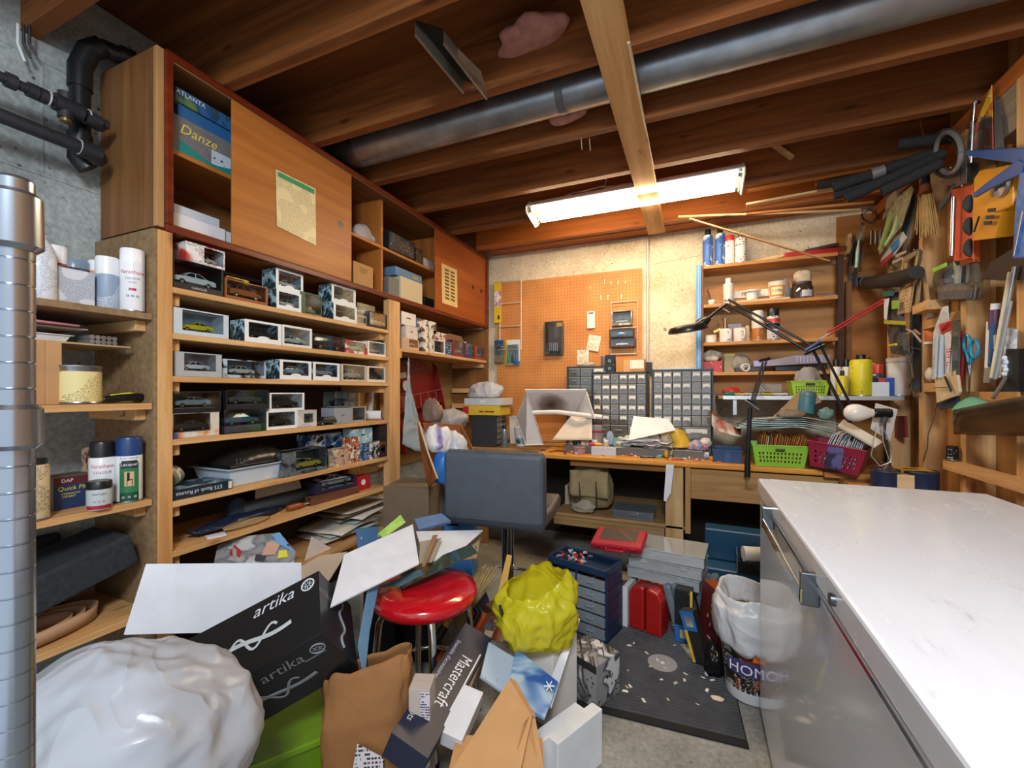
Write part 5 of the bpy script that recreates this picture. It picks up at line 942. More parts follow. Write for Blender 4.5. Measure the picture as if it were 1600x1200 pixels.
# on top of the cabinets
def bpt(u, v, Y): return PY(u, v, Y)
zA = BZ+.602; zB = BZ+.547; zC_ = BZ+.557
c = PY(918, 572, 3.24); bag('bubble_packet', 'pale crumpled packet on the grey drawer cabinet', 'packet', (c.x, 3.26, zA), .06, .04, .022, 21, film('#ded6c4', .2))
c = PY(942, 578, 3.10); can('tin', 'small plain tin on the drawer cabinets', 'tin', (c.x-.01, 3.24, zA), .075, .033, pt('#a9a49c', .3, .6), pt('#bdb8ae', .3, .5), .08, 1.0, False)
c = PY(953, 580, 3.08); carton('dark_box', 'black box with oval blue badges behind the taped carton', 'box', (c.x, 3.06, zB), .07, .06, .12, pd('#131519', '#8fb3c8', .04, .35), 0, None, [('o', .5, .7, .04, '#9fc0d0'), ('o', .5, .25, .04, '#9fc0d0')])
c = PY(985, 580, 3.07); carton('taped_carton', 'long kraft carton with white paper and tape on the drawer cabinets', 'carton', (c.x+.0, 3.05, zB), .19, .09, .085, pt('#c08548', .75), 0, None, (), True, 0, [(.5, .25, .98, .95, '#e6ded0'), (.28, .0, .5, 1, '#cf9a5e')], tape='#c99c60')
c = PY(1058, 575, 3.05); o = bx(-.1, -.02, 0, .12, .02, .006).build('steel_rule', pt('#8f9aa0', .35, .6)); put(o, (c.x, 3.06, zC_), .1); tag(o, 'dull metal strip lying on the navy drawer cabinet', 'strip')

# ------------------------------------------------------------------ left end of the bench
zb = BZ-.003; 
x_, w_ = mid(738, 762, 2.93); xa = PY(737, 690, 2.9).x; xb = PY(766, 690, 2.9).x; xc = PY(794, 690, 3.05).x
bd = thing('parts_chest', 'black drawer chest under the stack of boxes at the bench end', 'drawer chest', (xa+.01, 2.88, zb), .12)
bx(0, 0, 0, .19, .26, .235).build('case', pt('#2c2e30', .45), bd, .004)
for k in range(5):
    dr = bx(.1905, .012, .012+k*.044, .196, .25, .05+k*.044).build('drawer', clear('#3a3c3e', .3, .7), bd); 
    bx(.196, .03, .02+k*.044, .1985, .23, .032+k*.044).build('paper_label', pd('#6b6d6e', '#c4c4c0', .008, .5), dr)
def stackbox(u0, u1, Y, z, h_, d, nm, lb, mat, **kw): x_, w_ = mid(u0, u1, Y); return carton(nm, lb, 'box', (x_, Y, z), w_, d, h_, mat, .04, **kw)
stackbox(724, 780, 2.88, zb+.237, .072, .22, 'game_box', 'yellow game box with dark red lettering on the black chest', pt('#dcb93a', .45), patch=[(.0, .1, .16, .9, '#b5232c'), (.3, .3, .86, .62, pd('#dcb93a', '#6b2a1c', .04, .62))])
stackbox(726, 784, 2.88, zb+.312, .05, .22, 'thin_box', 'flat pale box on the yellow game box', pt('#c6ccd0', .5), patch=[(.42, .25, .56, .75, '#dfe2e4')])
c = PY(757, 610, 2.95); bag('white_bag', 'knotted white bag on top of the box stack', 'bag', (c.x, 2.97, zb+.366), .15, .09, .075, 31, film('#dfe0e4', .08), .35)
c = PY(790, 692, 2.95); can('glue_bottle', 'slim clear blue bottle beside the paper cup', 'bottle', (c.x, 2.93, zb), .165, .024, clear('#7f9aa8', .25, .5), BLACK, .16, .55, True)
c = PZ(811, 697, BZ); r = thing('paper_cup', 'white paper tub with red lettering and lake picture on the bench', 'tub', (c.x, c.y+.06, zb), look((c.x, c.y)))
MB().lathe([(.046, 0), (.046, .004), (.06, .135), (.063, .137), (.062, .142), (.058, .142), (.045, .01), (0, .01)], 26).build('tub_body', pt('#dfe1e2', .45), r)
m_ = MB(); m_.grid(lambda i, j: (sin((i-.5)*2.2)*(.0475+.014*(.12+.36*j)), -cos((i-.5)*2.2)*(.0475+.014*(.12+.36*j)), .018+.045*j), 14, 2); m_.build('lake_band', pd('#8fb4c0', '#2f4a3c', .03, .4, blot=['#8fb4c0', '#39553f'], blots=14), r)
curved(r, 'CASA', .098, .024, '#c93c30', .0565)
# paint booth of white foam boards
SOOT = pt('#d6d3d2', .7)
def sootmat():
    m, t, out = nt('overspray_stained_board'); b = N(t, 'ShaderNodeBsdfPrincipled', i_Roughness=.75); tc = N(t, 'ShaderNodeTexCoord'); mp = N(t, 'ShaderNodeMapping'); mp.inputs['Scale'].default_value = (1, .6, 1.4); L(t, tc.outputs['Object'], mp.inputs[0])
    g = N(t, 'ShaderNodeTexGradient', gradient_type='SPHERICAL'); mp2 = N(t, 'ShaderNodeMapping'); mp2.inputs['Scale'].default_value = (7, 7, 8.5); L(t, tc.outputs['Object'], mp2.inputs[0]); L(t, mp2.outputs[0], g.inputs[0])
    nz = N(t, 'ShaderNodeTexNoise', i_Scale=7.0, i_Detail=4.0); L(t, tc.outputs['Object'], nz.inputs['Vector']); ad = N(t, 'ShaderNodeMath', operation='MULTIPLY'); L(t, g.outputs[0], ad.inputs[0]); L(t, nz.outputs[0], ad.inputs[1])
    r = ramp(t, ad.outputs[0], [(.02, '#dbd7d6'), (.2, '#8d8480'), (.45, '#4a423f')]); L(t, r.outputs[0], b.inputs['Base Color']); L(t, b.outputs[0], out.inputs[0]); return m
SM = sootmat(); bo = thing('paint_booth', 'white foam board paint booth stained with dark overspray on the bench', 'paint booth', PY(862, 632, 3.0))
o0 = PY(862, 634, 3.0)
def bq(name, pts, mat, th=.006): return MB().panel([PY(*q)-o0 for q in pts], th).build(name, mat, bo)
bq('back_board', [(823,615,2.92), (833,648,3.06), (898,648,3.06), (916,614,2.92)], SM)
bq('top_edge', [(820,611,2.90), (823,616,2.92), (916,615,2.92), (915,611,2.90)], WHITE)
bq('left_board', [(806,655,3.02), (821,698,2.80), (849,697,2.76), (823,614,2.90)], SOOT); bq('right_board', [(916,614,2.90), (897,650,3.05), (900,655,2.98), (929,656,2.84)], SOOT)
MB().tube([PY(832,647,2.86)-o0, PY(870,646,2.86)-o0, PY(941,654,2.88)-o0], .016, 14).build('front_roll', pt('#e4ded6', .6), bo)
MB().grid(lambda i, j: PY(862+63*i+(1-j)*0+30*j*(1-i), 690-38*j, 2.80+.09*j+.03*sin(i*3))-o0, 10, 8).build('paper_apron', pt('#dccbb8', .7), bo, 0, .001)
c = PY(812, 640, 3.2); r = tray('plastic_tray', 'cream plastic tray standing behind the paint booth', 'tray', (c.x, 3.2, zb), .14, .1, .215, pt('#d8cfc0', .45), 0, .008, .9)
# ------------------------------------------------------------------ small things on the bench
def on(u, v, z=BZ): return PZ(u, v, z)
def bd2(u, v, dz=0):
    """front row stands on the bench itself, the back row on the shallow parts trays"""
    if v >= 702: Y = 2.725+(716-v)*.009; return (PY(u, 600, Y).x, Y, BZ+.0006+dz)
    Y = min(2.87+(702-v)*.004, 2.95); return (PY(u, 600, Y).x, Y, BZ+.0466+dz)
for k, (u0, u1) in enumerate(((882, 952), (955, 1046), (1052, 1100))):
    x_, w_ = mid(u0, u1, 2.84); r = tray('parts_tray', ['shallow grey parts tray under the paint jars', 'shallow grey parts tray under the paper pile', 'shallow grey parts tray under the crumpled wrappers'][k], 'tray', (x_, 2.90, BZ+.0006), w_, .13, .046, pt('#6b6864', .5), 0, .003, .97)
    bx(-w_*.46, -.06, .003, w_*.46, .06, .0455).build('contents', pt(['#a9a096', '#cfc9bf', '#8d8790'][k], .7, 0, .4, 0, .5, 0, 80), r)
def jar(label, u, v, r_, h_, body, lid, lidh=.2, cat='jar', name='paint_jar', group='jars and tubs on the bench', lidr=1.03):
    p = bd2(u, v); o = thing(name, label, cat, p, look(p), group); MB().lathe([(r_*.93, 0), (r_, .003), (r_, h_*(1-lidh)*.96), (r_*.93, h_*(1-lidh))], 20).build('jar_body', body, o); MB().lathe([(r_*lidr, h_*(1-lidh)), (r_*lidr, h_*.98), (r_*lidr*.95, h_)], 20).build('lid', lid, o); return o
jar('pink tinted clear tub at the front edge of the bench', 905, 708, .042, .045, clear('#e6b8ae', .2, .45), clear('#ecd0c8', .2, .35), .12, 'tub', 'plastic_tub')
p = bd2(943, 711); carton('small_carton', 'small grey and white carton at the front edge of the bench', 'carton', p, .155, .06, .05, pd('#c3c3cc', '#8f93a0', .02, .12), .12, None, (), True)
jar('beige cup beside the speckled tumbler', 893, 691, .022, .075, pt('#c79a74', .5), pt('#e0d2c0', .5), .2, 'cup', 'cup'); jar('black and white speckled tumbler behind the pink tub', 904, 690, .024, .105, pd('#d8d8d8', '#25252a', .006, .6, blot=['#d8d8d8', '#33333a'], blots=60), pt('#d8d8d8', .5), .05, 'tumbler', 'tumbler'); 
jar('grey tub with red lid behind the small jars', 932, 683, .045, .10, clear('#b9a9a8', .2, .6), pt('#b3262c', .4), .14, 'tub', 'plastic_tub'); p = bd2(932, 683, .1); r = thing('tape_roll', 'roll of tape on the red lidded tub', 'tape', p); MB().lathe([(.022, 0), (.042, 0), (.042, .03), (.022, .03), (.022, 0)], 22).build('roll', pt('#8f9293', .5), r); MB().lathe([(.02, .0), (.022, 0), (.022, .03), (.02, .03)], 20).build('core', KRAFT, r)
jar('lime capped white paint jar next to the red tub', 917, 690, .018, .04, pt('#e4e2dc', .4), pt('#9cc23a', .4), .3); jar('white capped paint jar in front of the red tub', 929, 695, .019, .038, pt('#dcdad6', .4), pt('#eceae6', .4), .3); jar('cream capped paint jar by the grey carton', 947, 692, .017, .04, pt('#d8c8b4', .4), pt('#efe7da', .4), .35); jar('clear paint jar with white lid beside the cutting mat', 968, 697, .022, .035, clear('#d6cfc2', .2, .4), pt('#e9e4da', .4), .3); jar('salmon capped paint jar in front of the speckled tumbler', 911, 697, .017, .034, pt('#e6c4b4', .4), pt('#d98a76', .4), .35); jar('small black paint jar at the foot of the speckled tumbler', 899, 699, .016, .032, pt('#1f2022', .35), pt('#33353a', .4), .35)
p = bd2(930, 701); b_ = thing('glue_tube', 'red and yellow bottle lying among the paint jars', 'bottle', (p[0], p[1], p[2]+.012), (0, PI/2, .2)); MB().lathe([(.012, -.045), (.012, 0)], 16).build('bottle_body', pt('#c22f2a', .35), b_); MB().lathe([(.011, 0), (.0115, .03), (.006, .04), (.004, .055)], 16).build('yellow_cap', pt('#e0a73a', .4), b_)
p = bd2(918, 672); carton('black_box', 'small black box with white label behind the jars', 'box', p, .055, .04, .075, BLACK, 0, None, (), False, 0, [(.15, .4, .85, .75, '#d8dade')])
p = bd2(972, 688); r = thing('clear_case', 'green tinted clear plastic case beside the paper pile', 'case', p, .1); m_ = MB(); m_.box(-.055, -.04, 0, .055, .04, .003); [m_.box(*q) for q in ((-.055,-.04,0,.055,-.038,.05), (-.055,.038,0,.055,.04,.05), (-.055,-.04,0,-.053,.04,.05), (.053,-.04,0,.055,.04,.05))]; m_.build('case_body', clear('#b7cfb4', .3, .3), r); bx(-.057, -.042, .05, .057, .042, .058).build('lid', clear('#cfe0cc', .3, .25), r); o = bag('contents', None, None, (0,0,.004), .04, .03, .04, 3, film('#e9e9e2', .1)); o.parent = r
p = bd2(953, 683); o = bag('cleaning_cloth', 'blue and white cloth bundle behind the clear case', 'cloth', p, .035, .03, .06, 33, pt('#8fa3bd', .8, 0, .3))
# paper pile
for k in range(9):
    u, v = 1015+random.uniform(-16, 16), 688+random.uniform(-4, 6); p = bd2(u, v, .004+.0045*k); w2, d2 = random.uniform(.09, .13), random.uniform(.06, .08)
    m_ = MB(); sd_ = k*3.1; m_.grid(lambda i, j: ((i-.5)*2*w2, (j-.5)*2*d2, .018*abs(noise.noise(Vector((i*2+sd_, j*2, sd_))))+.018*j*k/8), 8, 6); o = m_.build('loose_paper', pd(['#ecebe8', '#e6e4de', '#dfe2e6'][k % 3], '#a9a8a4', .02, .12), None, 0, .0008); put(o, (p[0], p[1]-.0, p[2]+.01), random.uniform(-.5, .4)); tag(o, 'loose white sheet in the paper pile on the bench', 'paper', 'paper pile on the bench')
c = PY(1017, 670, 2.9); m_ = MB(); m_.panel([PY(982,688,2.82), PY(1056,672,2.87), PY(1045,655,2.92), PY(990,650,2.925)], .002); tag(m_.build('white_sheet', pt('#f0efec', .6)), 'large white sheet tilted on top of the paper pile', 'paper')
p = bd2(1050, 688, .045); o = bx(-.02, -.011, 0, .02, .011, .002).build('brown_card', pt('#8d6458', .6)); put(o, p, (.3, 0, .6)); tag(o, 'small brown card lying on the paper pile', 'card')
def flat(name, label, cat, pts, th, mat, z=BZ): 
    q = [PZ(u, v, z) for u, v in pts]; m_ = MB(); m_.panel([Vector((x.x, x.y, z+th)) for x in q], th); return tag(m_.build(name, mat), label, cat)
CMAT = pt('#5a8a74', .6); flat('cutting_mat', 'green cutting mat carrying the dark photo card', 'cutting mat', [(975,711),(1051,713),(1054,701),(985,699)], .003, CMAT, BZ+.0005); flat('cutting_mat', 'green cutting mat with masking tape scraps near the blue bin', 'cutting mat', [(1068,714),(1148,716),(1140,704),(1080,702)], .003, CMAT, BZ+.0005)
p = bd2(1012, 708, .0035); r = thing('photo_card', 'dark rimmed pewter tray on the green mat', 'tray', p, .15); bx(-.045, -.022, 0, .045, .022, .004).build('rim', BLACK, r); bx(-.038, -.016, .004, .038, .016, .006).build('grey_plate', pt('#a29a8e', .4, .4), r)
p = bd2(1041, 706, .0035); o = bag('yellow_sponge', 'mustard coloured lump on the green mat', 'sponge', p, .016, .02, .028, 40, pt('#b98a2a', .7)); p = bd2(1031, 709, .0035); jar('turquoise bead pot on the green mat', 1031, 709, .010, .02, pt('#3fae9c', .4), pt('#5cc4b2', .4), .3)
p = bd2(1113, 704, .0035); r = thing('tape_roll', 'roll of orange masking tape on the second green mat', 'tape', p); MB().lathe([(.010, 0), (.018, 0), (.018, .02), (.010, .02), (.010, 0)], 18).build('roll', pt('#c98a3c', .6), r)
p = bd2(1134, 706, .0035); o = bx(-.022, -.006, 0, .022, .006, .006).build('white_eraser', pt('#e4e4e0', .5), None, .002); put(o, p, .1); tag(o, 'white eraser lying on the second green mat', 'eraser')
for k, (u, v, l, a, c) in enumerate(((858,702,.12,.5,'#c9a04a'), (872,700,.14,.2,'#b98a3c'), (882,704,.10,-.3,'#3c3a38'), (866,706,.09,1.1,'#8d4a2c'), (894,706,.08,.1,'#a33a2c'), (1060,712,.07,.3,'#b3342c'), (1064,706,.08,-.2,'#8f8f92'), (1094,702,.10,.25,'#a9a39a'))):
    p = bd2(u, v, .004); o = thing('craft_pencil', ['yellow pencil beside the craft pliers', 'tan brush handle in front of the paint booth', 'black craft knife near the pink tub', 'brown pencil stub at the bench corner', 'red handled needle file by the pink tub', 'red pencil between the two cutting mats', 'grey pen at the end of the second cutting mat', 'dull metal file on the second cutting mat'][k], 'hand tool', p, (0, PI/2, a), 'pens and small tools on the bench'); MB().lathe([(.0035, -l/2), (.0035, l*.35)], 8).build('shaft', pt(c, .5), o); MB().lathe([(.0035, l*.35), (.0008, l/2)], 8).build('tip', STEEL, o)
p = bd2(850, 704, .003); r = thing('pliers', 'small dark pliers lying at the bench corner', 'pliers', p, .9)
for s in (-1, 1): MB().tube([(-.035, s*.012, .005), (-.005, s*.007, .005), (.012, 0, .005), (.03, -s*.004, .005)], [.004, .004, .0045, .002], 8).build('handle', pt('#4a3f3e', .4), r)
MB().tube([(.01, 0, .001), (.01, 0, .010)], .006, 10).build('pivot', STEEL, r)
random.seed(29)
for k in range(34):      # sprues, blister scraps and little parts strewn along the bench
    v = random.choice([704, 707, 709, 711, 713]); p = bd2(random.uniform(862, 1145), v, .004 if v < 712 else .001); l = random.uniform(.006, .016); cn, cc = random.choice([('white', '#e4e2dc'), ('cream', '#d8c8a8'), ('red', '#b5342c'), ('grey', '#8f8d8a'), ('black', '#232325'), ('amber', '#c98a3a'), ('teal', '#4a8f86')])
    o = bx(-l, -l*.45, 0, l, l*.45, random.uniform(.003, .012)).build('model_part', pt(cc, .5), None, .001); put(o, p, random.uniform(0, 3)); tag(o, cn+' scrap of a model kit strewn on the bench', 'model part', 'model kit scraps on the bench')
p = PY(1063, 664, 2.97); m_ = MB(); m_.grid(lambda i, j: ((i-.5)*.1+.012*sin(j*5), -.02*sin(i*PI)+.05*j, .095*j+.02*sin(i*PI)*(j > .9)), 10, 8); o = m_.build('yellow_pouch', pt('#d9ad34', .4), None, 0, .002); put(o, (p.x, 2.9, BZ+.06), .1); tag(o, 'shiny yellow pouch leaning on the navy drawer cabinet', 'pouch')
p = PY(1036, 655, 2.93); carton('compass_box', 'cream box with large round dial print in front of the navy cabinet', 'box', (p.x, 2.935, BZ+.001), .185, .045, .19, pt('#d8bd8a', .6), .05, None, [('O', .22, .55, .12, '#4a3c28'), ('o', .72, .62, .05, '#4a3c28')], False, 0, [(0, .94, 1, 1, '#2f6a4a')])
p = PY(1030, 634, 2.92); carton('ointment_box', 'white box with purple stripe on the cream dial box', 'box', (p.x-.02, 2.94, BZ+.193), .12, .035, .045, pt('#e6dfe2', .5), .05, None, (), False, 0, [(.15, .55, .9, .85, '#6a3a78')])
p = PY(1018, 672, 2.9); r = thing('clear_bowl', 'upturned clear bowl of fittings behind the papers', 'bowl', (p.x, 2.9, BZ+.05)); MB().lathe([(.055, 0), (.053, .02), (.04, .045), (.02, .055), (0, .056)], 22).build('bowl', clear('#b9a6a4', .3, .4), r)
# blue bin, newspaper, bag and paper tube
p = bd2(1137, 706); r = thing('storage_bin', 'blue plastic stacking bin next to the green basket', 'bin', p, -.1); m_ = MB(); BLU = pt('#1f3f6e', .4)
for q in ((-.075,-.05,0,.075,.06,.004), (-.075,-.05,0,-.071,.06,.075), (.071,-.05,0,.075,.06,.085), (-.075,-.054,0,.075,-.05,.07), (-.075,.056,0,.075,.06,.085)): m_.box(*q)
m_.build('bin_body', BLU, r, .002); bx(-.08, -.06, .066, .08, -.05, .075).build('rim', BLU, r); bx(-.015, -.0575, .002, .015, -.054, .066).build('rib', pt('#274c80', .4), r)
m_ = MB(); q = [PY(1112,652,2.86), PY(1160,670,2.86), PY(1110,674,2.8), PY(1105,680,2.8)]; m_.grid(lambda i, j: PY(1112+46*i, 640+28*i**.6+14*j*(1-i*.7)+10*j, 2.93-.12*j), 10, 6); tag(m_.build('newspaper', pd('#d2c8c0', '#7d7570', .012, .5, blot=['#d2c8c0', '#c9583c'], blots=7), None, 0, .001), 'folded newsprint with red patch leaning over the blue bin', 'newspaper')
p = bd2(1093, 701); r = thing('paper_roll', 'short roll of bluish printed paper in front of the blue bin', 'paper roll', (p[0], p[1], BZ+.022), .1); m_ = MB(); m_.tube([(-.05, 0, 0), (.05, .01, 0)], .02, 16, 0, False); m_.tube([(-.05, 0, 0), (.05, .01, 0)], .016, 16, 0, False); m_.build('roll', pd('#b9bccd', '#4a4a5c', .03, .3), r)
p = bd2(1090, 690); bag('snack_wrapper', 'crumpled pink and blue wrapper among the bench clutter', 'wrapper', (p[0], p[1], p[2]), .07, .035, .04, 44, pd('#b9a9b3', '#c43a5a', .03, .4, blot=['#b9a9b3', '#4a7aa0', '#d88a9a'], blots=20)); p = bd2(1102, 684); bag('plastic_wrapper', 'small white and black wrapper beside the newsprint', 'wrapper', (p[0], p[1]-.0, p[2]+.02), .04, .03, .035, 47, pd('#dcd6cc', '#2c2c2c', .02, .4))
# card file and bags at the wooden bin
wb2 = thing('wooden_bin', 'curved brown wooden bin stuffed with bags beside the bench', 'bin', (0,0,0))
WB = wood('#6b3c1c', '#94592c', 'Z', .4, .6, False)
def wq(name, pts, th=.012): return MB().panel([P(*q) for q in pts], th).build(name, WB, wb2, .002)
wq('side_board', [(655,660,2.12), (684,748,1.98), (672,762,2.02), (660,700,2.14)], .012); wq('far_board', [(722,664,2.35), (742,705,2.28), (735,752,2.25), (716,745,2.3)], .012); wq('back_board', [(660,660,2.3), (722,664,2.42), (735,750,2.42), (682,750,2.25)], .012)
MB().tube([P(655,660,2.11), P(668,705,2.03), P(684,748,1.975)], .004, 8).build('pale_edge', pt('#c9a880', .5), wb2)
c = P(685, 690, 2.13); bag('plastic_bag', 'crumpled white bag with purple print stuffed in the wooden bin', 'bag', (c.x, c.y, c.z-.05), .09, .07, .085, 51, pd('#dcd8d6', '#6a5a9a', .03, .3, blot=['#dcd8d6', '#7a68a8'], blots=8), .4)
c = P(712, 700, 2.13); bag('plastic_bag', 'plain white bag bulging over the chair side of the wooden bin', 'bag', (c.x, c.y, c.z-.06), .08, .06, .09, 55, film('#dfe0e2', .1), .4)
c = P(690, 735, 2.10); bag('blue_bag', 'bright blue packet low in the wooden bin', 'bag', (c.x, c.y, c.z-.06), .06, .05, .10, 57, pt('#2c6fb8', .35), .3)
c = P(703, 660, 2.5); bag('bubble_wrap', 'ball of clear bubble wrap behind the wooden bin', 'bubble wrap', (c.x, c.y, c.z-.03), .12, .09, .07, 59, film('#d9d2cc', .35), .35, freq=9); c = P(676, 648, 2.45); bag('bubble_wrap', 'peaked scrap of brown tinted bubble wrap below the red rack', 'bubble wrap', (c.x, c.y, c.z-.04), .07, .05, .09, 61, film('#a88f80', .35), .45, freq=9)
# ------------------------------------------------------------------ wall shelf unit: things on it
YSF = YS+.02
def us(u, back=.05, Y=None): Y = (Y or YS)+back; return PY(u, 600, Y).x, Y
def uh(v0, v1, u, back=.05): return (v1-v0)*(YS+back)/ray(u, 600).y/F
def ucan(label, u, v0, v1, z, wpx, body, cap, caph=.25, capr=.85, name='spray_can', cat='spray can', back=.05, **kw):
    x, y = us(u, back); D = y/ray(u, 600).y; return can(name, label, cat, (x, y, z+.0006), (v1-v0)*D/F, wpx*D/F/2, body, cap, caph, capr, True, look((x, y)), **kw)
Z0, Z1, Z2, Z3, Z4 = UZ[0], UZ[1], UZ[2], UZ[3], 1.104
BLP = pd('#2f62b0', '#e6e9ee', .02, .35, blot=['#2f62b0', '#27508f', '#e3e6ea'], blots=10)
ucan('blue and white cleaner can, outermost on the top wall shelf', 1106, 358, 416, Z0, 15, BLP, BLACK, .16, .6); ucan('taller blue cleaner can beside the red capped can', 1125, 354, 413, Z0, 15, BLP, BLACK, .16, .55); ucan('white can with red cap and red print on the top wall shelf', 1140, 367, 412, Z0, 14, pd('#e2dcd6', '#b32f2c', .03, .4), pt('#c8372e', .4), .17, .98); ucan('white can with bare nozzle and red bands on the top wall shelf', 1157, 366, 411, Z0, 16, pd('#e0dad4', '#8d3a34', .03, .5), STEEL, .12, .45)
# red level case and wood on the top shelf
a, b_ = us(1226, .06), us(1312, .06); r = thing('red_case', 'long red plastic tool case on the top wall shelf', 'tool case', (a[0], a[1], Z0+.001), .02); bx(0, 0, 0, b_[0]-a[0], .06, .045).build('case', pt('#b5221f', .4), r, .004)
a, b_ = us(1168, .09), us(1258, .09); o = MB().prism([(0, 0), (b_[0]-a[0], .045), (b_[0]-a[0], .062), (0, .02)], 0, .03).build('wood_offcut', SW); put(o, (a[0], a[1], Z0+.001)); tag(o, 'pale wooden wedge lying behind the red tool case', 'wood offcut')
a, b_ = us(1255, .12), us(1312, .12); o = bx(0, 0, 0, b_[0]-a[0], .05, .018).build('dark_strip', pt('#4a3c34', .6)); put(o, (a[0], a[1]-.0, Z0+.050), (0, -.12, 0)); tag(o, 'dark strip resting above the red tool case', 'strip')
# second shelf
ucan('white squeeze bottle standing at the left of the fog carton', 1138, 432, 472, Z1, 15, pd('#d3cfc8', '#7a7268', .02, .4), pt('#e9e6e0', .4), .2, .55, 'glue_bottle', 'bottle')
x, y = us(1112, .05); r = jar_ = thing('paint_pot', 'small white capped pot at the blue upright', 'pot', (x, y, Z1+.0006)); MB().lathe([(.024, 0), (.025, .018), (.022, .02)], 18).build('pot', pt('#c9bfae', .5), r); MB().lathe([(.026, .02), (.026, .034)], 18).build('lid', pt('#ece7de', .4), r)
x, y = us(1112, .1); o = bx(-.004, -.015, 0, .004, .015, .12).build('glass_slide', clear('#8a5f3c', .2, .5)); put(o, (x+.01, y, Z1+.002), (0, -.3, 0)); tag(o, 'amber strip leaning behind the small pot', 'strip')
a, b_ = us(1146, .1), us(1208, .1); carton('fog_box', 'long white carton marked FOG standing behind the white funnel', 'carton', ((a[0]+b_[0])/2, a[1], Z1+.045), b_[0]-a[0], .06, .048, pt('#ded6cc', .5), 0, None, [('FOG', .35, .5, .034, '#4a3f38')])
bx_ = us(1172, .11); o = bx(-.11, 0, 0, .11, .05, .043).build('tan_carton', pt('#b9905c', .8), None, .002); put(o, (bx_[0], bx_[1], Z1+.001)); tag(o, 'plain tan carton under the FOG carton', 'carton')
x, y = us(1175, .05); r = thing('white_funnel', 'white plastic pot with wide rim on the second wall shelf', 'pot', (x, y, Z1+.016)); MB().lathe([(.032, 0), (.036, .05), (.05, .052), (.052, .062), (.03, .064), (.0, .06)], 24).build('pot', pt('#e6e0d6', .4), r)
a, b_ = us(1150, .02), us(1235, .02); o = bx(0, 0, 0, b_[0]-a[0], .075, .014).build('wood_batten', SW, None, .002); put(o, (a[0], a[1], Z1+.001)); tag(o, 'pale batten along the front of the second wall shelf', 'batten')
x, y = us(1214, .055); r = thing('detergent_cup', 'white and orange detergent tub with dark script name', 'tub', (x, y, Z1+.0155), look((x, y))); MB().lathe([(.042, 0), (.05, .1), (.052, .104), (.048, .106)], 24).build('tub', pt('#efe6d8', .4), r)
m_ = MB(); m_.grid(lambda i, j: (sin((i-.5)*2.0)*(.0435+.0085*(j*.7+.1)), -cos((i-.5)*2.0)*(.0435+.0085*(j*.7+.1)), .008+.07*j), 14, 3); m_.build('orange_ring', pt('#e08a2a', .45), r); m_ = MB(); m_.grid(lambda i, j: (sin((i-.5)*1.4)*(.0455+.0085*(j*.5+.2)), -cos((i-.5)*1.4)*(.0455+.0085*(j*.5+.2)), .018+.048*j), 12, 3); m_.build('pale_disc', pt('#f0dcae', .45), r); curved(r, 'Tide', .045, .036, '#22305c', .0495)
x, y = us(1228, .1); o = bag('clear_bag', 'upright clear bag behind the detergent tub', 'bag', (x, y, Z1+.002), .03, .02, .10, 64, film('#d8d4cc', .45))
x, y = us(1253, .07); r = thing('jar_of_clips', 'round clear jar of dark clips topped with a cream cap', 'jar', (x, y, Z1+.0006)); MB().lathe([(.055, 0), (.06, .01), (.06, .075), (.05, .09)], 26).build('jar_body', clear('#4a3f38', .3, .7), r); wrap_patch(r, .06, -.2, .9, .01, .05, pd('#c9c2c4', '#b3283a', .012, .4)); MB().lathe([(.053, .09), (.053, .105), (.03, .108)], 24).build('lid', pt('#3c332c', .5), r); bag('contents', None, None, (0,0,.108), .06, .04, .05, 66, pt('#c9b9a0', .8)).parent = r
x, y = us(1300, .06); 
for k in range(3):
    o = bx(-.05, -.03, 0, .05, .03, .004).build('folded_rag', pt(['#d6cfc4', '#b9b2a8', '#9c5a50'][k], .8), None, .001); put(o, (x-.01*k, y, Z1+.001+.008*k), (.06*k, .05, .2*k)); tag(o, ['cream', 'grey', 'dull red'][k]+' folded cloth at the right end of the second wall shelf', 'cloth')
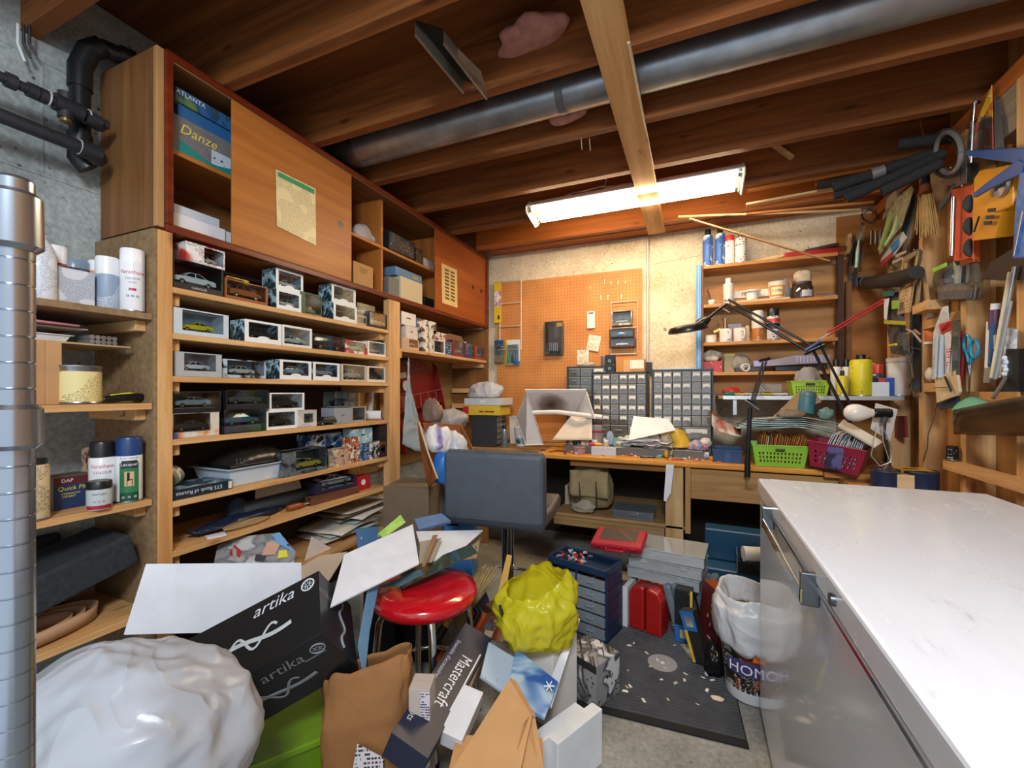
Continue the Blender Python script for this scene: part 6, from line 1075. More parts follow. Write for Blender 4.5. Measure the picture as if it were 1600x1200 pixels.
# third shelf: mugs, brushes, cans
x, y = us(1110, .05); r = thing('putty_tub', 'white lidless tub under the lamp head on the third wall shelf', 'tub', (x, y, Z2+.0006)); MB().lathe([(.036, 0), (.038, .05), (.04, .052), (.037, .052), (.035, .01), (0, .01)], 22).build('tub', pt('#e0dad2', .4), r)
x, y = us(1112, .07); o = MB().lathe([(.0, 0), (.012, .0), (.02, .05), (.018, .052), (.01, .004)], 16).build('gold_funnel', pt('#b9a068', .35, .4)); put(o, (x+.01, y, Z2+.072), (0, 1.2, .2)); tag(o, 'small brassy funnel lying on the white tub', 'funnel')
for u, lb in ((1134, 'white mug full of paint brushes'), (1156, 'empty white mug next to the brush mug')):
    x, y = us(u, .05); r = thing('mug', lb+' on the third wall shelf', 'mug', (x, y, Z2+.0006), .2); MB().lathe([(.036, 0), (.039, .004), (.039, .088), (.036, .09), (.034, .086), (.034, .01), (0, .008)], 24).build('mug_body', pt('#e9e4de', .25), r); MB().tube([(.0, -.038, .075), (.01, -.058, .07), (.012, -.062, .045), (.01, -.055, .022), (.0, -.038, .018)], .006, 10).build('handle', pt('#e9e4de', .25), r)
    if u == 1134:
        random.seed(4)
        for k in range(9):
            a_ = k*.7; o = thing('paint_brush', 'fine wooden paint brush standing in the white mug', 'paint brush', (x+.016*cos(a_), y+.016*sin(a_), Z2+.012), (random.uniform(-.18, .18), random.uniform(-.18, .18), 0), 'brushes in the mug'); hh = random.uniform(.13, .17); MB().lathe([(.002, 0), (.0035, .06), (.002, hh)], 8).build('handle', pt(random.choice(['#c9a46a', '#e0d6c4', '#8a5a34', '#d8c29a']), .5), o); MB().lathe([(.003, hh), (.0035, hh+.01), (.0008, hh+.022)], 8).build('bristles', pt('#6d5844', .8), o)
x, y = us(1168, .05); r = thing('figurine', 'small cream carved figure next to the white mugs', 'figurine', (x, y, Z2+.0006)); MB().lathe([(.016, 0), (.018, .01), (.013, .04), (.016, .06), (.010, .075), (.013, .09), (.008, .104), (0, .107)], 16).build('figure', pt('#c9b394', .6), r)
o = bx(-.04, -.002, 0, .04, .002, .13).build('clear_sheet', clear('#cfc8d4', .2, .4)); x, y = us(1148, .13); put(o, (x, y, Z2+.002)); tag(o, 'clear plastic sheet standing behind the mugs', 'sheet')
ucan('tall cream can with brown label on the third wall shelf', 1184, 483, 530, Z2, 17, pt('#d6cbb8', .4), pt('#cfcac0', .35), .2, .97, band=[(.05, .42, pd('#a8642c', '#e6d6b8', .03, .4))]); ucan('black capped can with red band on the third wall shelf', 1208, 480, 529, Z2, 18, pd('#c9c2c2', '#2b2628', .03, .5), pt('#1f1f23', .35), .22, .9, band=[(.55, .68, '#c23a34'), (.35, .54, pd('#1f1f22', '#d8d4d0', .03, .45))])
# fourth shelf
x, y = us(1113, .06); carton('red_box', 'red patterned box at the blue upright on the fourth wall shelf', 'box', (x, y, Z3+.0006), .12, .06, .075, pd('#a81f22', '#e8d8d4', .03, .35), 0, None, ()); bag('rag', 'cream rag heaped on the red patterned box', 'rag', (x, y+.03, Z3+.078), .06, .04, .05, 70, pt('#c9bda8', .85, 0, .25), .45)
x, y = us(1140, .07); o = carton('yellow_packet', 'yellowish clear packet next to the red patterned box', 'packet', (x, y, Z3+.0006), .065, .03, .125, clear('#b39a3c', .25, .55), 0, None, (), False, 0, [(0, .85, 1, 1, '#c9b23a')])
x, y = us(1163, .03); r = thing('tape_roll', 'white tape roll standing in the clear bag on the fourth wall shelf', 'tape', (x, y, Z3+.028), (PI/2, 0, .2)); MB().lathe([(.018, 0), (.026, 0), (.026, .03), (.018, .03), (.018, 0)], 22).build('roll', pt('#dcd6cc', .5), r)
x, y = us(1158, .08); bag('clear_bag', 'clear bag of rolls on the fourth wall shelf', 'bag', (x, y, Z3+.002), .07, .04, .075, 72, film('#d3cdc6', .5))
a, b_ = us(1148, .05), us(1195, .05); o = bx(0, -.02, 0, b_[0]-a[0], .03, .03).build('black_tray', BLACK, None, .004); put(o, (a[0], a[1]-.0, Z3+.001)); tag(o, 'low black tray under the clear bag', 'tray')
a, b_ = us(1183, .04), us(1298, .04); r = thing('vacuum_nozzle', 'lilac and grey ribbed plastic nozzle on the fourth wall shelf', 'nozzle', (a[0], a[1], Z3+.032), (0, -.04, 0)); l_ = b_[0]-a[0]
MB().prism([(0, .0), (l_*.12, .035), (l_*.55, .06), (l_, .05), (l_, .0)], -.0, .06).build('shell', pt('#8f8a9a', .4), r, .004)
for k in range(8): bx(l_*(.56+.045*k), -.004, .008, l_*(.575+.045*k), .0, .05).build('rib', pt('#a9a2cc', .4), r)
bx(-.02, -.01, .0, l_*.1, .05, .04).build('lilac_cap', pt('#9d98c8', .4), r, .003); o = bx(-.12, -.02, 0, .15, .06, .03).build('black_case', BLACK, None, .004); put(o, ((a[0]+b_[0])/2+.02, a[1]+.0, Z3+.001)); tag(o, 'flat black case under the lilac nozzle', 'case')
# long shelf below: basket, toy cars, screwdriver, bottles
YL2 = 2.90
def ls(u, back=.05): return PY(u, 600, YL2+back).x, YL2+back
x, y = ls(1137, .06); r = thing('screwdriver', 'green handled screwdriver lying on the long shelf', 'screwdriver', (x, y, Z4+.013), (0, PI/2, .05)); MB().lathe([(.007, -.02), (.012, -.015), (.012, .05), (.009, .06)], 14).build('handle', pt('#1f7a48', .4), r); MB().lathe([(.0035, -.09), (.0035, -.02)], 8).build('shaft', STEEL, r)
x, y = ls(1143, .1); o = bag('red_clamp', 'red plastic clip lying behind the green screwdriver', 'clip', (x, y, Z4+.001), .05, .02, .035, 76, pt('#c8342c', .4)); 
for u, c, st, lb in ((1158, '#d9b25a', 'sedan', 'tan loose toy car beside the green screwdriver'), (1175, '#c9c4b8', 'wagon', 'white loose toy car behind the spring arm'), (1200, '#e0c43a', 'sedan', 'yellow loose toy car on the long shelf'), (1219, '#cfcac8', 'coupe', 'pale loose toy car next to the lime basket')):
    x, y = ls(u, .05); t_ = thing('toy_car', lb, 'toy car', (x, y, Z4+.0006), .6 if u == 1200 else .1, 'loose toy cars on the long shelf'); car(t_, .075, c, st, name='body')
x, y = ls(1203, .12); o = bx(-.06, 0, 0, .06, .002, .07).build('clear_sheet', clear('#b9a890', .2, .4)); put(o, (x, y, Z4+.001)); tag(o, 'clear plastic box lid standing behind the yellow toy car', 'lid')
def basket(name, label, M, w_, d, h_, col, rows, cols, hole_w, taper=.86, handle=True, label_card=None):
    r = thing(name, label, 'basket', M=M); mt = pt(col, .4); t_ = .003; m_ = MB()
    W0, D0 = w_*taper, d*taper
    def side(p0, p1, q0, q1, n_, rws, nm):
        """wall with real holes: p bottom edge, q top edge"""
        m_ = MB(); p0, p1, q0, q1 = map(Vector, (p0, p1, q0, q1)); nn = (p1-p0).cross(q0-p0).normalized()*t_
        us_ = [0, .06]; 
        for k in range(n_): a_ = .08+.84*(k+.25)/n_; us_ += [a_, a_+.84*.5/n_]
        us_ += [1]; vs_ = [0, .12]
        for k in range(rws): a_ = .16+.56*(k+.2)/rws; vs_ += [a_, a_+.56*.6/rws]
        vs_ += [1]; us_ = sorted(us_); vs_ = sorted(vs_)
        f = lambda a_, b2: (p0+(p1-p0)*a_)*(1-b2)+(q0+(q1-q0)*a_)*b2
        for i in range(len(us_)-1):
            for j in range(len(vs_)-1):
                hole_ = (i >= 2 and i % 2 == 0 and i < len(us_)-2) and (j >= 2 and j % 2 == 0 and j < len(vs_)-2)
                if hole_: continue
                q = [f(us_[i], vs_[j]), f(us_[i+1], vs_[j]), f(us_[i+1], vs_[j+1]), f(us_[i], vs_[j+1])]; m_.add(q+[x-nn for x in q], [(0,1,2,3), (7,6,5,4), (0,4,5,1), (1,5,6,2), (2,6,7,3), (3,7,4,0)])
        m_.build(nm, mt, r)
    a, b_, A, B = W0/2, D0/2, w_/2, d/2
    side((-a,-b_,0), (a,-b_,0), (-A,-B,h_), (A,-B,h_), cols, rows, 'front_wall'); side((a,b_,0), (-a,b_,0), (A,B,h_), (-A,B,h_), cols, rows, 'back_wall')
    side((-a,b_,0), (-a,-b_,0), (-A,B,h_), (-A,-B,h_), max(3, cols*2//3), rows, 'side_wall'); side((a,-b_,0), (a,b_,0), (A,-B,h_), (A,B,h_), max(3, cols*2//3), rows, 'side_wall')
    bx(-a, -b_, 0, a, b_, .003).build('base', mt, r)
    m_ = MB(); m_.tube([(-A,-B,h_), (A,-B,h_), (A,B,h_), (-A,B,h_), (-A,-B,h_)], .004, 8); m_.build('rim', mt, r)
    if handle: MB().tube([(-.022, -B+.002, h_*.80), (.022, -B+.002, h_*.80)], .008, 12).build('handle_slot', pt('#3a3f1c', .6), r)
    if label_card: bx(-w_*.14, -B-.004, h_*.08, w_*.14, -B-.001, h_*.95).build('paper_label', label_card, r)
    return r
x, y = ls(1268, .09); basket('mesh_basket', 'lime green plastic basket full of clear packets on the long shelf', Matrix.Translation((x-.02, y, Z4+.0006)), .185, .14, .085, '#a4cc3c', 3, 12, .005)
bag('clear_packet', 'clear packets heaped in the lime basket on the long shelf', 'packet', (x-.02, y, Z4+.03), .08, .055, .09, 80, film('#d6cfd0', .4), .5)
Y_ = pd('#d9c928', '#8a7a1c', .02, .35)
def lcan(u, v0, v1, wpx, lb, body, cap, back=.06, nm='bottle', cat='bottle', caph=.2, capr=.6, **kw):
    x, y = ls(u, back); D = y/ray(u, 600).y; return can(nm, lb, cat, (x, y, Z4+.0006), (v1-v0)*D/F, wpx*D/F/2, body, cap, caph, capr, True, look((x, y)), **kw)
r = lcan(1345, 541, 606, 29, 'large yellow solvent tin with black cap on the long shelf', Y_, BLACK, .06, 'solvent_tin', 'tin', .12, .42); wrap_patch(r, .05, -.7, .0, .09, .105, pt('#2b2b2e', .4))
lcan(1316, 568, 608, 15, 'smaller yellow and blue bottle beside the large solvent tin', pd('#d9c22c', '#3a6a9a', .03, .35), BLACK, .03, 'bottle', 'bottle', .2, .35); lcan(1306, 549, 606, 14, 'white bottle with black cap behind the yellow and blue bottle', pt('#dcd8d2', .35), BLACK, .12); lcan(1322, 549, 606, 15, 'white bottle with black cap just behind the solvent tin', pt('#d6d2cc', .35), BLACK, .14)
lcan(1355, 530, 590, 20, 'tall white bottle with black spout behind the solvent tin', pt('#e2ded6', .35), BLACK, .2, caph=.14, capr=.4); lcan(1371, 540, 590, 14, 'small red capped can beside the white boxes', pd('#34384c', '#c9c4c8', .03, .4), pt('#c8382c', .4), .16, 'spray_can', 'spray can', .28, .95)
for k, (u, hh) in enumerate(((1376, .075), (1380, .045))):
    x, y = ls(u, .02+.05*k); carton('white_box', ['upper small white box beside the solvent tin', 'long white box lying beside the solvent tin'][k], 'box', (x, y, Z4+.0006+(.0455 if not k else 0)*0), .075 if not k else .085, .04, hh, pt('#dadde3', .5), 0)
x, y = ls(1398, -.0); x = min(x, .97); carton('battery_pack', 'red and blue light bulb box near the tool wall', 'box', (x-.015, 2.93, Z4+.0006), .07, .04, .10, pd('#2f56a8', '#1c2f6a', .02, .3), 0, None, (), False, 0, [(0, 0, .42, 1, pd('#c23a30', '#e8d8c8', .03, .4))])
x, y = ls(1402, .1); lcan(1404, 545, 605, 30, 'white joint compound tub near the corner of the tool wall', pt('#e0dcd6', .45), pt('#d6d2cc', .4), .16, 'tub', 'tub', .1, 1.02)

# ------------------------------------------------------------------ magnifier lamp with sprung arms
LM = pt('#131416', .3, 0, .1)
ml = thing('magnifier_lamp', 'black swing arm magnifier lamp reaching over the bench', 'lamp', PY(1330, 690, 2.62))
o0 = Vector(ml.location)
def lp(name, pts, r_, m=LM, parent=None, n_=10): return MB().tube([PY(*q)-o0 for q in pts], r_, n_).build(name, m, parent or ml)
lp('lower_arm', [(1268,542,2.78), (1325,655,2.62)], .0075); lp('lower_rod', [(1282,540,2.76), (1338,650,2.60)], .0065); lp('base_post', [(1325,655,2.62), (1335,690,2.60)], .012)
lp('upper_arm', [(1135,475,2.84), (1262,548,2.78)], .0075); lp('upper_rod', [(1138,468,2.85), (1266,539,2.79)], .0065)
lp('elbow_bracket', [(1256,552,2.775), (1288,538,2.765)], .014); lp('knob', [(1258,548,2.75), (1282,533,2.75)], .008, pt('#33457a', .4)); lp('tension_handle', [(1281,530,2.76), (1296,521,2.76)], .004, pt('#b9b0a0', .4))
hd_ = lp('neck', [(1135,475,2.84), (1120,486,2.83), (1108,496,2.82)], .010); lp('spring', [(1122,478,2.84), (1140,488,2.83)], .005, STEEL, hd_)
hc = PY(1074, 511, 2.80)-o0
hdm = MB().lathe([(.0, .012), (.06, .014), (.10, .006), (.112, -.012), (.112, -.028), (.104, -.030), (.10, -.026)], 32); sh = hdm.build('lamp_head', LM, ml); sh.location = hc; sh.rotation_euler = (.10, -.12, 0)
g_ = MB().lathe([(.0, -.0255), (.1, -.026)], 32).build('lens', pt('#b9b0a6', .25), sh); MB().tube([(-.118, 0, .0), (-.135, 0, .006), (-.132, 0, .014), (-.12, 0, .012)], .003, 6).build('finger_loop', LM, sh); MB().tube([(.06, 0, .0), (.10, 0, .02), (.13, .0, .03)], [.03, .03, .012], 14).build('head_mount', LM, sh)
pts = [PY(*q)-o0 for q in ((1130,486,2.83), (1136,492,2.82), (1146,486,2.83), (1140,472,2.84), (1132,469,2.85))]; MB().tube(pts, .002, 6).build('cord', LM, ml)
sa = thing('clamp_on_boom', 'second black sprung lamp arm clamped to the bench edge', 'lamp arm', PY(1168, 735, 2.68)); o0 = Vector(sa.location)
def sp2(name, pts, r_, m=LM): return MB().tube([PY(*q)-o0 for q in pts], r_, 10).build(name, m, sa)
sp2('post', [(1168,722,2.685), (1172,636,2.69)], .0115); sp2('clamp', [(1168,745,2.675), (1168,718,2.675)], .015); sp2('clamp_screw', [(1167,757,2.675), (1168,742,2.675)], .003, STEEL)
sp2('lower_rod', [(1172,634,2.69), (1192,566,2.74)], .006); sp2('lower_rod', [(1178,628,2.70), (1198,563,2.75)], .005, pt('#3a3634', .4, .5)); sp2('joint', [(1166,626,2.69), (1182,634,2.69)], .013); sp2('bolt', [(1164,625,2.68), (1186,640,2.68)], .004, STEEL); sp2('top_joint', [(1186,564,2.74), (1203,560,2.75)], .008); sp2('spring', [(1190,600,2.70), (1200,610,2.70)], .006, STEEL)

# ------------------------------------------------------------------ green basket of envelopes and red basket of papers
gx0, gx1 = PY(1176, 705, 2.70).x, PY(1265, 705, 2.70).x
gM = Matrix.Translation(((gx0+gx1)/2, 2.70+.115, BZ+.001)); basket('letter_basket', 'lime green letter basket full of brown envelopes on the bench', gM, gx1-gx0, .21, .115, '#8cc43a', 3, 12, .005)
random.seed(11)
for k in range(22):
    x = gx0+.035+k*(gx1-gx0-.08)/21; col = ['#c07a34', '#b56c2c', '#cf8f48', '#d8d6d2' if k in (3, 4) else '#bd7832', '#a8642a'][k % 5]
    m_ = MB(); w2, h2 = .165, .165+random.uniform(-.012, .012); m_.box(-.0015, -w2/2, 0, .0015, w2/2, h2); m_.prism([(-w2/2, h2), (w2/2, h2), (0, h2-.05)], .0016, .0022, 'x')
    o = m_.build('envelope', pt(col, .75)); put(o, (x, 2.81, BZ+.008), (0, .10+.2*k/21, random.uniform(-.03, .03))); tag(o, 'white envelope filed among the brown ones in the green basket' if k in (3, 4, 8, 9) and col == '#d8d6d2' else 'brown paper envelope filed upright in the green basket', 'envelope', 'envelopes in the green basket')
rx0, rx1 = PY(1272, 712, 2.62).x, PY(1358, 722, 2.55).x
rM = Matrix.Translation(((rx0+rx1)/2+.01, 2.62+.07, BZ+.018)) @ Euler((.05, .13, -.42)).to_matrix().to_4x4()
basket('paper_basket', 'dark pink plastic basket of papers tilted at the bench end', rM, .235, .19, .13, '#8e1838', 3, 9, .006, .84, False, pd('#20203c', '#c9c4d6', .02, .3, blot=['#20203c', '#5a5488'], blots=14))
for k in range(18):
    f = k/17; lx = -.095+.19*f; m_ = MB(); w2, h2 = .15, .175+random.uniform(-.02, .015); m_.box(-.0012, -w2/2, 0, .0012, w2/2, h2)
    o = m_.build('paper_slip', pd(['#dfe2e6', '#cfd3d8', '#e6e0da', '#b9c4d0'][k % 4], '#7a8088', .012, .3)); o.matrix_world = rM @ Matrix.Translation((lx*.8, 0, .006)) @ Euler((0, .30-.14*f, random.uniform(-.04, .04))).to_matrix().to_4x4(); tag(o, 'pale printed slip filed in the dark pink basket', 'paper', 'papers in the pink basket')
# flat sheets and cardboard on the baskets
for k in range(6):
    col = ['#5d7d84', '#7b9aa0', '#a9b4b4', '#8d7a64', '#3f5a66', '#b9ab98'][k]; m_ = MB(); z = BZ+.200+.0095*k; sd_ = k*2.3
    m_.grid(lambda i, j: (PY(1150+k*6+(185-k*9)*i, 660, 2.76).x, 2.70+.26*j+.02*k, z+.028*sin(i*2.5+.4)*(.5+.5*i)-.055*max(0, i-.55)*2*(1-.12*k)+.003*noise.noise(Vector((i*5+sd_, j*3, k)))), 14, 5)
    tag(m_.build('magazine', pd(col, '#d6d8d4', .03, .2, blot=[col, '#9fb2b4'], blots=9), None, 0, .003), ['teal', 'pale teal', 'light grey', 'tan', 'dark teal', 'beige'][k]+' magazine lying across the two paper baskets', 'magazine', 'magazines across the baskets')
m_ = MB(); m_.panel([PY(1196,662,2.86), PY(1284,628,2.88), PY(1268,607,2.885), PY(1248,612,2.88)], .004); tag(m_.build('cardboard_corner', pt('#a9855c', .8)), 'triangle of tan cardboard leaning under the long shelf', 'cardboard')
c = PY(1258, 652, 2.88); r = thing('wrapped_can', 'teal blue tin wrapped in tape behind the magazines', 'tin', (c.x, c.y, BZ+.285), (-.15, .12, 0)); MB().lathe([(.040, 0), (.042, .004), (.044, .11), (.04, .125), (.0, .127)], 22).build('tin_body', pt('#3f7280', .5, 0, .2), r); MB().lathe([(.045, .10), (.046, .112)], 22).build('tape_band', pt('#5f7476', .4), r)
c = PY(1243, 655, 2.80); bag('cling_wrap', 'crumpled clear wrap beside the teal tin', 'wrap', (c.x-.02, c.y, BZ+.27), .07, .04, .03, 84, film('#b9a890', .4)); c = PY(1290, 650, 2.8); bag('cling_wrap', 'bluish clear wrap to the other side of the teal tin', 'wrap', (c.x, c.y, BZ+.265), .035, .03, .04, 86, film('#9fc4c0', .35))
m_ = MB(); m_.panel([PY(1318,655,2.62), PY(1310,664,2.58), PY(1368,698,2.5), PY(1380,690,2.54)], .012); tag(m_.build('white_trunking', pt('#dcd4c6', .5)), 'length of white plastic trunking across the pink basket', 'trunking')
m_ = MB(); m_.panel([PY(1368,630,2.55), PY(1402,640,2.55), PY(1390,690,2.5), PY(1360,670,2.5)], .004); tag(m_.build('foil_packet', pd('#c9c2bc', '#8d8680', .02, .2)), 'silver packet standing behind the bulb holder', 'packet')
# bulb in a clamp holder
c = PY(1340, 645, 2.45); bl = thing('bulb_lamp', 'white light bulb in a black clip-on socket at the bench end', 'lamp', (c.x, c.y, c.z), (0, PI/2, .05))
MB().lathe([(.0, -.052), (.018, -.050), (.033, -.038), (.041, -.018), (.040, .004), (.031, .028), (.021, .048), (.017, .062)], 26).build('bulb', pt('#e6ddd4', .25), bl)
m_ = MB(); m_.lathe([(.019, .058), (.022, .062)]+[q for k in range(6) for q in ((.022, .066+.009*k), (.0185, .069+.009*k), (.022, .072+.009*k))]+[(.02, .125), (.0, .127)], 18); m_.build('socket', BLACK, bl); MB().tube([(.0, .0, .10), (.022, 0, .10), (.045, .0, .095)], [.014, .013, .010], 12).build('swivel', pt('#4a4b4e', .4), bl)
wires = [[(1372,662), (1365,690), (1361,712), (1375,728), (1392,722), (1393,700), (1380,668)], [(1378,665), (1380,690), (1390,720), (1380,735), (1372,732)]]
for q in wires: MB().tube([bl.matrix_basis.inverted() @ PY(u, v, 2.45) for u, v in q], .0022, 6).build('wire_stand', pt('#b9b3a8', .3, .8), bl)
MB().tube([bl.matrix_basis.inverted() @ PY(u, v, 2.46) for u, v in ((1384,655), (1382,680), (1388,710), (1392,735))], .004, 8).build('cord', BLACK, bl)
# side bench by the tool wall
sb = thing('side_bench', 'short pine side bench between the freezer and the tool wall', 'bench', (.8, 2.4, 0)); bx(-.12, -.12, .66, .217, .275, .69).build('bench_top', wood('#8a5a2c', '#b98550', 'X', .6), sb, .003)
for x, y in ((-.1, -.1), (.16, -.1), (-.1, .2), (.16, .2)): bx(x, y, 0, x+.04, y+.04, .66).build('leg', PINE['Z'], sb)
for u, v, r_, hh, lb in ((1383, 757, .052, .085, 'dark blue can with wire bundle on the side bench'), (1440, 761, .058, .09, 'dark blue can beside the pine block on the side bench')):
    p = PZ(u, v, .71); r = thing('blue_can', lb, 'can', (p.x, min(p.y, 2.58), .6905), 0, 'dark blue cans on the side bench'); MB().lathe([(r_, 0), (r_, hh), (r_*1.03, hh+.004), (r_*.95, hh+.004), (r_*.92, hh-.006), (0, hh-.006)], 28).build('can_body', pt('#1d2c4c', .35), r); MB().lathe([(r_*1.01, hh-.004), (r_*1.03, hh+.001)], 28).build('rim', STEEL, r)
    if u == 1440: o = thing('sanding_card', 'yellow pricing card lying across the second blue can', 'card', (p.x-.03, min(p.y, 2.58), .6905+hh+.006), (.05, .0, .2)); bx(-.055, -.03, 0, .055, .03, .002).build('card', pt('#d9a92c', .5), o); bx(-.04, -.015, .002, .02, .015, .0025).build('dark_print', pt('#8d5a1c', .5), o)
p = PZ(1411, 760, .71); o = bx(-.03, -.05, 0, .03, .05, .075).build('pine_block', SW, None, .002); put(o, (p.x, p.y+.02, .6905)); tag(o, 'pine block between the two dark blue cans', 'block')
p = PX(1489, 755, XR-.02); can('glue_can', 'small black can with white print on the ledger rail', 'can', (XR-.022, p.y, .8405), .062, .02, pd('#1b1c1f', '#c9c9c6', .012, .4), pt('#2a2b2e', .4), .12, .95, False)
# ------------------------------------------------------------------ tools hung on the right-hand stud wall
class Hung:
    """a thing hanging on the stud wall; its parts are drawn on planes parallel to the wall"""
    def __init__(s, name, label, cat, u, v, off=.012, group=None):
        s.off = off; s.o = PX(u, v, XR-off); s.r = thing(name, label, cat, s.o, 0, group)
    def p(s, u, v, off=None): return PX(u, v, XR-(s.off if off is None else off))-s.o
    def panel(s, name, pts, mat, th=.004, off=None, bevel=0): return MB().panel([s.p(u, v, off) for u, v in pts][::-1], th).build(name, mat, s.r, bevel)
    def tube(s, name, pts, r_, mat, off=None, n_=10, rs=None): return MB().tube([s.p(q[0], q[1], q[2] if len(q) > 2 else off) for q in pts], rs or r_, n_).build(name, mat, s.r)
    def nail(s, u, v): MB().tube([s.p(u, v, -.002), s.p(u, v, s.off+.02)], .0022, 6).build('nail', STEEL, s.r); return s
CARDB = pt('#b39468', .75); GREY = pt('#8d8880', .5)
# top plate boxes
h = Hung('plywood_box', 'rough plywood box fixed at the top of the tool wall', 'box', 1580, 130, .0); y0, y1 = PX(1556, 130, XR).y, 1.5
bx(-.0, -.35, 0, .085, .02, .16).build('box', wood('#7a6a58', '#9a8a74', 'Y', .8), h.r); h.r.location = (XR+.004, y0, 2.04)
# whisk broom
h = Hung('whisk_broom', 'straw whisk broom with navy handle hung on the tool wall', 'brush', 1447, 300, .035).nail(1447, 258)
h.tube('handle', [(1446,252), (1447,270), (1445,292)], .013, pt('#1c2238', .5), rs=[.010, .013, .019]); h.tube('ferrule', [(1445,290), (1446,303)], .02, pt('#8d4a2a', .5), rs=[.020, .024])
random.seed(3)
m_ = MB()
for k in range(70):
    a = random.uniform(-1, 1); b2 = random.uniform(-.014, .014); p0, p1 = h.p(1446+a*7, 303), h.p(1449+a*12+random.uniform(-2, 2), 366+random.uniform(-8, 6)); m_.tube([p0+Vector((b2, 0, 0)), p1+Vector((b2*1.6, 0, 0))], .0016, 4, 0, False)
s_ = m_.build('bristles', pt('#c09a58', .8, 0, .25), h.r); s_['kind'] = 'stuff'
# coil of foam hose
h = Hung('hose_coil', 'coil of dark grey hose hung on the tool wall', 'hose', 1480, 240, .05).nail(1484, 206)
for k, (du, dv, ru, rv, of) in enumerate(((0, 0, 24, 36, .05), (2, -1, 20, 32, .07), (-3, 4, 22, 31, .035))): h.tube('loop', [(1480+du+ru*cos(a*PI/16), 240+dv+rv*sin(a*PI/16), of) for a in range(33)], .009, pt(['#4a4744', '#6d6862', '#2f2d2c'][k], .7))
# hacksaw spring and saw
h = Hung('hacksaw', 'chrome hacksaw frame hung upright beside the hose coil', 'hacksaw', 1524, 200, .02).nail(1525, 158)
h.tube('frame', [(1517,240), (1519,205), (1522,170), (1525,158), (1530,160)], .006, CHROME); h.tube('coil', [(1517,255), (1520,190)], .0085, STEEL)
h = Hung('hand_saw', 'pruning saw with patterned blade hung below the hose coil', 'saw', 1490, 280, .02).nail(1485, 262)
h.panel('blade', [(1466,285), (1500,262), (1510,256), (1510,286), (1493,292)], pt('#a8a29a', .35, .7), .002); h.tube('handle', [(1492,288), (1484,305), (1471,322), (1469,328)], .008, pt('#55504c', .5), rs=[.007, .010, .012, .006])
h.tube('branch_print', [(1500,284,.0235), (1502,272,.0235), (1500,264,.0235)], .0012, BLACK); h.tube('branch_print', [(1502,272,.0235), (1506,262,.0235)], .001, BLACK)
h = Hung('black_sheath', 'black knife sheath beside the pruning saw', 'sheath', 1520, 270, .016); h.panel('sheath', [(1512,254), (1528,255), (1526,288), (1511,284)], BLACK, .006)
# yellow and red card at the top
h = Hung('saw_blade_card', 'tall yellow and red blister card at the top of the tool wall', 'blister card', 1545, 190, .015).nail(1547, 150)
h.panel('card', [(1549,133), (1551,236), (1519,248), (1524,195)], pd('#c25a34', '#e8d24a', .03, .3, blot=['#d8a92c', '#b23a30', '#c9604a'], blots=12), .003); h.panel('blister', [(1547,182), (1547,235), (1523,243), (1530,190)], CLRD, .006, .022); h.panel('metal_heads', [(1541,180), (1542,200), (1532,202), (1533,184)], pt('#8f98a0', .3, .8), .004, .02); h.panel('yellow_corner', [(1549,134), (1548,160), (1534,185), (1531,178)], pt('#d8b52c', .5), .002, .019)
h = Hung('rasp', 'dark steel rasp hanging next to the yellow and red card', 'rasp', 1565, 200, .012); h.panel('blade', [(1553,150), (1563,190), (1567,232), (1554,234)], pt('#5f6468', .5, .6), .004)
# orange drywall saw / level
h = Hung('orange_tool', 'orange and black folding tool with chrome slide hung on the stud', 'tool', 1503, 350, .03).nail(1503, 290)
h.panel('body', [(1486,297), (1520,288), (1521,410), (1495,416), (1490,410)], pt('#d2552a', .4), .02, None, .002); h.tube('chrome_slide', [(1490,308,.054), (1487,400,.054)], .008, STEEL)
for v in (318, 353, 387): h.tube('grip_pad', [(1516,v-14,.05), (1514,v-10,.052), (1512,v-4,.053), (1512,v+4,.053), (1514,v+10,.052), (1516,v+14,.05)], .012, pt('#26282b', .7), rs=[.004, .010, .014, .014, .010, .004])
# yellow lantern
h = Hung('work_light', 'yellow work light with round glass lens hung on the tool wall', 'work light', 1555, 320, .03).nail(1560, 262)
YEL = pt('#d99a1c', .35)
h.panel('housing', [(1521,280), (1530,266), (1575,258), (1584,268), (1583,320), (1568,330), (1556,372), (1522,376), (1520,330)], YEL, .045, .055, .004); h.panel('lower_body', [(1520,330), (1566,330), (1554,372), (1520,376)], pt('#c9881a', .4), .01, .066)
c = h.p(1562, 292, .0); L_ = MB().lathe([(.0, .006), (.02, .005), (.036, .0), (.038, -.01)], 24).build('lens', pt('#aab0b6', .15, .6), h.r); L_.location = h.p(1561, 291, .066); L_.rotation_euler = (0, -PI/2, 0)
for (u, v) in ((1549,329), (1546,340), (1543,349)): h.panel('badge', [(u-6,v-3), (u+6,v-4), (u+5,v+2), (u-6,v+3)], BLACK, .002, .080)
h.tube('power_cord', [(1530,338,.078), (1526,350,.078), (1522,362,.078)], .003, BLACK)
# blue caulking gun
h = Hung('caulking_gun', 'blue metal caulking gun with long trigger hung on the tool wall', 'caulking gun', 1570, 290, .09)
BLC = pt('#1f4a8e', .35, 0, .1)
h.panel('handle', [(1509,236), (1600,231), (1640,231), (1640,252), (1590,262), (1580,254), (1548,250), (1510,243)], BLC, .012, None, .002); h.panel('trigger', [(1600,254), (1590,250), (1565,268), (1540,286), (1519,303), (1522,309), (1548,294), (1572,282), (1595,272)], BLC, .010, .095, .002)
h.panel('barrel', [(1592,270), (1640,265), (1640,402), (1581,404), (1585,330)], pt('#3566ae', .4, 0, .35, 0, .5, 0, 60), .05, .115, .004); h.tube('rod', [(1598,330,.12), (1584,400,.12)], .003, CHROME)
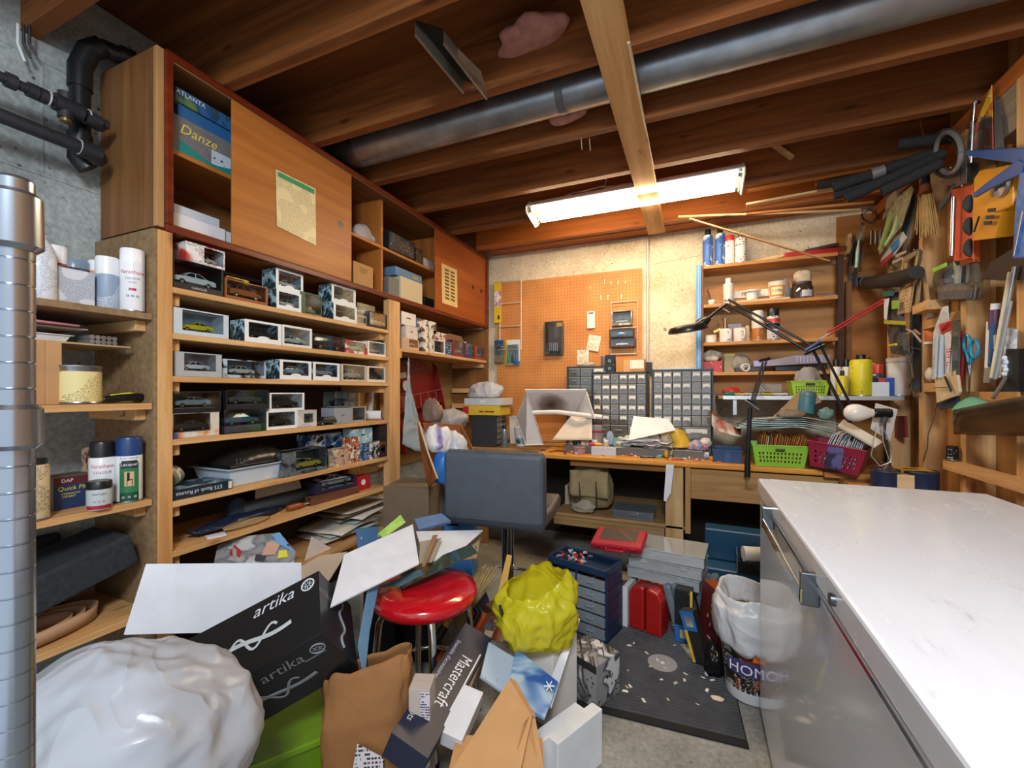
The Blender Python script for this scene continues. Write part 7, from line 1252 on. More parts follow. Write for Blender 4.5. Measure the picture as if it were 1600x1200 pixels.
# paddle, rods and strips at the right edge
h = Hung('paint_paddle', 'dark brown triangular scraper under the caulking gun', 'scraper', 1570, 410, .03); h.panel('blade', [(1602,376), (1604,438), (1533,437), (1548,410)], pt('#2a211c', .4, 0, .3), .006); h.panel('clear_sleeve', [(1547,438), (1580,438), (1578,448), (1547,448)], CLRD, .003)
h = Hung('curtain_rod', 'silver and cream curtain rails leaning against the tool wall', 'rail', 1570, 520, .04)
for k, (a, b_, m_) in enumerate((((1586,416), (1553,592), pt('#c9cdd2', .25, .6)), ((1578,425), (1549,590), pt('#d6c9a8', .5)), ((1580,470), (1556,592), pt('#b9bcc0', .3, .5)))): h.tube('rail', [a, b_], .0065-.001*k, m_, .04+.008*k)
h = Hung('blue_brush', 'white backed blue brush standing beside the curtain rails', 'brush', 1543, 550, .03); h.panel('back', [(1541,503), (1546,503), (1543,598), (1537,598)], WHITE, .008); h.panel('blue_pad', [(1546,505), (1549,507), (1547,570), (1543,572)], pt('#2f5f92', .5), .010, .036); h.panel('grey_foot', [(1538,575), (1548,575), (1546,598), (1536,598)], GREY, .01, .035)
h = Hung('marker_bottle', 'purple bottle with white cap behind the curtain rails', 'bottle', 1553, 500, .02); h.tube('bottle_body', [(1554,515), (1555,484)], .016, pt('#5a3a56', .4)); h.tube('cap', [(1555,484), (1556,474)], .013, WHITE); h.panel('label', [(1546,525), (1555,523), (1553,545), (1546,546)], pd('#e0d8d0', '#c2402c', .012, .5), .003, .03)
h = Hung('bulb_pack', 'clear pack of small bulbs behind the curtain rails', 'packet', 1572, 560, .025); h.panel('card', [(1566,512), (1584,515), (1580,590), (1560,590)], pd('#aab2ba', '#5f6a76', .02, .4, blot=['#aab2ba', '#d8dce0'], blots=30), .01)
for k in range(5): MB().ball(h.p(1571+2*(k % 2), 560+6*k, .04), .010, 10).build('bulb', pt('#d8dce2', .2), h.r)
h = Hung('black_radio', 'black box on the ledge below the curtain rails', 'box', 1580, 580, .04); h.panel('case', [(1572,545), (1592,545), (1592,612), (1568,612)], BLACK, .03)
# wooden shelf block and its bag of parts
h = Hung('wood_bracket', 'pine block bracket nailed to the stud wall', 'bracket', 1485, 470, .0); bx(-.075, -.12, 0, 0, .02, .042).build('block', PINE['Y'], h.r, .002); h.r.location = PX(1461, 489, XR-.0)+Vector((0, 0, 0))
h = Hung('parts_bag', 'clear zip bag of white fittings hung above the pine bracket', 'bag', 1490, 440, .03)
h.panel('back_film', [(1460,416), (1512,403), (1523,445), (1520,470), (1462,472), (1456,440)], CLRD, .03, .045, .006); h.panel('white_nozzle', [(1489,408), (1500,408), (1497,445), (1491,445)], WHITE, .008, .03); h.panel('blue_card', [(1474,430), (1488,420), (1489,440), (1477,442)], pt('#5f7688', .5), .003, .035); h.panel('green_zip', [(1456,420), (1478,410), (1479,416), (1457,426)], pt('#8fc24a', .5), .003, .05); h.panel('grey_parts', [(1465,448), (1500,442), (1515,452), (1512,466), (1466,468)], pt('#9a9296', .5, 0, .3, 0, .5, 0, 60), .01, .035)
# hacksaw blade cards
h = Hung('blade_card', 'tan card sleeve with red print and long slot hung on the tool wall', 'blade card', 1420, 440, .045).nail(1428, 390)
h.panel('card_side', [(1413,402), (1433,390), (1430,400), (1417,410), (1411,455), (1420,460), (1431,400), (1435,392), (1422,488), (1401,492), (1405,470)], CARDB, .003); h.panel('card_face', [(1409,450), (1424,445), (1419,488), (1401,492)], pd('#c9b48c', '#b5482c', .03, .5), .003, .05); h.tube('edge', [(1411,404), (1404,488)], .003, CARDB, .05); h.panel('top', [(1411,402), (1434,389), (1433,397), (1412,411)], pt('#8a7a5e', .6), .003, .049)
h = Hung('blade_card', 'tan card sleeve with diamond window hung beside the red printed one', 'blade card', 1440, 440, .03)
h.panel('left_arm', [(1437,388), (1442,392), (1436,470), (1429,490), (1427,482), (1433,440)], pt('#9c8a6a', .7), .003); h.panel('right_arm', [(1441,390), (1452,468), (1447,472), (1440,420)], CARDB, .003); h.panel('foot', [(1452,466), (1452,474), (1431,491), (1429,486), (1444,470)], CARDB, .003, .035); h.panel('inner_blade', [(1437,405), (1440,425), (1436,462), (1434,450)], BLACK, .002, .02)
# green packs high left
h = Hung('glove_pack', 'clear pack of green handled tool hung above the black cone', 'packet', 1395, 330, .06).nail(1412, 300)
h.panel('card', [(1392,318), (1424,290), (1426,296), (1408,352), (1374,398), (1372,390)], pd('#b3aa8e', '#5a5440', .02, .3, blot=['#b3aa8e', '#8fa45a', '#d8d2bc'], blots=16), .004); h.tube('green_grip', [(1395,330,.075), (1388,352,.075), (1380,375,.075), (1374,390,.075)], .011, pt('#9fb56a', .4), rs=[.006, .010, .012, .007]); h.tube('green_grip', [(1403,338,.075), (1396,362,.075), (1384,382,.075)], .008, pt('#c4cf8e', .4))
h = Hung('sandpaper_pack', 'red, white and blue packet behind the green handled pack', 'packet', 1395, 385, .04); h.panel('card', [(1396,372), (1410,362), (1416,372), (1396,400), (1374,420), (1376,405)], pd('#c9c4bc', '#3a6aa0', .03, .3), .004); h.panel('blue_part', [(1391,385), (1403,372), (1403,384), (1394,395)], pt('#3a7fb8', .5), .003, .047); h.panel('red_part', [(1373,412), (1394,393), (1394,400), (1374,420)], pt('#a83a3a', .5), .003, .047)
h = Hung('dark_saw', 'dark blue saw blade hanging behind the packets', 'saw', 1415, 350, .03); h.panel('blade', [(1427,300), (1432,302), (1420,360), (1400,400), (1396,396), (1412,350)], pt('#2b4a58', .4, .3), .002); h.panel('steel_edge', [(1428,310), (1432,306), (1424,370), (1412,400), (1409,396), (1420,352)], STEEL, .002, .035)
for k, (u, v) in enumerate(((1404,402), (1402,408), (1407,398))): h = Hung('paper_clip_pack', 'thin grey packet stacked beside the tan card sleeve', 'packet', u, v, .02+.01*k, 'thin packets on one nail'); h.panel('card', [(u-8,v), (u+8,v-7), (u+8,v-3), (u-8,v+5)], pt('#b3a88f', .6), .003)
# black cone sleeve
h = Hung('cone_sleeve', 'black rubber cone lying along the tool wall', 'cone', 1375, 440, .07); h.tube('cone', [(1342,436), (1360,442), (1405,436), (1432,425)], .03, pt('#2c2825', .6), rs=[.010, .036, .040, .03], n_=20); h.tube('band', [(1352,440), (1354,440)], .034, pt('#5d554c', .6), n_=20)
# cards at the corner
h = Hung('tape_card', 'small blue card with yellow print hanging at the corner', 'card', 1328, 432, .12); h.panel('card', [(1319,418), (1340,416), (1339,447), (1317,449)], pd('#27427c', '#c9cf4a', .012, .4), .003); h.tube('string', [(1330,416), (1328,400)], .001, WHITE)
h = Hung('gauge', 'round dial gauge hanging at the corner of the tool wall', 'gauge', 1317, 406, .14); d_ = MB().lathe([(.0, .004), (.022, .004), (.026, .0), (.026, -.012)], 22).build('dial', pt('#c9c0b0', .3), h.r); d_.rotation_euler = (0, -PI/2-.3, 0)
h = Hung('drill_card', 'brown and yellow card of fittings above the dial gauge', 'card', 1322, 380, .13); h.panel('card', [(1316,370), (1330,364), (1331,396), (1316,400)], pd('#9a7a4c', '#e0c44a', .02, .4, blot=['#9a7a4c', '#cfc4b4'], blots=20), .003)
h = Hung('clear_tube_pack', 'tall clear pack with black and mint sheath at the corner', 'packet', 1338, 390, .16); h.panel('clear_front', [(1346,348), (1347,352), (1341,425), (1325,428), (1330,390), (1344,352)], CLRD, .015); h.tube('black_sheath', [(1337,375), (1331,398), (1329,415)], .010, BLACK, rs=[.004, .012, .012]); h.tube('mint_sheath', [(1342,375), (1340,395), (1338,418)], .008, pt('#a9c4ae', .5), rs=[.003, .009, .008])
h = Hung('wire_bundle', 'tangle of thin dark wire at the top of the tool wall', 'wire', 1370, 340, .06)
random.seed(9)
for k in range(4): h.tube('wire', [(1360+random.uniform(-4, 4)+12*cos(a*.6+k), 338+random.uniform(-3, 3)+10*sin(a*.6+k), .05+.01*k) for a in range(11)], .0016, BLACK, n_=6)
h = Hung('glove', 'grey work glove hung beside the foam tubes', 'glove', 1392, 318, .05); h.panel('cuff', [(1385,310), (1400,296), (1404,320), (1392,334), (1382,336)], pt('#a39682', .85), .015, None, .004)
for k in range(3): h.tube('finger', [(1385+4*k,330-3*k), (1381+4*k,342-3*k)], .009, pt('#a39682', .85))
h = Hung('socket_strip', 'row of small steel sockets on the corner post', 'sockets', 1368, 370, .05)
for k in range(3): h.tube('socket', [(1362+7*k,360), (1361+7*k,382)], .007, pt('#6d625c', .3, .7))
# red rods, zip packs
h = Hung('red_rod', 'two bright red rods slanting across the corner', 'rod', 1340, 490, .08); 
for k in range(2):
    pa, pb = PX(1390, 462+5*k, XR-.05)-h.o, PY(1292, 520+5*k, 3.0)-h.o; MB().tube([pa, pb], .0045, 8).build('rod', pt('#b3202c', .35), h.r)
h = Hung('cable_tie_pack', 'black mesh pack of cable ties with orange and lime header', 'packet', 1395, 510, .05).nail(1395, 455); h.panel('mesh', [(1383,466), (1402,456), (1406,500), (1413,556), (1392,552), (1384,500)], pd('#33312f', '#8d8a86', .004, .5), .02); h.panel('header', [(1381,500), (1414,502), (1414,508), (1381,506)], pd('#b9b03a', '#d8602c', .04, .5), .004, .073); h.panel('white_edge', [(1381,468), (1388,466), (1384,500), (1381,498)], WHITE, .004, .072); h.panel('green_tag', [(1393,470), (1403,469), (1403,482), (1393,483)], pt('#8fb84a', .5), .003, .074); h.tube('yellow_tabs', [(1390,540,.075), (1400,538,.075)], .006, pt('#d8c83a', .5))
h = Hung('test_clip', 'teal clip with red and black leads at the top of the mesh pack', 'clip', 1386, 456, .075); h.panel('clip', [(1378,456), (1394,452), (1393,462), (1380,464)], pt('#2a6a62', .5), .01)
for k in range(4): h.tube('lead', [(1384+2*k,455), (1388+4*k,442), (1396+5*k,430+3*k)], .002, pt(['#b3302c', '#1c1c1e', '#c96a2c', '#1c1c1e'][k], .5))
h = Hung('hair_comb', 'tall black plastic strip on the stud beside the mesh pack', 'strip', 1430, 540, .01); h.panel('strip', [(1422,478), (1437,482), (1437,612), (1421,610)], pt('#16181c', .35), .006); h.panel('painted_highlight', [(1422,480), (1425,481), (1424,610), (1421,610)], pt('#4a4e55', .4), .004, .014)  # paler strip paints a highlight down one edge of the black plastic
h = Hung('spring_clamp', 'pale spring clamp gripping the black strip', 'clamp', 1428, 520, .04); h.tube('jaw', [(1417,514), (1428,520), (1439,534)], .005, pt('#b39a88', .5)); h.tube('jaw', [(1417,522), (1430,516), (1437,522)], .005, pt('#a38a78', .5)); h.tube('wire_link', [(1415,540), (1438,546)], .002, STEEL)
h = Hung('wire_hank', 'hank of brown twisted wire hanging on the tool wall', 'wire', 1422, 580, .03)
for k in range(6): h.tube('strand', [(1428-3*k,550+k), (1420+k,570), (1418+2*k,590), (1424-k,606), (1428+2*k,620)], .0022, pt(['#5d5044', '#7a6a58', '#3f3833'][k % 3], .5), .02+.006*k, 6)
h = Hung('orange_bottle', 'orange glue bottle with pale blue cap between the studs', 'bottle', 1455, 515, -.03); h.tube('bottle_body', [(1455,534), (1455,498)], .026, pt('#d8742c', .4), n_=18); h.tube('shoulder', [(1455,498), (1455,490)], .024, pt('#a9b8c8', .4), rs=[.025, .012], n_=18); h.tube('cap', [(1455,490), (1455,482)], .010, pt('#4a4a6a', .4)); h.tube('white_foot', [(1455,538), (1455,534)], .0265, WHITE, n_=18)
h = Hung('adhesive_pack', 'clear and red blister pack of adhesive tubes marked 6000', 'blister pack', 1477, 560, .04).nail(1472, 488); h.panel('card', [(1472,480), (1480,478), (1481,500), (1496,505), (1496,600), (1456,592), (1458,520)], pd('#b9c0c4', '#8a9298', .02, .3, blot=['#b9c0c4', '#d6dadc'], blots=16), .004); h.panel('red_header', [(1467,507), (1487,500), (1487,514), (1470,522)], pt('#c8382e', .45), .003, .046); h.panel('red_spine', [(1476,520), (1486,518), (1481,585), (1477,585)], pd('#d8d0cc', '#c2302c', .02, .55), .003, .046); h.panel('dark_sleeve', [(1488,500), (1497,502), (1497,585), (1487,588)], clear('#6d7a74', .3, .5), .006, .05)
R6 = Matrix(((0, 0, -1), (-1, 0, 0), (0, 1, 0))); text('6000', .034, BLACK, h.r, h.p(1478, 511, .0485), R6 @ Matrix.Rotation(.25, 3, 'Z'))
for k in range(2): h.tube('glue_tube', [(1463+7*k,590,.052), (1465+7*k,525,.052)], .010, pt('#a9b4bc', .35), rs=[.011, .007])
h = Hung('tooth_flosser', 'round white dish tucked behind the adhesive pack', 'dish', 1452, 585, .0); d_ = MB().lathe([(.0, .012), (.02, .01), (.034, .0), (.034, -.004), (.0, -.004)], 20).build('dish', pt('#e0dad4', .4), h.r); d_.rotation_euler = (0, -PI/2, 0)
h = Hung('pallet_card', 'pale wooden palette card with black slit below the adhesive pack', 'palette', 1478, 605, .05); h.panel('board', [(1460,590), (1494,577), (1499,612), (1495,618), (1463,630)], pt('#d0b894', .6), .010, None, .003); h.panel('slit', [(1474,588), (1477,588), (1487,610), (1485,613)], BLACK, .002, .061); h.panel('line', [(1460,605), (1480,605), (1480,606), (1460,606)], BLACK, .001, .061)
h = Hung('scissors', 'teal handled scissors hung open end down', 'scissors', 1516, 560, .025).nail(1512, 524)
def loopc(cu, cv, ru, rv, a0=0): return [(cu+ru*cos(k*PI/9+a0), cv+rv*sin(k*PI/9+a0)) for k in range(19)]
TEAL = pt('#2f86a8', .4); h.tube('handle', loopc(1511, 538, 5, 14), .006, TEAL); h.tube('handle', loopc(1523, 545, 6, 14), .006, TEAL); h.tube('shank', [(1511,550), (1514,566)], .006, TEAL); h.tube('shank', [(1521,556), (1516,568)], .006, TEAL); h.panel('blade', [(1512,566), (1517,566), (1515,618), (1513,618)], STEEL, .002); h.panel('blade', [(1509,566), (1513,566), (1514,590), (1512,590)], STEEL, .002, .028)
h = Hung('red_grip', 'dark red handle hanging beside the scissors', 'handle', 1502, 545, .02); h.tube('grip', [(1500,518), (1506,530), (1505,560), (1500,610)], .008, pt('#8a1c2c', .4), rs=[.006, .009, .008, .005])
# dustpan and curved metal sheet
h = Hung('dustpan', 'mint green plastic dustpan lying in the metal tray', 'dustpan', 1520, 632, .1)
MB().grid(lambda i, j: PX(1487+78*i, 641-20*sin(PI*min(1, i*1.05)**.8)*j-2*i, XR-.02-.14*(1-j))-h.o, 16, 6).build('pan', pt('#6fc4a8', .35), h.r, 0, .003); h.tube('handle', [(1552,622,.09), (1572,590,.04)], .006, pt('#5a544c', .5))
h = Hung('metal_tray', 'bent sheet of weathered metal fixed to the tool wall', 'sheet metal', 1550, 655, .08)
MB().grid(lambda i, j: PX(1490+150*i, (640-30*i)*(1-j)+(678+4*i)*j, XR-.01-.17*cos(j*1.5))-h.o, 12, 8).build('sheet', pt('#6b5a4a', .35, .6, .45, 0, .5, 0, 8), h.r, 0, .0025); h.tube('wire_hook', [(1495,642,.17), (1492,652,.17), (1488,662,.16)], .002, CHROME)
h = Hung('file_set', 'dark blue packet below the pale palette card', 'packet', 1475, 630, .03); h.panel('card', [(1463,628), (1495,616), (1495,634), (1468,640)], pt('#2b3048', .5), .006)
h = Hung('brown_string', 'thin brown cord hanging down from the palette card to the side bench', 'cord', 1450, 680, .02); h.tube('cord', [(1464,630), (1458,655), (1450,680), (1449,700), (1443,720)], .0025, pt('#6a5a4a', .6))
# packs between the studs under the shelf
for k, (u, c) in enumerate(((1400, '#8a1f2a'), (1409, '#7a1824'))):
    h = Hung('red_clamp', 'dark red bar clamp standing behind the silver packet', 'clamp', u, 670, -.02, 'red clamps below the long shelf'); h.panel('bar', [(u-5,650), (u+4,650), (u+6,683), (u-6,684)], pt(c, .45), .012)
# ------------------------------------------------------------------ floor: ribbed mat and what lies on it
mt = thing('ribbed_mat', 'black ribbed rubber mat covered in scraps in front of the bench', 'mat', (-.30, 1.515, 0), .06)
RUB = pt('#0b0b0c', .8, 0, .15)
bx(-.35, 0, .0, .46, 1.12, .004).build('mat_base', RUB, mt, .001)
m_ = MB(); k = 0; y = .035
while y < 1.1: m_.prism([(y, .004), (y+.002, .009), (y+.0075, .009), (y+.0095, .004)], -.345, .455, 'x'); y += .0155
rb = m_.build('ribs', pt('#3c3c3f', .5, 0, .3), mt); rb['kind'] = 'stuff'; bx(-.35, 0, .004, .46, .03, .007).build('border', RUB, mt)  # ribs coloured paler than the base to mimic the shading between them
FZ = .009
random.seed(21)
for k in range(26):
    u, v = random.uniform(955, 1105), random.uniform(1005, 1105); p = PZ(u, v, FZ); l = random.uniform(.004, .012)
    if p.x > .19 or p.y < 1.6: continue
    o = MB().panel([(-l, -l*.4, 0), (l, -l*.5, 0), (l*.8, l*.4, .002), (-l*.7, l*.5, .001)], .0006).build('paper_scrap', pt(random.choice(['#d8d4cc', '#c2b49c', '#e4e2de']), .8)); put(o, (p.x, p.y, FZ+.001), random.uniform(0, 3)); tag(o, 'tiny pale scrap lying on the ribbed mat', 'scrap', 'scraps on the ribbed mat')
p = PZ(1121, 1093, FZ); o = bag('dry_leaf', 'curled cream wood shaving on the mat by the bucket', 'shaving', (p.x, p.y, FZ), .022, .012, .008, 90, pt('#d8c2a8', .8)); p = PZ(1113, 1063, FZ); o = bx(-.009, -.003, 0, .009, .003, .003).build('white_peg', WHITE); put(o, (p.x, p.y, FZ), .6); tag(o, 'small white plastic peg lying on the mat', 'peg')
p = PZ(1035, 1036, FZ); r = thing('compact_disc', 'dull grey disc lying flat on the ribbed mat', 'disc', (p.x, p.y, FZ)); MB().lathe([(.008, 0), (.058, 0), (.058, .0014), (.008, .0014), (.008, 0)], 32).build('disc', pt('#8f9196', .4), r); MB().lathe([(.0, .0014), (.009, .0018)], 12).build('hub', pt('#d3d6da', .4), r)
p = PZ(1092, 1018, FZ); r = thing('folded_newspaper', 'folded newspaper lying on the mat below the grey cases', 'newspaper', (p.x, p.y, FZ), .5)
for k in range(4): bx(-.06, -.045, .0005+.003*k, .06, .045, .0025+.003*k).build('fold', pd('#b5b3a4', '#6b6a60', .01, .5), r).rotation_euler = (0, 0, .03*k)
# blue drawer chest
dc = thing('drawer_chest', 'dark blue plastic chest of clear drawers standing on the mat', 'drawer chest', (-.358-.155+.006, 1.924+.04, FZ), -.262)
NV = pt('#1d3350', .4); m_ = MB(); W, Dp, Hc = .31, .165, .318; t_ = .008
for q in ((-W/2, 0, 0, -W/2+t_, Dp, Hc), (W/2-t_, 0, 0, W/2, Dp, Hc), (-W/2, Dp-t_, 0, W/2, Dp, Hc), (-W/2, 0, 0, W/2, Dp, t_), (-W/2, 0, Hc-.03, W/2, Dp, Hc-.022), (-.004, .0, 0, .004, Dp, Hc-.03)): m_.box(*q)
for s in (-1, 1): m_.box(s*W/2-(t_ if s > 0 else 0), 0, Hc, s*W/2+(t_ if s < 0 else 0), Dp, Hc+.008)
m_.box(-W/2, 0, Hc-.03, W/2, .008, Hc+.004); m_.box(-W/2, Dp-.008, Hc-.03, W/2, Dp, Hc+.008); m_.build('chassis', NV, dc, .002)
for k in range(5):
    z0 = .012+k*.0545
    for s in (-1, 1):
        x0 = -W/2+.010 if s < 0 else .006; x1 = -.006 if s < 0 else W/2-.010
        d_ = MB(); d_.box(x0, -.004, z0, x1, -.001, z0+.047); d_.box(x0, -.001, z0, x1, Dp*.8, z0+.002); d_.box((x0+x1)/2-.001, -.001, z0, (x0+x1)/2+.001, Dp*.7, z0+.04)
        o = d_.build('drawer', clear('#d3dee8', .3, .3), dc); MB().tube([((x0+x1)/2-.016, -.004, z0+.03), ((x0+x1)/2-.012, -.014, z0+.028), ((x0+x1)/2+.012, -.014, z0+.028), ((x0+x1)/2+.016, -.004, z0+.03)], .003, 8).build('handle', clear('#c9d4dc', .3, .5), o)
        bx(x0+.01, .01, z0+.003, x1-.01, Dp*.6, z0+.018+.008*((k+s) % 2)).build('contents', pt(['#c9c6c0', '#a9605a', '#dcd8d0', '#9aa2a6'][(k*2+s) % 4], .6, 0, .3, 0, .5, 0, 90), o)
    bx(W/2, .01, z0, W/2+.0015, Dp-.01, z0+.002).build('side_groove', pt('#14263c', .5), dc)
random.seed(5)
for k in range(34):
    x, y = random.uniform(-.13, .02), random.uniform(.02, .14); o = MB(); z = Hc+FZ-.022+.004+random.uniform(0, .025)
    q = dc.matrix_basis @ Vector((x, y, z-FZ)); c_ = random.choice(['#b3302c', '#c23a30', '#2b2b3a', '#8d8f9c', '#c9c6c8', '#1c1c22']); o = MB().tube([(-.012, 0, 0), (.006, 0, .002), (.014, 0, 0)], [.006, .007, .004], 8).build('plastic_plug', pt(c_, .4)); put(o, q, (random.uniform(-.4, .4), random.uniform(-.4, .4), random.uniform(0, 6))); tag(o, ('red' if c_ in ('#b3302c', '#c23a30') else 'grey' if c_ in ('#8d8f9c', '#c9c6c8') else 'black')+' plastic plug heaped on top of the blue drawer chest', 'plug', 'plugs heaped on the drawer chest')
# red jug, grey cases, white panel
p = PZ(1012, 990, FZ); r = thing('fuel_can', 'red plastic jug with ribbed sides standing on the mat', 'jug', (p.x, p.y+.05, FZ), -.3); RJ = pt('#a81c1a', .35)
for s in (-1, 1): MB().prism([(s*.004, 0), (s*.078, 0), (s*.080, .165), (s*.062, .198), (s*.02, .205), (s*.004, .20)], -.05, .05).build('half_shell', RJ, r, .008)
for s in (-1, 1):
    for k in range(5): bx(s*.045-.028, -.0525, .014+.009*k, s*.045+.022, -.05, .019+.009*k).build('rib', RJ, r)
bx(-.02, -.03, .196, .03, .03, .206).build('cap', pt('#7d1512', .4), r, .003)
for k, (u, v, a) in enumerate(((1074, 1006, -.27), (1108, 1002, -.20))):
    p = PZ(u, v, FZ); r = thing('tool_case', ['grey plastic tool case leaning against the red jug', 'grey plastic tool case leaning behind its twin'][k], 'tool case', (p.x-.02+.03*k, p.y+.03, FZ+.012), (0, a, -.22), 'grey tool cases'); m_ = MB()
    GC = pt('#69757f', .45); bx(-.035, 0, .004, .003, .2, .225-.01*k).build('shell', GC, r, .012); bx(.004, 0, .004, .042, .2, .225-.01*k).build('shell', GC, r, .012)
    for j in range(3): bx(-.036, -.002, .035+.012*j, .043, .0, .039+.012*j).build('ridge', pt('#7b8791', .45), r)
p = PZ(982, 984, FZ); o = bx(-.012, 0, 0, .012, .16, .19).build('thin_white_sheet', pt('#d8dade', .5), None, .002); put(o, (p.x-.02, p.y+.02, FZ), -.2); tag(o, 'thin white panel standing between the drawer chest and red jug', 'panel')
# stack of clear organisers
c = P(1043, 880, 2.12)
for k in range(3):
    r = thing('organiser_case', ['lowest', 'middle', 'uppermost'][k]+' clear compartment case of the stack on the red jug', 'organiser case', (c.x+.004*k, c.y+.0, .2225+.053*k), -.20+.05*k, 'clear compartment cases')
    CP = clear('#eef2f4', .25, .3); m_ = MB(); a, b_, h2 = .165, .105, .044
    for q in ((-a,-b_,0,a,b_,.002), (-a,-b_,0,a,-b_+.002,h2), (-a,b_-.002,0,a,b_,h2), (-a,-b_,0,-a+.002,b_,h2), (a-.002,-b_,0,a,b_,h2)): m_.box(*q)
    m_.build('base', CP, r)
    for j in range(1, 8): bx(-a+2*a*j/8-.0008, -b_+.003, .002, -a+2*a*j/8+.0008, b_-.003, h2-.004).build('divider', CP, r)
    l_ = bx(-a-.004, -b_-.004, h2, a+.004, b_+.004, h2+.007).build('lid', CP, r, .002)
    for s in (-1, 1): bx(s*.09-.014, -b_-.008, h2-.012, s*.09+.014, -b_-.003, h2+.006).build('latch', CP, l_)
c = P(968, 850, 2.12); r = thing('bit_case', 'flat crimson tool case lying over the chest and clear cases', 'tool case', (c.x, c.y, .385), (.30, -.06, -.12)); CR = pt('#9c1830', .35); bx(-.125, -.075, 0, .125, .075, .036).build('shell', CR, r, .010); bx(-.09, -.03, .036, .09, .06, .0375).build('label', pd('#3a3430', '#c9b23a', .03, .3), r); MB().tube([(-.045, -.076, .018), (-.04, -.092, .018), (.04, -.092, .018), (.045, -.076, .018)], .006, 10).build('handle', CR, r)
for s in (-1, 1): bx(s*.085-.012, -.079, .008, s*.085+.012, -.074, .028).build('latch', pt('#7a1226', .4), r)
# bucket lined with a bag
r = thing('bucket', 'white plastic pail with orange and black label beside the freezer', 'pail', (.196, 1.835, FZ), look((.196, 1.835))); MB().lathe([(.086, 0), (.088, .004), (.106, .255), (.112, .257), (.112, .27), (.106, .272), (.103, .268), (.085, .01), (0, .01)], 32).build('pail', pt('#dcdfe0', .4), r)
m_ = MB(); m_.grid(lambda i, j: (sin((i-.5)*3.2)*(.0905+.0145*j), -cos((i-.5)*3.2)*(.0905+.0145*j), .04+.165*j), 22, 4); m_.build('label', pd('#1b1917', '#cfcac2', .012, .45, blot=['#1b1917', '#2a1c18', '#8d3a1c'], blots=9), r)
m_ = MB(); m_.grid(lambda i, j: (sin((i-.5)*1.6)*(.1025+.008*j), -cos((i-.5)*1.6)*(.1025+.008*j), .105+.055*j), 12, 2); m_.build('name_band', pt('#4a3f78', .4), r); curved(r, 'HOME', .132, .05, '#e9e6ea', .104, 1.085); m_ = MB(); m_.grid(lambda i, j: (sin(.05+.6*i)*(.1055+.004*j), -cos(.05+.6*i)*(.1055+.004*j), .165+.045*j), 8, 2); m_.build('orange_flash', pt('#d8732a', .4), r)
m_ = MB()
def linr(i, j):
    a = i*2*PI; f = noise.noise(Vector((cos(a)*2, sin(a)*2, j*2.2))); g = noise.noise(Vector((cos(a)*5, sin(a)*5, 4+j*3)))
    if j < .5: q = j/.5; r_ = .122+.012*sin(q*PI)+.016*g+.006*f; z = .20+.15*q-.025*(1-q)*abs(f)
    else: q = (j-.5)/.5; r_ = .118-.035*q+.012*g; z = .35-.02*sin(a*2)*(1-q)+.03*sin(min(1, q*3)*PI/2)-.12*max(0, q-.33)
    return (cos(a)*r_, sin(a)*r_, z)
m_.grid(linr, 60, 24); lb_ = m_.build('bag_liner', film('#e6e6e8', .12), None, 0, .001); put(lb_, (.196, 1.835, FZ)); tag(lb_, 'translucent white bin liner folded over the rim of the pail', 'bin liner')
# open orange carton and shop boxes
ob = thing('open_carton', 'open maroon carton with orange inside behind the pail', 'carton', (.135, 2.05, FZ+.011), (.0, .10, .45)); MAR = pt('#561318', .5); ORN = pt('#b5521c', .6)
a, b_, h2 = .10, .08, .27; 
for nm, q in (('side', (-a,-b_,0,-a+.003,b_,h2)), ('side', (a-.003,-b_,0,a,b_,h2)), ('end', (-a,b_-.003,0,a,b_,h2)), ('end', (-a,-b_,0,a,-b_+.003,h2*.62)), ('base', (-a,-b_,0,a,b_,.003))):
    o = bx(*q).build(nm, MAR, ob)
bx(-a+.0035, -b_+.003, .003, -a+.0045, b_-.003, h2).build('orange_lining', ORN, ob); bx(-a+.003, b_-.0045, .003, a-.003, b_-.0035, h2).build('orange_lining', ORN, ob); bx(a-.0045, -b_+.003, .003, a-.0035, b_-.003, h2-.002).build('orange_lining', ORN, ob)
bx(-a-.001, -.03, .06, -a, .02, .2).build('side_print', pd('#561318', '#c9b8b4', .05, .4), ob)
p = PZ(1106, 985, FZ); LTM = pd('#16181c', '#e0e2e4', .05, .35)
r = carton('tool_box_carton', 'black and blue shop carton with yellow side standing behind the grey cases', 'carton', (-.045, 2.07, FZ), .075, .05, .235, pt('#16181c', .5), -.1, None, (), True, 0, [(.1, .4, .8, .95, LTM), (0, 0, 1, .32, '#2a66a8'), (.3, .08, .75, .24, '#d8cfa8'), (.86, 0, 1, 1, '#d8b33a')])
p = PZ(1118, 1000, FZ); r = carton('tool_box_carton', 'tilted blue shop carton with yellow band leaning on the pail', 'carton', (.02, 1.90, FZ+.022), .06, .04, .20, pt('#24201c', .5), -.5, None, (), True, -.0, [(0, .62, 1, 1, '#2a66a8'), (.25, .7, .8, .92, '#d8cfa8'), (0, 0, .22, .62, '#d8b33a')]); r.rotation_euler = (.05, -.28, -.5)
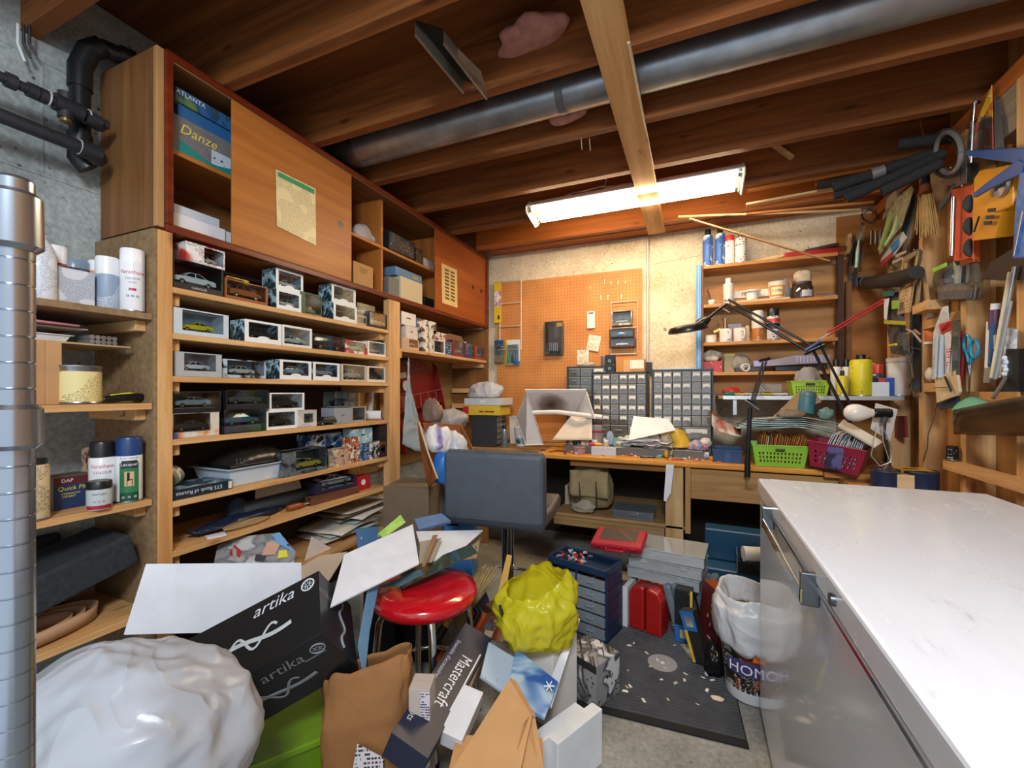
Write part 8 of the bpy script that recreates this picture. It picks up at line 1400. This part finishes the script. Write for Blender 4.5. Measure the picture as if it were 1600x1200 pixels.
# blue toolbox under the bench
r = thing('toolbox', 'dark teal plastic toolbox with raised tray under the bench', 'toolbox', (.24, 2.47, FZ), -.05); TB = pt('#12405c', .4); bx(-.22, -.1, 0, .22, .12, .24).build('body', TB, r, .008); bx(-.225, -.105, .19, .225, .125, .2).build('rim', TB, r); bx(-.06, -.11, .13, .06, -.1, .17).build('latch', pt('#0d2c40', .4), r)
o = bx(-.19, .02, .242, .22, .13, .40).build('lid', TB, r, .006); bx(-.04, -.12, .245, .22, .0, .262).build('cantilever_tray', pt('#22282e', .35), r); bx(-.045, -.125, .245, -.04, .0, .33).build('tray_wall', pt('#4a5a66', .4), r); bx(-.04, -.125, .245, .22, -.12, .30).build('tray_wall', BLACK, r)
c = P(1178, 865, 2.12); r = thing('paper_towel', 'white roll standing out over the open toolbox', 'roll', (c.x, c.y-.01, c.z), (0, PI/2, .2)); MB().lathe([(.012, -.05), (.036, -.05), (.036, .06), (.012, .06), (.012, -.05)], 20).build('roll', pt('#dcd8d2', .6), r)
# lower bench shelf: backpack, case, boxes
c = P(918, 765, 2.78); bp = bag('rucksack', 'khaki canvas rucksack with leather straps on the bench shelf', 'rucksack', (0, 0, 0), .15, .10, .215, 101, pt('#8f7f5c', .85, 0, .2, .4), .22, freq=3)
bp.name = 'pack_body'; [bp.pop(k) for k in ('label', 'category')]; r = thing('rucksack', 'khaki canvas rucksack with leather straps on the lower bench shelf', 'rucksack', (c.x, 2.89, .352)); bp.parent = r
fl_ = MB(); fl_.grid(lambda i, j: ((i-.5)*.25, -.105-.012*sin(i*9)*.3-.01*sin(j*3), .20-.11*j+.06*(1-j)**3), 12, 8); fl_.build('flap', pt('#9c8b66', .85, 0, .2, .4), r, 0, .006)
for x in (-.06, .05): MB().tube([(x, -.09, .26), (x, -.115, .18), (x+.004, -.118, .10), (x, -.10, .04)], .006, 8).build('strap', pt('#4a3b28', .6), r)
MB().tube([(-.10, -.06, .22), (-.14, -.09, .14), (-.13, -.07, .05)], .008, 8).build('shoulder_strap', pt('#4a3b28', .6), r)
bag('grey_jersey', 'grey cloth bundle spilling from the rucksack', 'cloth', (c.x-.03, 2.77, .345), .08, .03, .05, 104, pt('#a39c8a', .9, 0, .2), .4)
c = P(990, 800, 2.72); r = thing('organiser_case', 'flat clear compartment case on the lower bench shelf', 'organiser case', (c.x, 2.86, .334), 0); bx(-.125, -.1, 0, .125, .1, .042).build('base', clear('#8d969c', .3, .5), r, .003); bx(-.128, -.103, .042, .128, .103, .052).build('lid', clear('#9aa4aa', .3, .45), r, .002); bx(-.03, -.108, .025, .03, -.102, .05).build('latch', clear('#9aa4aa', .3, .5), r)
c = P(858, 770, 2.85); carton('beige_carton', 'plain beige carton on the lower bench shelf behind the chair', 'carton', (-.75, 2.96, .334), .19, .2, .13, pt('#b3a894', .7), 0)
m_ = MB(); m_.panel([PY(1041,726,2.685), PY(1053,726,2.685), PY(1048,770,2.685), PY(1041,784,2.685), PY(1037,782,2.685)][::-1], .004); tag(m_.build('hanging_papers', pd('#d8d8dc', '#8a8d94', .02, .3)), 'sheaf of white papers hanging from the bench edge', 'papers')
# ------------------------------------------------------------------ grey swivel chair
ch_ = thing('swivel_chair', 'grey leather bar chair on chrome pole pulled up to the bench', 'chair', (-.85, 1.955, 0), .10)
LEA = pt('#4a5059', .38, 0, .08, .25, .5, 0, 20); LEB = pt('#5d5750', .38, 0, .1, .25, .5, 0, 20)
def shell(name, ring, w_, mat, bev=.012):
    m_ = MB(); n_ = len(ring); xs = [-w_, -w_*.93, 0, w_*.93, w_]; vs = []
    cy, cz = sum(p[0] for p in ring)/n_, sum(p[1] for p in ring)/n_
    for x, f in zip(xs, (.93, 1, 1, 1, .93)): vs += [(x, cy+(p[0]-cy)*f, cz+(p[1]-cz)*f) for p in ring]
    fs = [tuple(range(n_))[::-1], tuple(range(4*n_, 5*n_))]
    for a in range(4): fs += [(a*n_+i, a*n_+(i+1) % n_, (a+1)*n_+(i+1) % n_, (a+1)*n_+i) for i in range(n_)]
    m_.add(vs, fs, 0); return m_.build(name, mat, ch_, bev)
shell('backrest', [(-.20, .868), (-.238, .855), (-.238, .56), (-.218, .522), (-.175, .51), (-.150, .54), (-.155, .62), (-.160, .85)], .235, LEA, .018)
shell('seat', [(-.215, .55), (-.19, .525), (.0, .515), (.17, .53), (.205, .56), (.195, .595), (.15, .605), (-.02, .585), (-.15, .59)], .232, LEB, .016)
for x in (-.205, .205): MB().tube([(x, -.155, .85), (x, -.155, .63), (x, -.13, .595), (x, .0, .588), (x, .16, .60)], .0035, 8).build('piping', LEA, ch_)
MB().lathe([(.03, .0), (.03, .46), (.05, .5), (.06, .515)], 22).build('pole', CHROME, ch_); MB().lathe([(.20, 0), (.2, .008), (.12, .022), (.035, .04)], 32).build('base', CHROME, ch_); MB().tube([(.03, 0, .49), (.14, .03, .485), (.17, .03, .47)], .006, 8).build('lift_lever', BLACK, ch_); MB().tube([(-.13, .0, .2), (-.1, .14, .2), (.1, .14, .2), (.13, 0, .2), (.03, -.01, .2)], .009, 10).build('foot_rest', CHROME, ch_)
p = ch_.matrix_basis @ Vector((.14, .0, .607)); carton('candy_box', 'small box of mixed bits standing on the chair seat', 'box', p, .08, .06, .07, pd('#2c3a30', '#b9c24a', .012, .4), .09)
# ------------------------------------------------------------------ red stool with boards
sc = P(664, 915, 1.47); st = thing('round_stool', 'red vinyl round stool with chrome legs, loaded with boards', 'stool', (sc.x, sc.y, 0), .4)
SZ = sc.z; MB().lathe([(.0, SZ-.05), (.14, SZ-.055), (.168, SZ-.045), (.18, SZ-.022), (.172, SZ-.004), (.14, SZ+.006), (.08, SZ+.003), (.0, SZ)], 40).build('seat', pt('#b5101c', .18, 0, .04, 0, .6, .5), st)
for k in range(4):
    a = k*PI/2+.35; c_, s_ = cos(a), sin(a); MB().tube([(c_*.12, s_*.12, SZ-.05), (c_*.15, s_*.15, SZ-.10), (c_*.185, s_*.185, .012)], .0125, 14).build('leg', CHROME, st); MB().lathe([(.016, 0), (.016, .014)], 12, 0, (c_*.185, s_*.185, 0)).build('foot', BLACK, st)
MB().tube([(cos(k*PI/16)*.168, sin(k*PI/16)*.168, .16) for k in range(33)], .007, 10).build('foot_ring', CHROME, st)
BRD = pt('#d6dae2', .4)
def board(name, label, pts, th, mat, cat='board', group=None):
    q3 = [P(*q) for q in pts[:3]]; nn = (q3[1]-q3[0]).cross(q3[2]-q3[0])      # the first three corners fix the plane
    for u, v, d in pts[3:]: r_ = ray(u, v); q3.append(EYE+r_*((q3[0]-EYE).dot(nn)/r_.dot(nn)))
    return tag(MB().panel(q3, th).build(name, mat, None, .0008), label, cat, group)
board('white_board', 'white panel lying on the stool, its corner jutting towards the artika carton', [(516,948,1.17), (655,880,1.40), (645,819,1.62), (538,866,1.44)], .006, BRD)
board('white_board', 'white panel with cut corner lying flat behind the red stool seat', [(664,877,1.56), (700,877,1.56), (755,828,1.80), (650,830,1.86)], .005, BRD)
board('brown_board', 'brown hardboard edge between the two white panels', [(659,884,1.42), (664,884,1.42), (684,835,1.62), (676,836,1.64)], .004, pt('#8a6a46', .7))
GLS = pt('#33463f', .08, 0, .2, 0, .9)
board('mirror_sheet', 'dark green glass sheet resting on the red stool seat', [(628,918,1.405), (746,862,1.58), (735,850,1.66), (625,893,1.48)], .005, GLS); board('mirror_sheet', 'narrow dark glass strip under the white panel on the stool', [(590,918,1.38), (656,890,1.43), (662,898,1.42), (625,917,1.38)], .004, pt('#3f6068', .1, 0, .2, 0, .9)); board('cork_sheet', 'grey-beige card between the boards on the stool', [(655,880,1.47), (675,878,1.5), (690,840,1.68), (656,846,1.68)], .003, pt('#9a8f82', .8))
board('print_sheet', 'tan printed card leaning behind the stool boards', [(700,878,1.62), (745,872,1.68), (752,835,1.85), (720,850,1.8)], .004, pd('#b39a76', '#5a4c38', .02, .4)); board('green_booklet', 'lime green booklet sticking up behind the white panel', [(590,834,1.66), (600,841,1.66), (634,816,1.78), (626,804,1.78)], .006, pd('#6fae2c', '#bde07a', .008, .5), 'booklet'); board('blue_booklet', 'blue paperback with white lettering wedged behind the white panel', [(556,826,1.92), (560,868,1.86), (600,868,1.90), (590,822,1.94)], .012, pd('#33628e', '#c9d6e0', .03, .3), 'booklet'); board('film_sleeve', 'pale blue plastic sleeve lying behind the stool boards', [(648,815,1.92), (690,806,1.95), (705,818,1.92), (655,832,1.86)], .02, film('#8fa8cc', .1), 'sleeve')
# tote, carton and papers behind
c = P(706, 790, 2.35); r = thing('blue_tote', 'light blue plastic tote standing behind the grey chair', 'tote', (c.x, c.y, 0), .2); bx(-.115, 0, 0, .115, .12, .60).build('tote_body', pt('#3f7cc0', .45), r, .015); bx(-.12, -.005, .585, .12, .125, .61).build('rim', pt('#5a93d0', .45), r, .006); bx(-.04, -.004, .40, .04, .0, .42).build('hand_slot', BLACK, r)
c = P(634, 780, 2.12); r = carton('tall_carton', 'tall dusty brown carton standing between rack and chair', 'carton', (c.x, c.y, 0), .235, .25, .655, pt('#6f5f4c', .85), .25, None, (), True, 0, [(.6, .62, .72, .66, '#4a3d30')])
random.seed(13)
for k in range(9):
    X = XF-.06-.012*k; y = PX(560+random.uniform(-14, 14), 830, X).y; w2, d2 = random.uniform(.12, .19), random.uniform(.10, .14); m_ = MB(); sd_ = k*1.9
    m_.grid(lambda i, j: ((j-.5)*2*d2, (i-.5)*2*w2, .008*noise.noise(Vector((i*2+sd_, j*2, sd_)))), 8, 5); col = ['#cfc6b8', '#b9c4c0', '#8d8474', '#dad3c8', '#9fb0b0', '#a3947e', '#d6cfc4', '#7a6a58', '#c9b8a4'][k]
    o = m_.build('old_paper', pt(col, .75), None, 0, .003); put(o, (XF-.17, y, SH[7]+.028+.013*k), (random.uniform(-.03, .06), random.uniform(-.05, .05), random.uniform(-.3, .3))); tag(o, ['cream', 'sage', 'dark taupe', 'ivory', 'grey-blue', 'khaki', 'off-white', 'brown', 'sand'][k]+' sheet of old card in the heap on the lowest rack shelf', 'card', 'old cards on the lowest shelf')
board('torn_card', 'torn white card standing in front of the old cards', [(475,880,1.96), (540,870,2.2), (487,838,2.02), (508,860,2.1)][:3], .002, pt('#e0d6d0', .7), 'card')
# blister card of a toy, artika carton and its white flap
bc = thing('toy_card', 'grey blister card with red shield emblem and yellow lettering', 'toy card', P(398, 862, 1.606)); o0 = P(398, 862, 1.606)
def tq(name, pts, th, mat): return MB().panel([P(q[0], q[1], q[2]*1.1)-o0 for q in pts], th).build(name, mat, bc)
tq('card', [(333,886,1.40), (458,886,1.44), (462,862,1.49), (437,832,1.56), (360,840,1.54), (340,852,1.49)], .003, pd('#8f9296', '#5d6064', .03, .2, blot=['#8f9296', '#6b7278', '#b9c0c4'], blots=9)); tq('blue_corner', [(437,851,1.505), (460,862,1.485), (437,833,1.552), (424,835,1.547)], .001, pt('#6fa4d8', .5)); tq('red_shield', [(356,868,1.455), (361,880,1.43), (374,876,1.44), (377,860,1.475), (366,851,1.49)], .002, pt('#a83438', .4)); tq('silver_bar', [(364,878,1.43), (370,878,1.432), (369,850,1.495), (363,851,1.49)], .003, pt('#c9ccd0', .3, .5)); tq('picture_patch', [(408,868,1.46), (430,866,1.47), (438,850,1.51), (418,846,1.515)], .002, pt('#c9a08c', .6)); tq('dark_ring', [(396,880,1.435), (412,880,1.44), (416,868,1.462), (400,866,1.462)], .002, pt('#3c4044', .5)); tq('yellow_print', [(434,872,1.46), (450,870,1.468), (448,859,1.492), (436,860,1.488)], .002, pt('#e0d84a', .5)); bx(0, 0, 0, .012, .002, .004).build('hang_slot', BLACK, bc).location = P(448, 852, 1.65)-o0
# ------------------------------------------------------------------ black carton with lamp pictures, lying on the lime tote
e1, e2, e3 = Vector((-.134, .116, .088)).normalized(), Vector((-.149, -.105, -.087)).normalized(), Vector((.004, .12, -.152)).normalized()
Ma = Matrix((-e2, e1, -e3)).transposed().to_4x4(); Ma.translation = P(501, 990, 1.06)
ak = thing('lamp_carton', 'long black lamp carton with white artika lettering lying tilted on the heap', 'carton', M=Ma)
LA, LB, LC = .50, .198, .193; BKC = pt('#16181c', .38, 0, .08); m_ = MB()
m_.box(-LA, 0, -LC, 0, LB, 0); m_.build('carton', BKC, ak, .001)
bx(-.0, .0, -LC, .0015, LB, 0).build('end_panel', pt('#101c26', .4), ak)
AW = pt('#d3dade', .5); AG = pt('#7d8288', .5); RI = (0, 0, 0)
text('artika', .052, AW, ak, (-.125, LB-.032, .0012), RI, .95, .25); text('artika', .050, AG, ak, (-.125, -.0012, -.045), (PI/2, 0, 0), .95, .25)
for (o_, rr) in (((-.030, LB-.030, .0012), 0), ((-.030, -.0012, -.042), 1)):
    g = MB(); mt_ = AW if not rr else AG
    pts = [(cos(k*PI/10)*.017, sin(k*PI/10)*.017, 0) for k in range(21)]; g.tube(pts, .0022, 6); 
    for k in range(8): a = k*PI/4; g.tube([(cos(a)*.004, sin(a)*.004, 0), (cos(a)*.012, sin(a)*.012, 0)], .0011, 5)
    oo = g.build('round_logo', mt_, ak); oo.location = o_; oo.rotation_euler = (PI/2, 0, 0) if rr else (0, 0, 0)
for rr in (0, 1):      # the twisted lamp picture on each face
    g = MB(); x0, x1 = -.27, -.075
    g.tube([(x0+(x1-x0)*k/20, .008*sin(k*.3), 0) for k in range(21)], .0062, 8); g.tube([(x0-.018+(x1-x0)*.9*k/24, .024*sin(k*.52+2.6), .002) for k in range(25)], .0036, 8)
    oo = g.build('lamp_picture', pt('#c2c9cd', .4) if not rr else AG, ak); oo.scale = (1, 1, .25) if not rr else (1, 1, .25)
    oo.location = (0, LB*.42, .0012) if not rr else (0, -.0012, -LC*.62); oo.rotation_euler = (0, 0, .0) if not rr else (PI/2, 0, 0)
text('artika', .030, AG, ak, (.0018, LB*.70, -.03), Matrix(((0, 0, 1), (1, 0, 0), (0, 1, 0))) @ Matrix.Rotation(-PI/2, 3, 'Z'), 1, .2)
bx(-.075, -.0012, -.066, -.02, -.0002, -.064).build('small_print', AG, ak)
m_ = MB(); m_.tube([(.002, LB*(.1+.75*k/20), -.12+.012*sin(k*.6)) for k in range(21)], .004, 8); m_.build('lamp_picture', AG, ak)
board('white_flap_board', 'large white board standing behind the black lamp carton', [(193,992,1.22), (472,985,1.44), (471,879,1.50), (228,881,1.3)], .005, BRD)
board('tan_flap', 'tan cardboard flap between the white boards', [(471,884,1.5), (470,960,1.42), (515,905,1.42), (542,862,1.54), (500,868,1.54)], .004, pt('#b9a084', .75), 'cardboard')
c = P(450, 1085, 1.15); r = thing('lime_tote', 'lime green plastic tote under the black lamp carton', 'tote', (c.x-.17, c.y+.07, 0), -.6); bx(-.17, -.14, 0, .17, .14, .16).build('tote_body', pt('#668a12', .4), r, .02); bx(-.18, -.15, .147, .18, .15, .17).build('rim', pt('#749a18', .4), r, .006)
c = P(560, 985, 1.24); board('blue_edge_sheet', 'blue-edged sheet hanging down beside the black lamp carton', [(578,905,1.30), (560,1010,1.18), (570,1062,1.16), (578,985,1.26), (592,915,1.34)], .004, pt('#5f86a6', .35), 'sheet')
# large white bag in the foreground, on a carton
c = P(198, 1090, .80); carton('brown_carton', 'large brown carton under the white plastic bag', 'carton', (c.x-.02, c.y-.12, 0), .36, .26, .40, KRAFT, .5)
WBG = film('#c6cbd4', .06, .3)
m_ = MB()
def folds(n0, ax, sd, lo, hi):
    st = n0-ax*n0.dot(ax)*.75; return lo*(1-2*abs(noise.noise(st*1.5+sd)))+hi*(1-2*abs(noise.noise(st*3.6-sd)))+.09*noise.noise(n0*1.2+sd)
def bigbag(i, j):
    a = i*2*PI; th = j*PI*.60; n0 = Vector((cos(a)*sin(th), sin(a)*sin(th), cos(th))); s_ = .93+folds(n0, Vector((.5, .3, .8)).normalized(), Vector((3, 7, 2)), .10, .04)
    return (n0.x*.225*s_, n0.y*.17*s_, .19*max(n0.z, -.25)*s_+.05)
m_.grid(bigbag, 90, 44); o = m_.build('white_bag', WBG); put(o, (c.x-.015, c.y+.0, .405), .45); tag(o, 'big crumpled white plastic bag in front of the black lamp carton', 'plastic bag')
c = P(70, 1125, .66); r = thing('wood_offcut', 'split brown wood offcut next to the white plastic bag', 'wood offcut', (c.x-.02, c.y-.02, .42), (.15, -.25, .5)); MB().prism([(-.03, 0), (.03, 0), (.034, .11), (.012, .135), (-.022, .12)], -.02, .02).build('block', wood('#7a4a28', '#a8703f', 'Z'), r, .004)
# heap between stool and rack
def heapbox(name, label, u, v, D, w_, d, h_, mat, rz=0, z=None, rx=0, **kw): p = P(u, v, D); return carton(name, label, 'carton', (p.x, p.y, z if z is not None else 0), w_, d, h_, mat, rz, rx=rx, **kw)
heapbox('navy_carton', 'tall navy carton standing behind the brown paper bag', 655, 960, 1.80, .14, .11, .37, pt('#131b2c', .45), .3, patch=[(.35, .9, .95, .95, pd('#131b2c', '#9aa0b0', .02, .6))]); heapbox('navy_carton', 'black carton standing beside the blue-edged sheet', 592, 985, 1.76, .14, .10, .33, pt('#14181f', .45), .2)
heapbox('kraft_flap_carton', 'tan topped carton behind the black one', 588, 930, 1.93, .15, .10, .46, pt('#b59474', .7), .3)
c = P(576, 1065, 1.17); pb_ = thing('paper_bag', 'crumpled brown paper bag with white label under the stool', 'paper bag', (c.x, c.y, 0), .5)
m_ = MB()
def pbf(i, j):
    a = i*2*PI; sx = abs(cos(a))**.5*math.copysign(1, cos(a)); sy = abs(sin(a))**.5*math.copysign(1, sin(a)); f = noise.noise(Vector((sx*2, sy*2, j*4))); g = abs(noise.noise(Vector((sx*5, sy*5, j*9))))
    k_ = 1+.06*f-.10*g*(.3+j); return (.115*sx*k_, .065*sy*k_*(1-.55*max(0, j-.7)/.3), .40*j*(1+.05*f)+.03*sx*j)
m_.grid(pbf, 48, 26); m_.build('bag_body', pt('#8d5f34', .8, 0, .12, .3), pb_, 0, .001); MB().panel([(-.04, -.082, .06), (.05, -.082, .05), (.055, -.082, .20), (-.01, -.082, .24)], .002).build('white_label', pd('#cfc8cc', '#2c2a2e', .02, .5), pb_)
heapbox('grey_carton', 'slim grey carton with printed side standing by the stool leg', 655, 1085, 1.10, .055, .06, .37, pd('#b0a59c', '#3f3a3c', .012, .25), .35, patch=[(.55, .2, 1, .98, pd('#c9c0c8', '#3a3440', .012, .55))])
def bar(name, label, cat, p0, p1, w_, th, hint, mat):
    x = (p1-p0); l_ = x.length; x.normalize(); z = hint-x*hint.dot(x); z.normalize(); y = z.cross(x); M = Matrix((x, y, z)).transposed().to_4x4(); M.translation = p0
    r = thing(name, label, cat, M=M); bx(0, -w_/2, -th, l_, w_/2, 0).build('carton', mat, r, .001); return r, l_
r, l_ = bar('tool_carton', 'long navy tool carton with white Mastercraft lettering lying under the stool', 'carton', P(640, 1165, 1.02), P(748, 985, 1.48), .105, .07, (EYE-P(700, 1060, 1.25)).normalized()+UP*.2, pd('#1a2036', '#262d48', .02, .3))
text('Mastercraft', .052, pt('#dfe2e8', .5), r, (l_*.50, -.012, .0012), (0, 0, PI), .86); text("Ensemble d'accessoires", .019, pt('#c9ccd6', .5), r, (l_*.62, .036, .0012), (0, 0, PI)); text('polyvalents', .024, pt('#c9ccd6', .5), r, (l_*.22, .034, .0012), (0, 0, PI)); MB().box(l_*.30, -.046, .0, l_*.80, -.042, .001).build('white_rule', pt('#dfe2e8', .5), r)
bar('orange_carton', 'bright orange carton half buried behind the navy tool carton', 'carton', P(690, 1050, 1.68), P(745, 950, 1.80), .10, .05, UP-FW*.4, pt('#c2501c', .5)); bar('loose_batten', 'grey-brown slat lying along the navy tool carton', 'slat', P(725, 1080, 1.25), P(765, 985, 1.55), .03, .02, UP-FW*.4, pt('#8a7660', .7))
bar('purple_carton', 'small violet carton behind the stool leg', 'carton', P(705, 950, 1.86), P(760, 925, 1.90), .05, .04, UP-FW*.5, pt('#4f4676', .5)); 
c0_, c1_ = P(672, 1015, 1.67), P(714, 950, 1.74); hm = thing('hammer', 'black and yellow gripped hammer handle sticking out of the heap', 'hammer', c0_); MB().tube([Vector((0,0,0)), (c1_-c0_)*.55], .016, 12).build('grip', BLACK, hm); MB().tube([(c1_-c0_)*.55, c1_-c0_], .014, 12).build('yellow_end', pt('#d89a1c', .4), hm); MB().tube([P(735, 935, 1.76)-c0_, P(748, 958, 1.74)-c0_, P(738, 975, 1.72)-c0_], .014, 10).build('head', BLACK, hm)
c = P(700, 965, 1.76); bag('clear_bag', 'crumpled clear plastic bag under the stool seat', 'plastic bag', (c.x, c.y, c.z-.09), .09, .06, .10, 121, film('#b9b2b0', .4), .5, freq=8)
bar('white_carton', 'white slim carton lying beside the stool leg', 'carton', P(705, 1150, 1.08), P(740, 1075, 1.2), .06, .05, UP-FW*.6, pt('#cfcfd2', .5))
# corn broom standing head up behind the stool
p0, p1 = P(725, 960, 1.70), P(762, 888, 1.78); br = thing('corn_broom', 'corn broom with straw head up behind the red stool', 'broom', PZ(690, 1040, 0)); o0 = Vector(br.location); random.seed(17); m_ = MB()
for k in range(90):
    a, b2 = random.uniform(-1, 1), random.uniform(-1, 1); q0 = p0+RT*a*.012+FW*b2*.01; q1 = p1+RT*(a*.045+random.uniform(-.006, .006))+FW*b2*.025+UP*random.uniform(-.02, .012); m_.tube([q0-o0, q1-o0], .0013, 4, 0, False)
s_ = m_.build('straw', pt('#a8905c', .8, 0, .3), br); s_['kind'] = 'stuff'; MB().tube([Vector((0, 0, 0)), p0-o0], .011, 10).build('stick', pt('#b08a58', .6), br); MB().tube([p0-(p1-p0)*.25-o0, p0+(p1-p0)*.1-o0], .018, 12).build('binding', pt('#7a6a44', .7), br)
# yellow bag, printed packets, boxes in front of the mat
heapbox('filter_carton', 'white filter carton with dark red print under the yellow bag', 828, 1035, 1.50, .20, .14, .27, pt('#e2dedb', .5), -.35, words=[('WIX', .18, .82, .04, '#7a2a24')], patch=[(.1, .7, .5, .74, '#9c3a2c')])
c = P(838, 985, 1.47); m_ = MB()
def ybag(i, j):
    a = i*2*PI; th = .75+j*(PI-.75)*.75; n0 = Vector((cos(a)*sin(th), sin(a)*sin(th), cos(th))); s_ = .98+folds(n0, Vector((.3, -.2, .9)).normalized(), Vector((8, 3, 5)), .26, .13)
    return (n0.x*.115*s_, n0.y*.09*s_, .115*n0.z*s_+.085+.05*sin(a+1)*(1-j)**2)
m_.grid(ybag, 72, 36); yb_ = m_.build('yellow_bag', film('#d8cf2c', .12, .3)); put(yb_, (c.x, c.y, .296), .3); tag(yb_, 'crumpled yellow plastic bag with black print on the white carton', 'plastic bag')
yt = MB(); 
for k in range(5): yt.tube([(-.118+.004*k, -.062+.012*k, .13-.02*k), (-.112+.004*k, -.072+.012*k, .115-.02*k), (-.108+.004*k, -.066+.012*k, .105-.02*k)], .005, 6)
yt.build('black_print', BLACK, yb_)
board('yellow_strap', 'yellow strap hanging behind the chair pole', [(778,925,1.78), (790,925,1.78), (800,868,1.85), (792,866,1.85)], .004, pt('#c9982a', .6), 'strap')
board('bubble_mailer', 'pale blue packet with oval emblem lying against the white carton', [(751,1056,1.29), (800,1090,1.27), (812,1032,1.40), (764,1003,1.42)], .010, pd('#a9bcd0', '#5f7894', .012, .3), 'packet'); board('blue_packet', 'blue and white packet with snowflake sign in front of the yellow bag', [(792,1092,1.24), (852,1120,1.22), (873,1066,1.35), (806,1012,1.43)], .012, pd('#b9cde0', '#8d6a78', .03, .15, blot=['#b9cde0', '#7ba2d0', '#2f5fae'], blots=6), 'packet')
fl2 = MB(); pc = P(858, 1072, 1.29)
for k in range(6): a = k*PI/3; fl2.tube([pc, pc+(RT*cos(a)+UP*sin(a))*.016], .002, 6)
sf = fl2.build('snowflake', pt('#e6edf4', .5), bpy.data.objects['blue_packet'])
board('narrow_white_plank', 'long narrow white board leaning beside the yellow bag', [(846,1098,1.30), (862,1104,1.29), (906,968,1.58), (900,960,1.60)], .010, BRD)
p = PZ(905, 1095, 0); carton('coffee_maker_box', 'black and silver appliance carton on the floor by the mat', 'carton', (p.x, p.y+.0, FZ), .155, .14, .15, pd('#8a8a8c', '#1c1c1f', .03, .4, blot=['#8a8a8c', '#2a2a2e', '#c9c9cc'], blots=9), -.45, None, (), True, 0, [(0, .82, 1, 1, '#1c1c1f')])
for k in range(2):
    p = P(872+28*k, 1110-2*k, 1.26); o = bx(-.02, -.10, 0, .02, .10, .165).build('white_slab', pt('#d9dcdf', .45), None, .003); put(o, (p.x, p.y, .0), (0, 0, -.45)); tag(o, ['white slab standing next to the open tan carton', 'outer white slab standing by the appliance carton'][k], 'slab')
oc = thing('open_tan_carton', 'open tan carton with raised flaps at the foot of the stool', 'carton', P(775, 1150, 1.05)); o0 = P(775, 1150, 1.05); TAN = pt('#b98a58', .75)
for nm, pts in (('flap', [(700,1215,.98), (797,1062,1.14), (832,1120,1.05), (812,1215,.95)]), ('flap', [(797,1062,1.14), (805,1066,1.14), (836,1122,1.055), (831,1121,1.05)]), ('flap', [(818,1130,1.03), (832,1110,1.07), (850,1215,.98), (795,1215,.96)])): MB().panel([P(*q)-o0 for q in pts], .005).build(nm, TAN, oc)
b_ = bx(-.11, -.08, 0, .11, .10, .25); ob_ = b_.build('carton_body', TAN, oc); ob_.matrix_basis = Matrix.Translation(Vector((P(775, 1200, 1.0).x, P(775, 1200, 1.0).y, .0))-o0) @ Matrix.Rotation(.35, 4, 'Z')
# black plastic sheet by the pail
c = PZ(1128, 1010, FZ); bag('black_film', 'crumpled black plastic film between the cartons and the pail', 'plastic film', (.07, 1.90, FZ), .04, .05, .07, 130, film('#1c1d20', .1), .4)
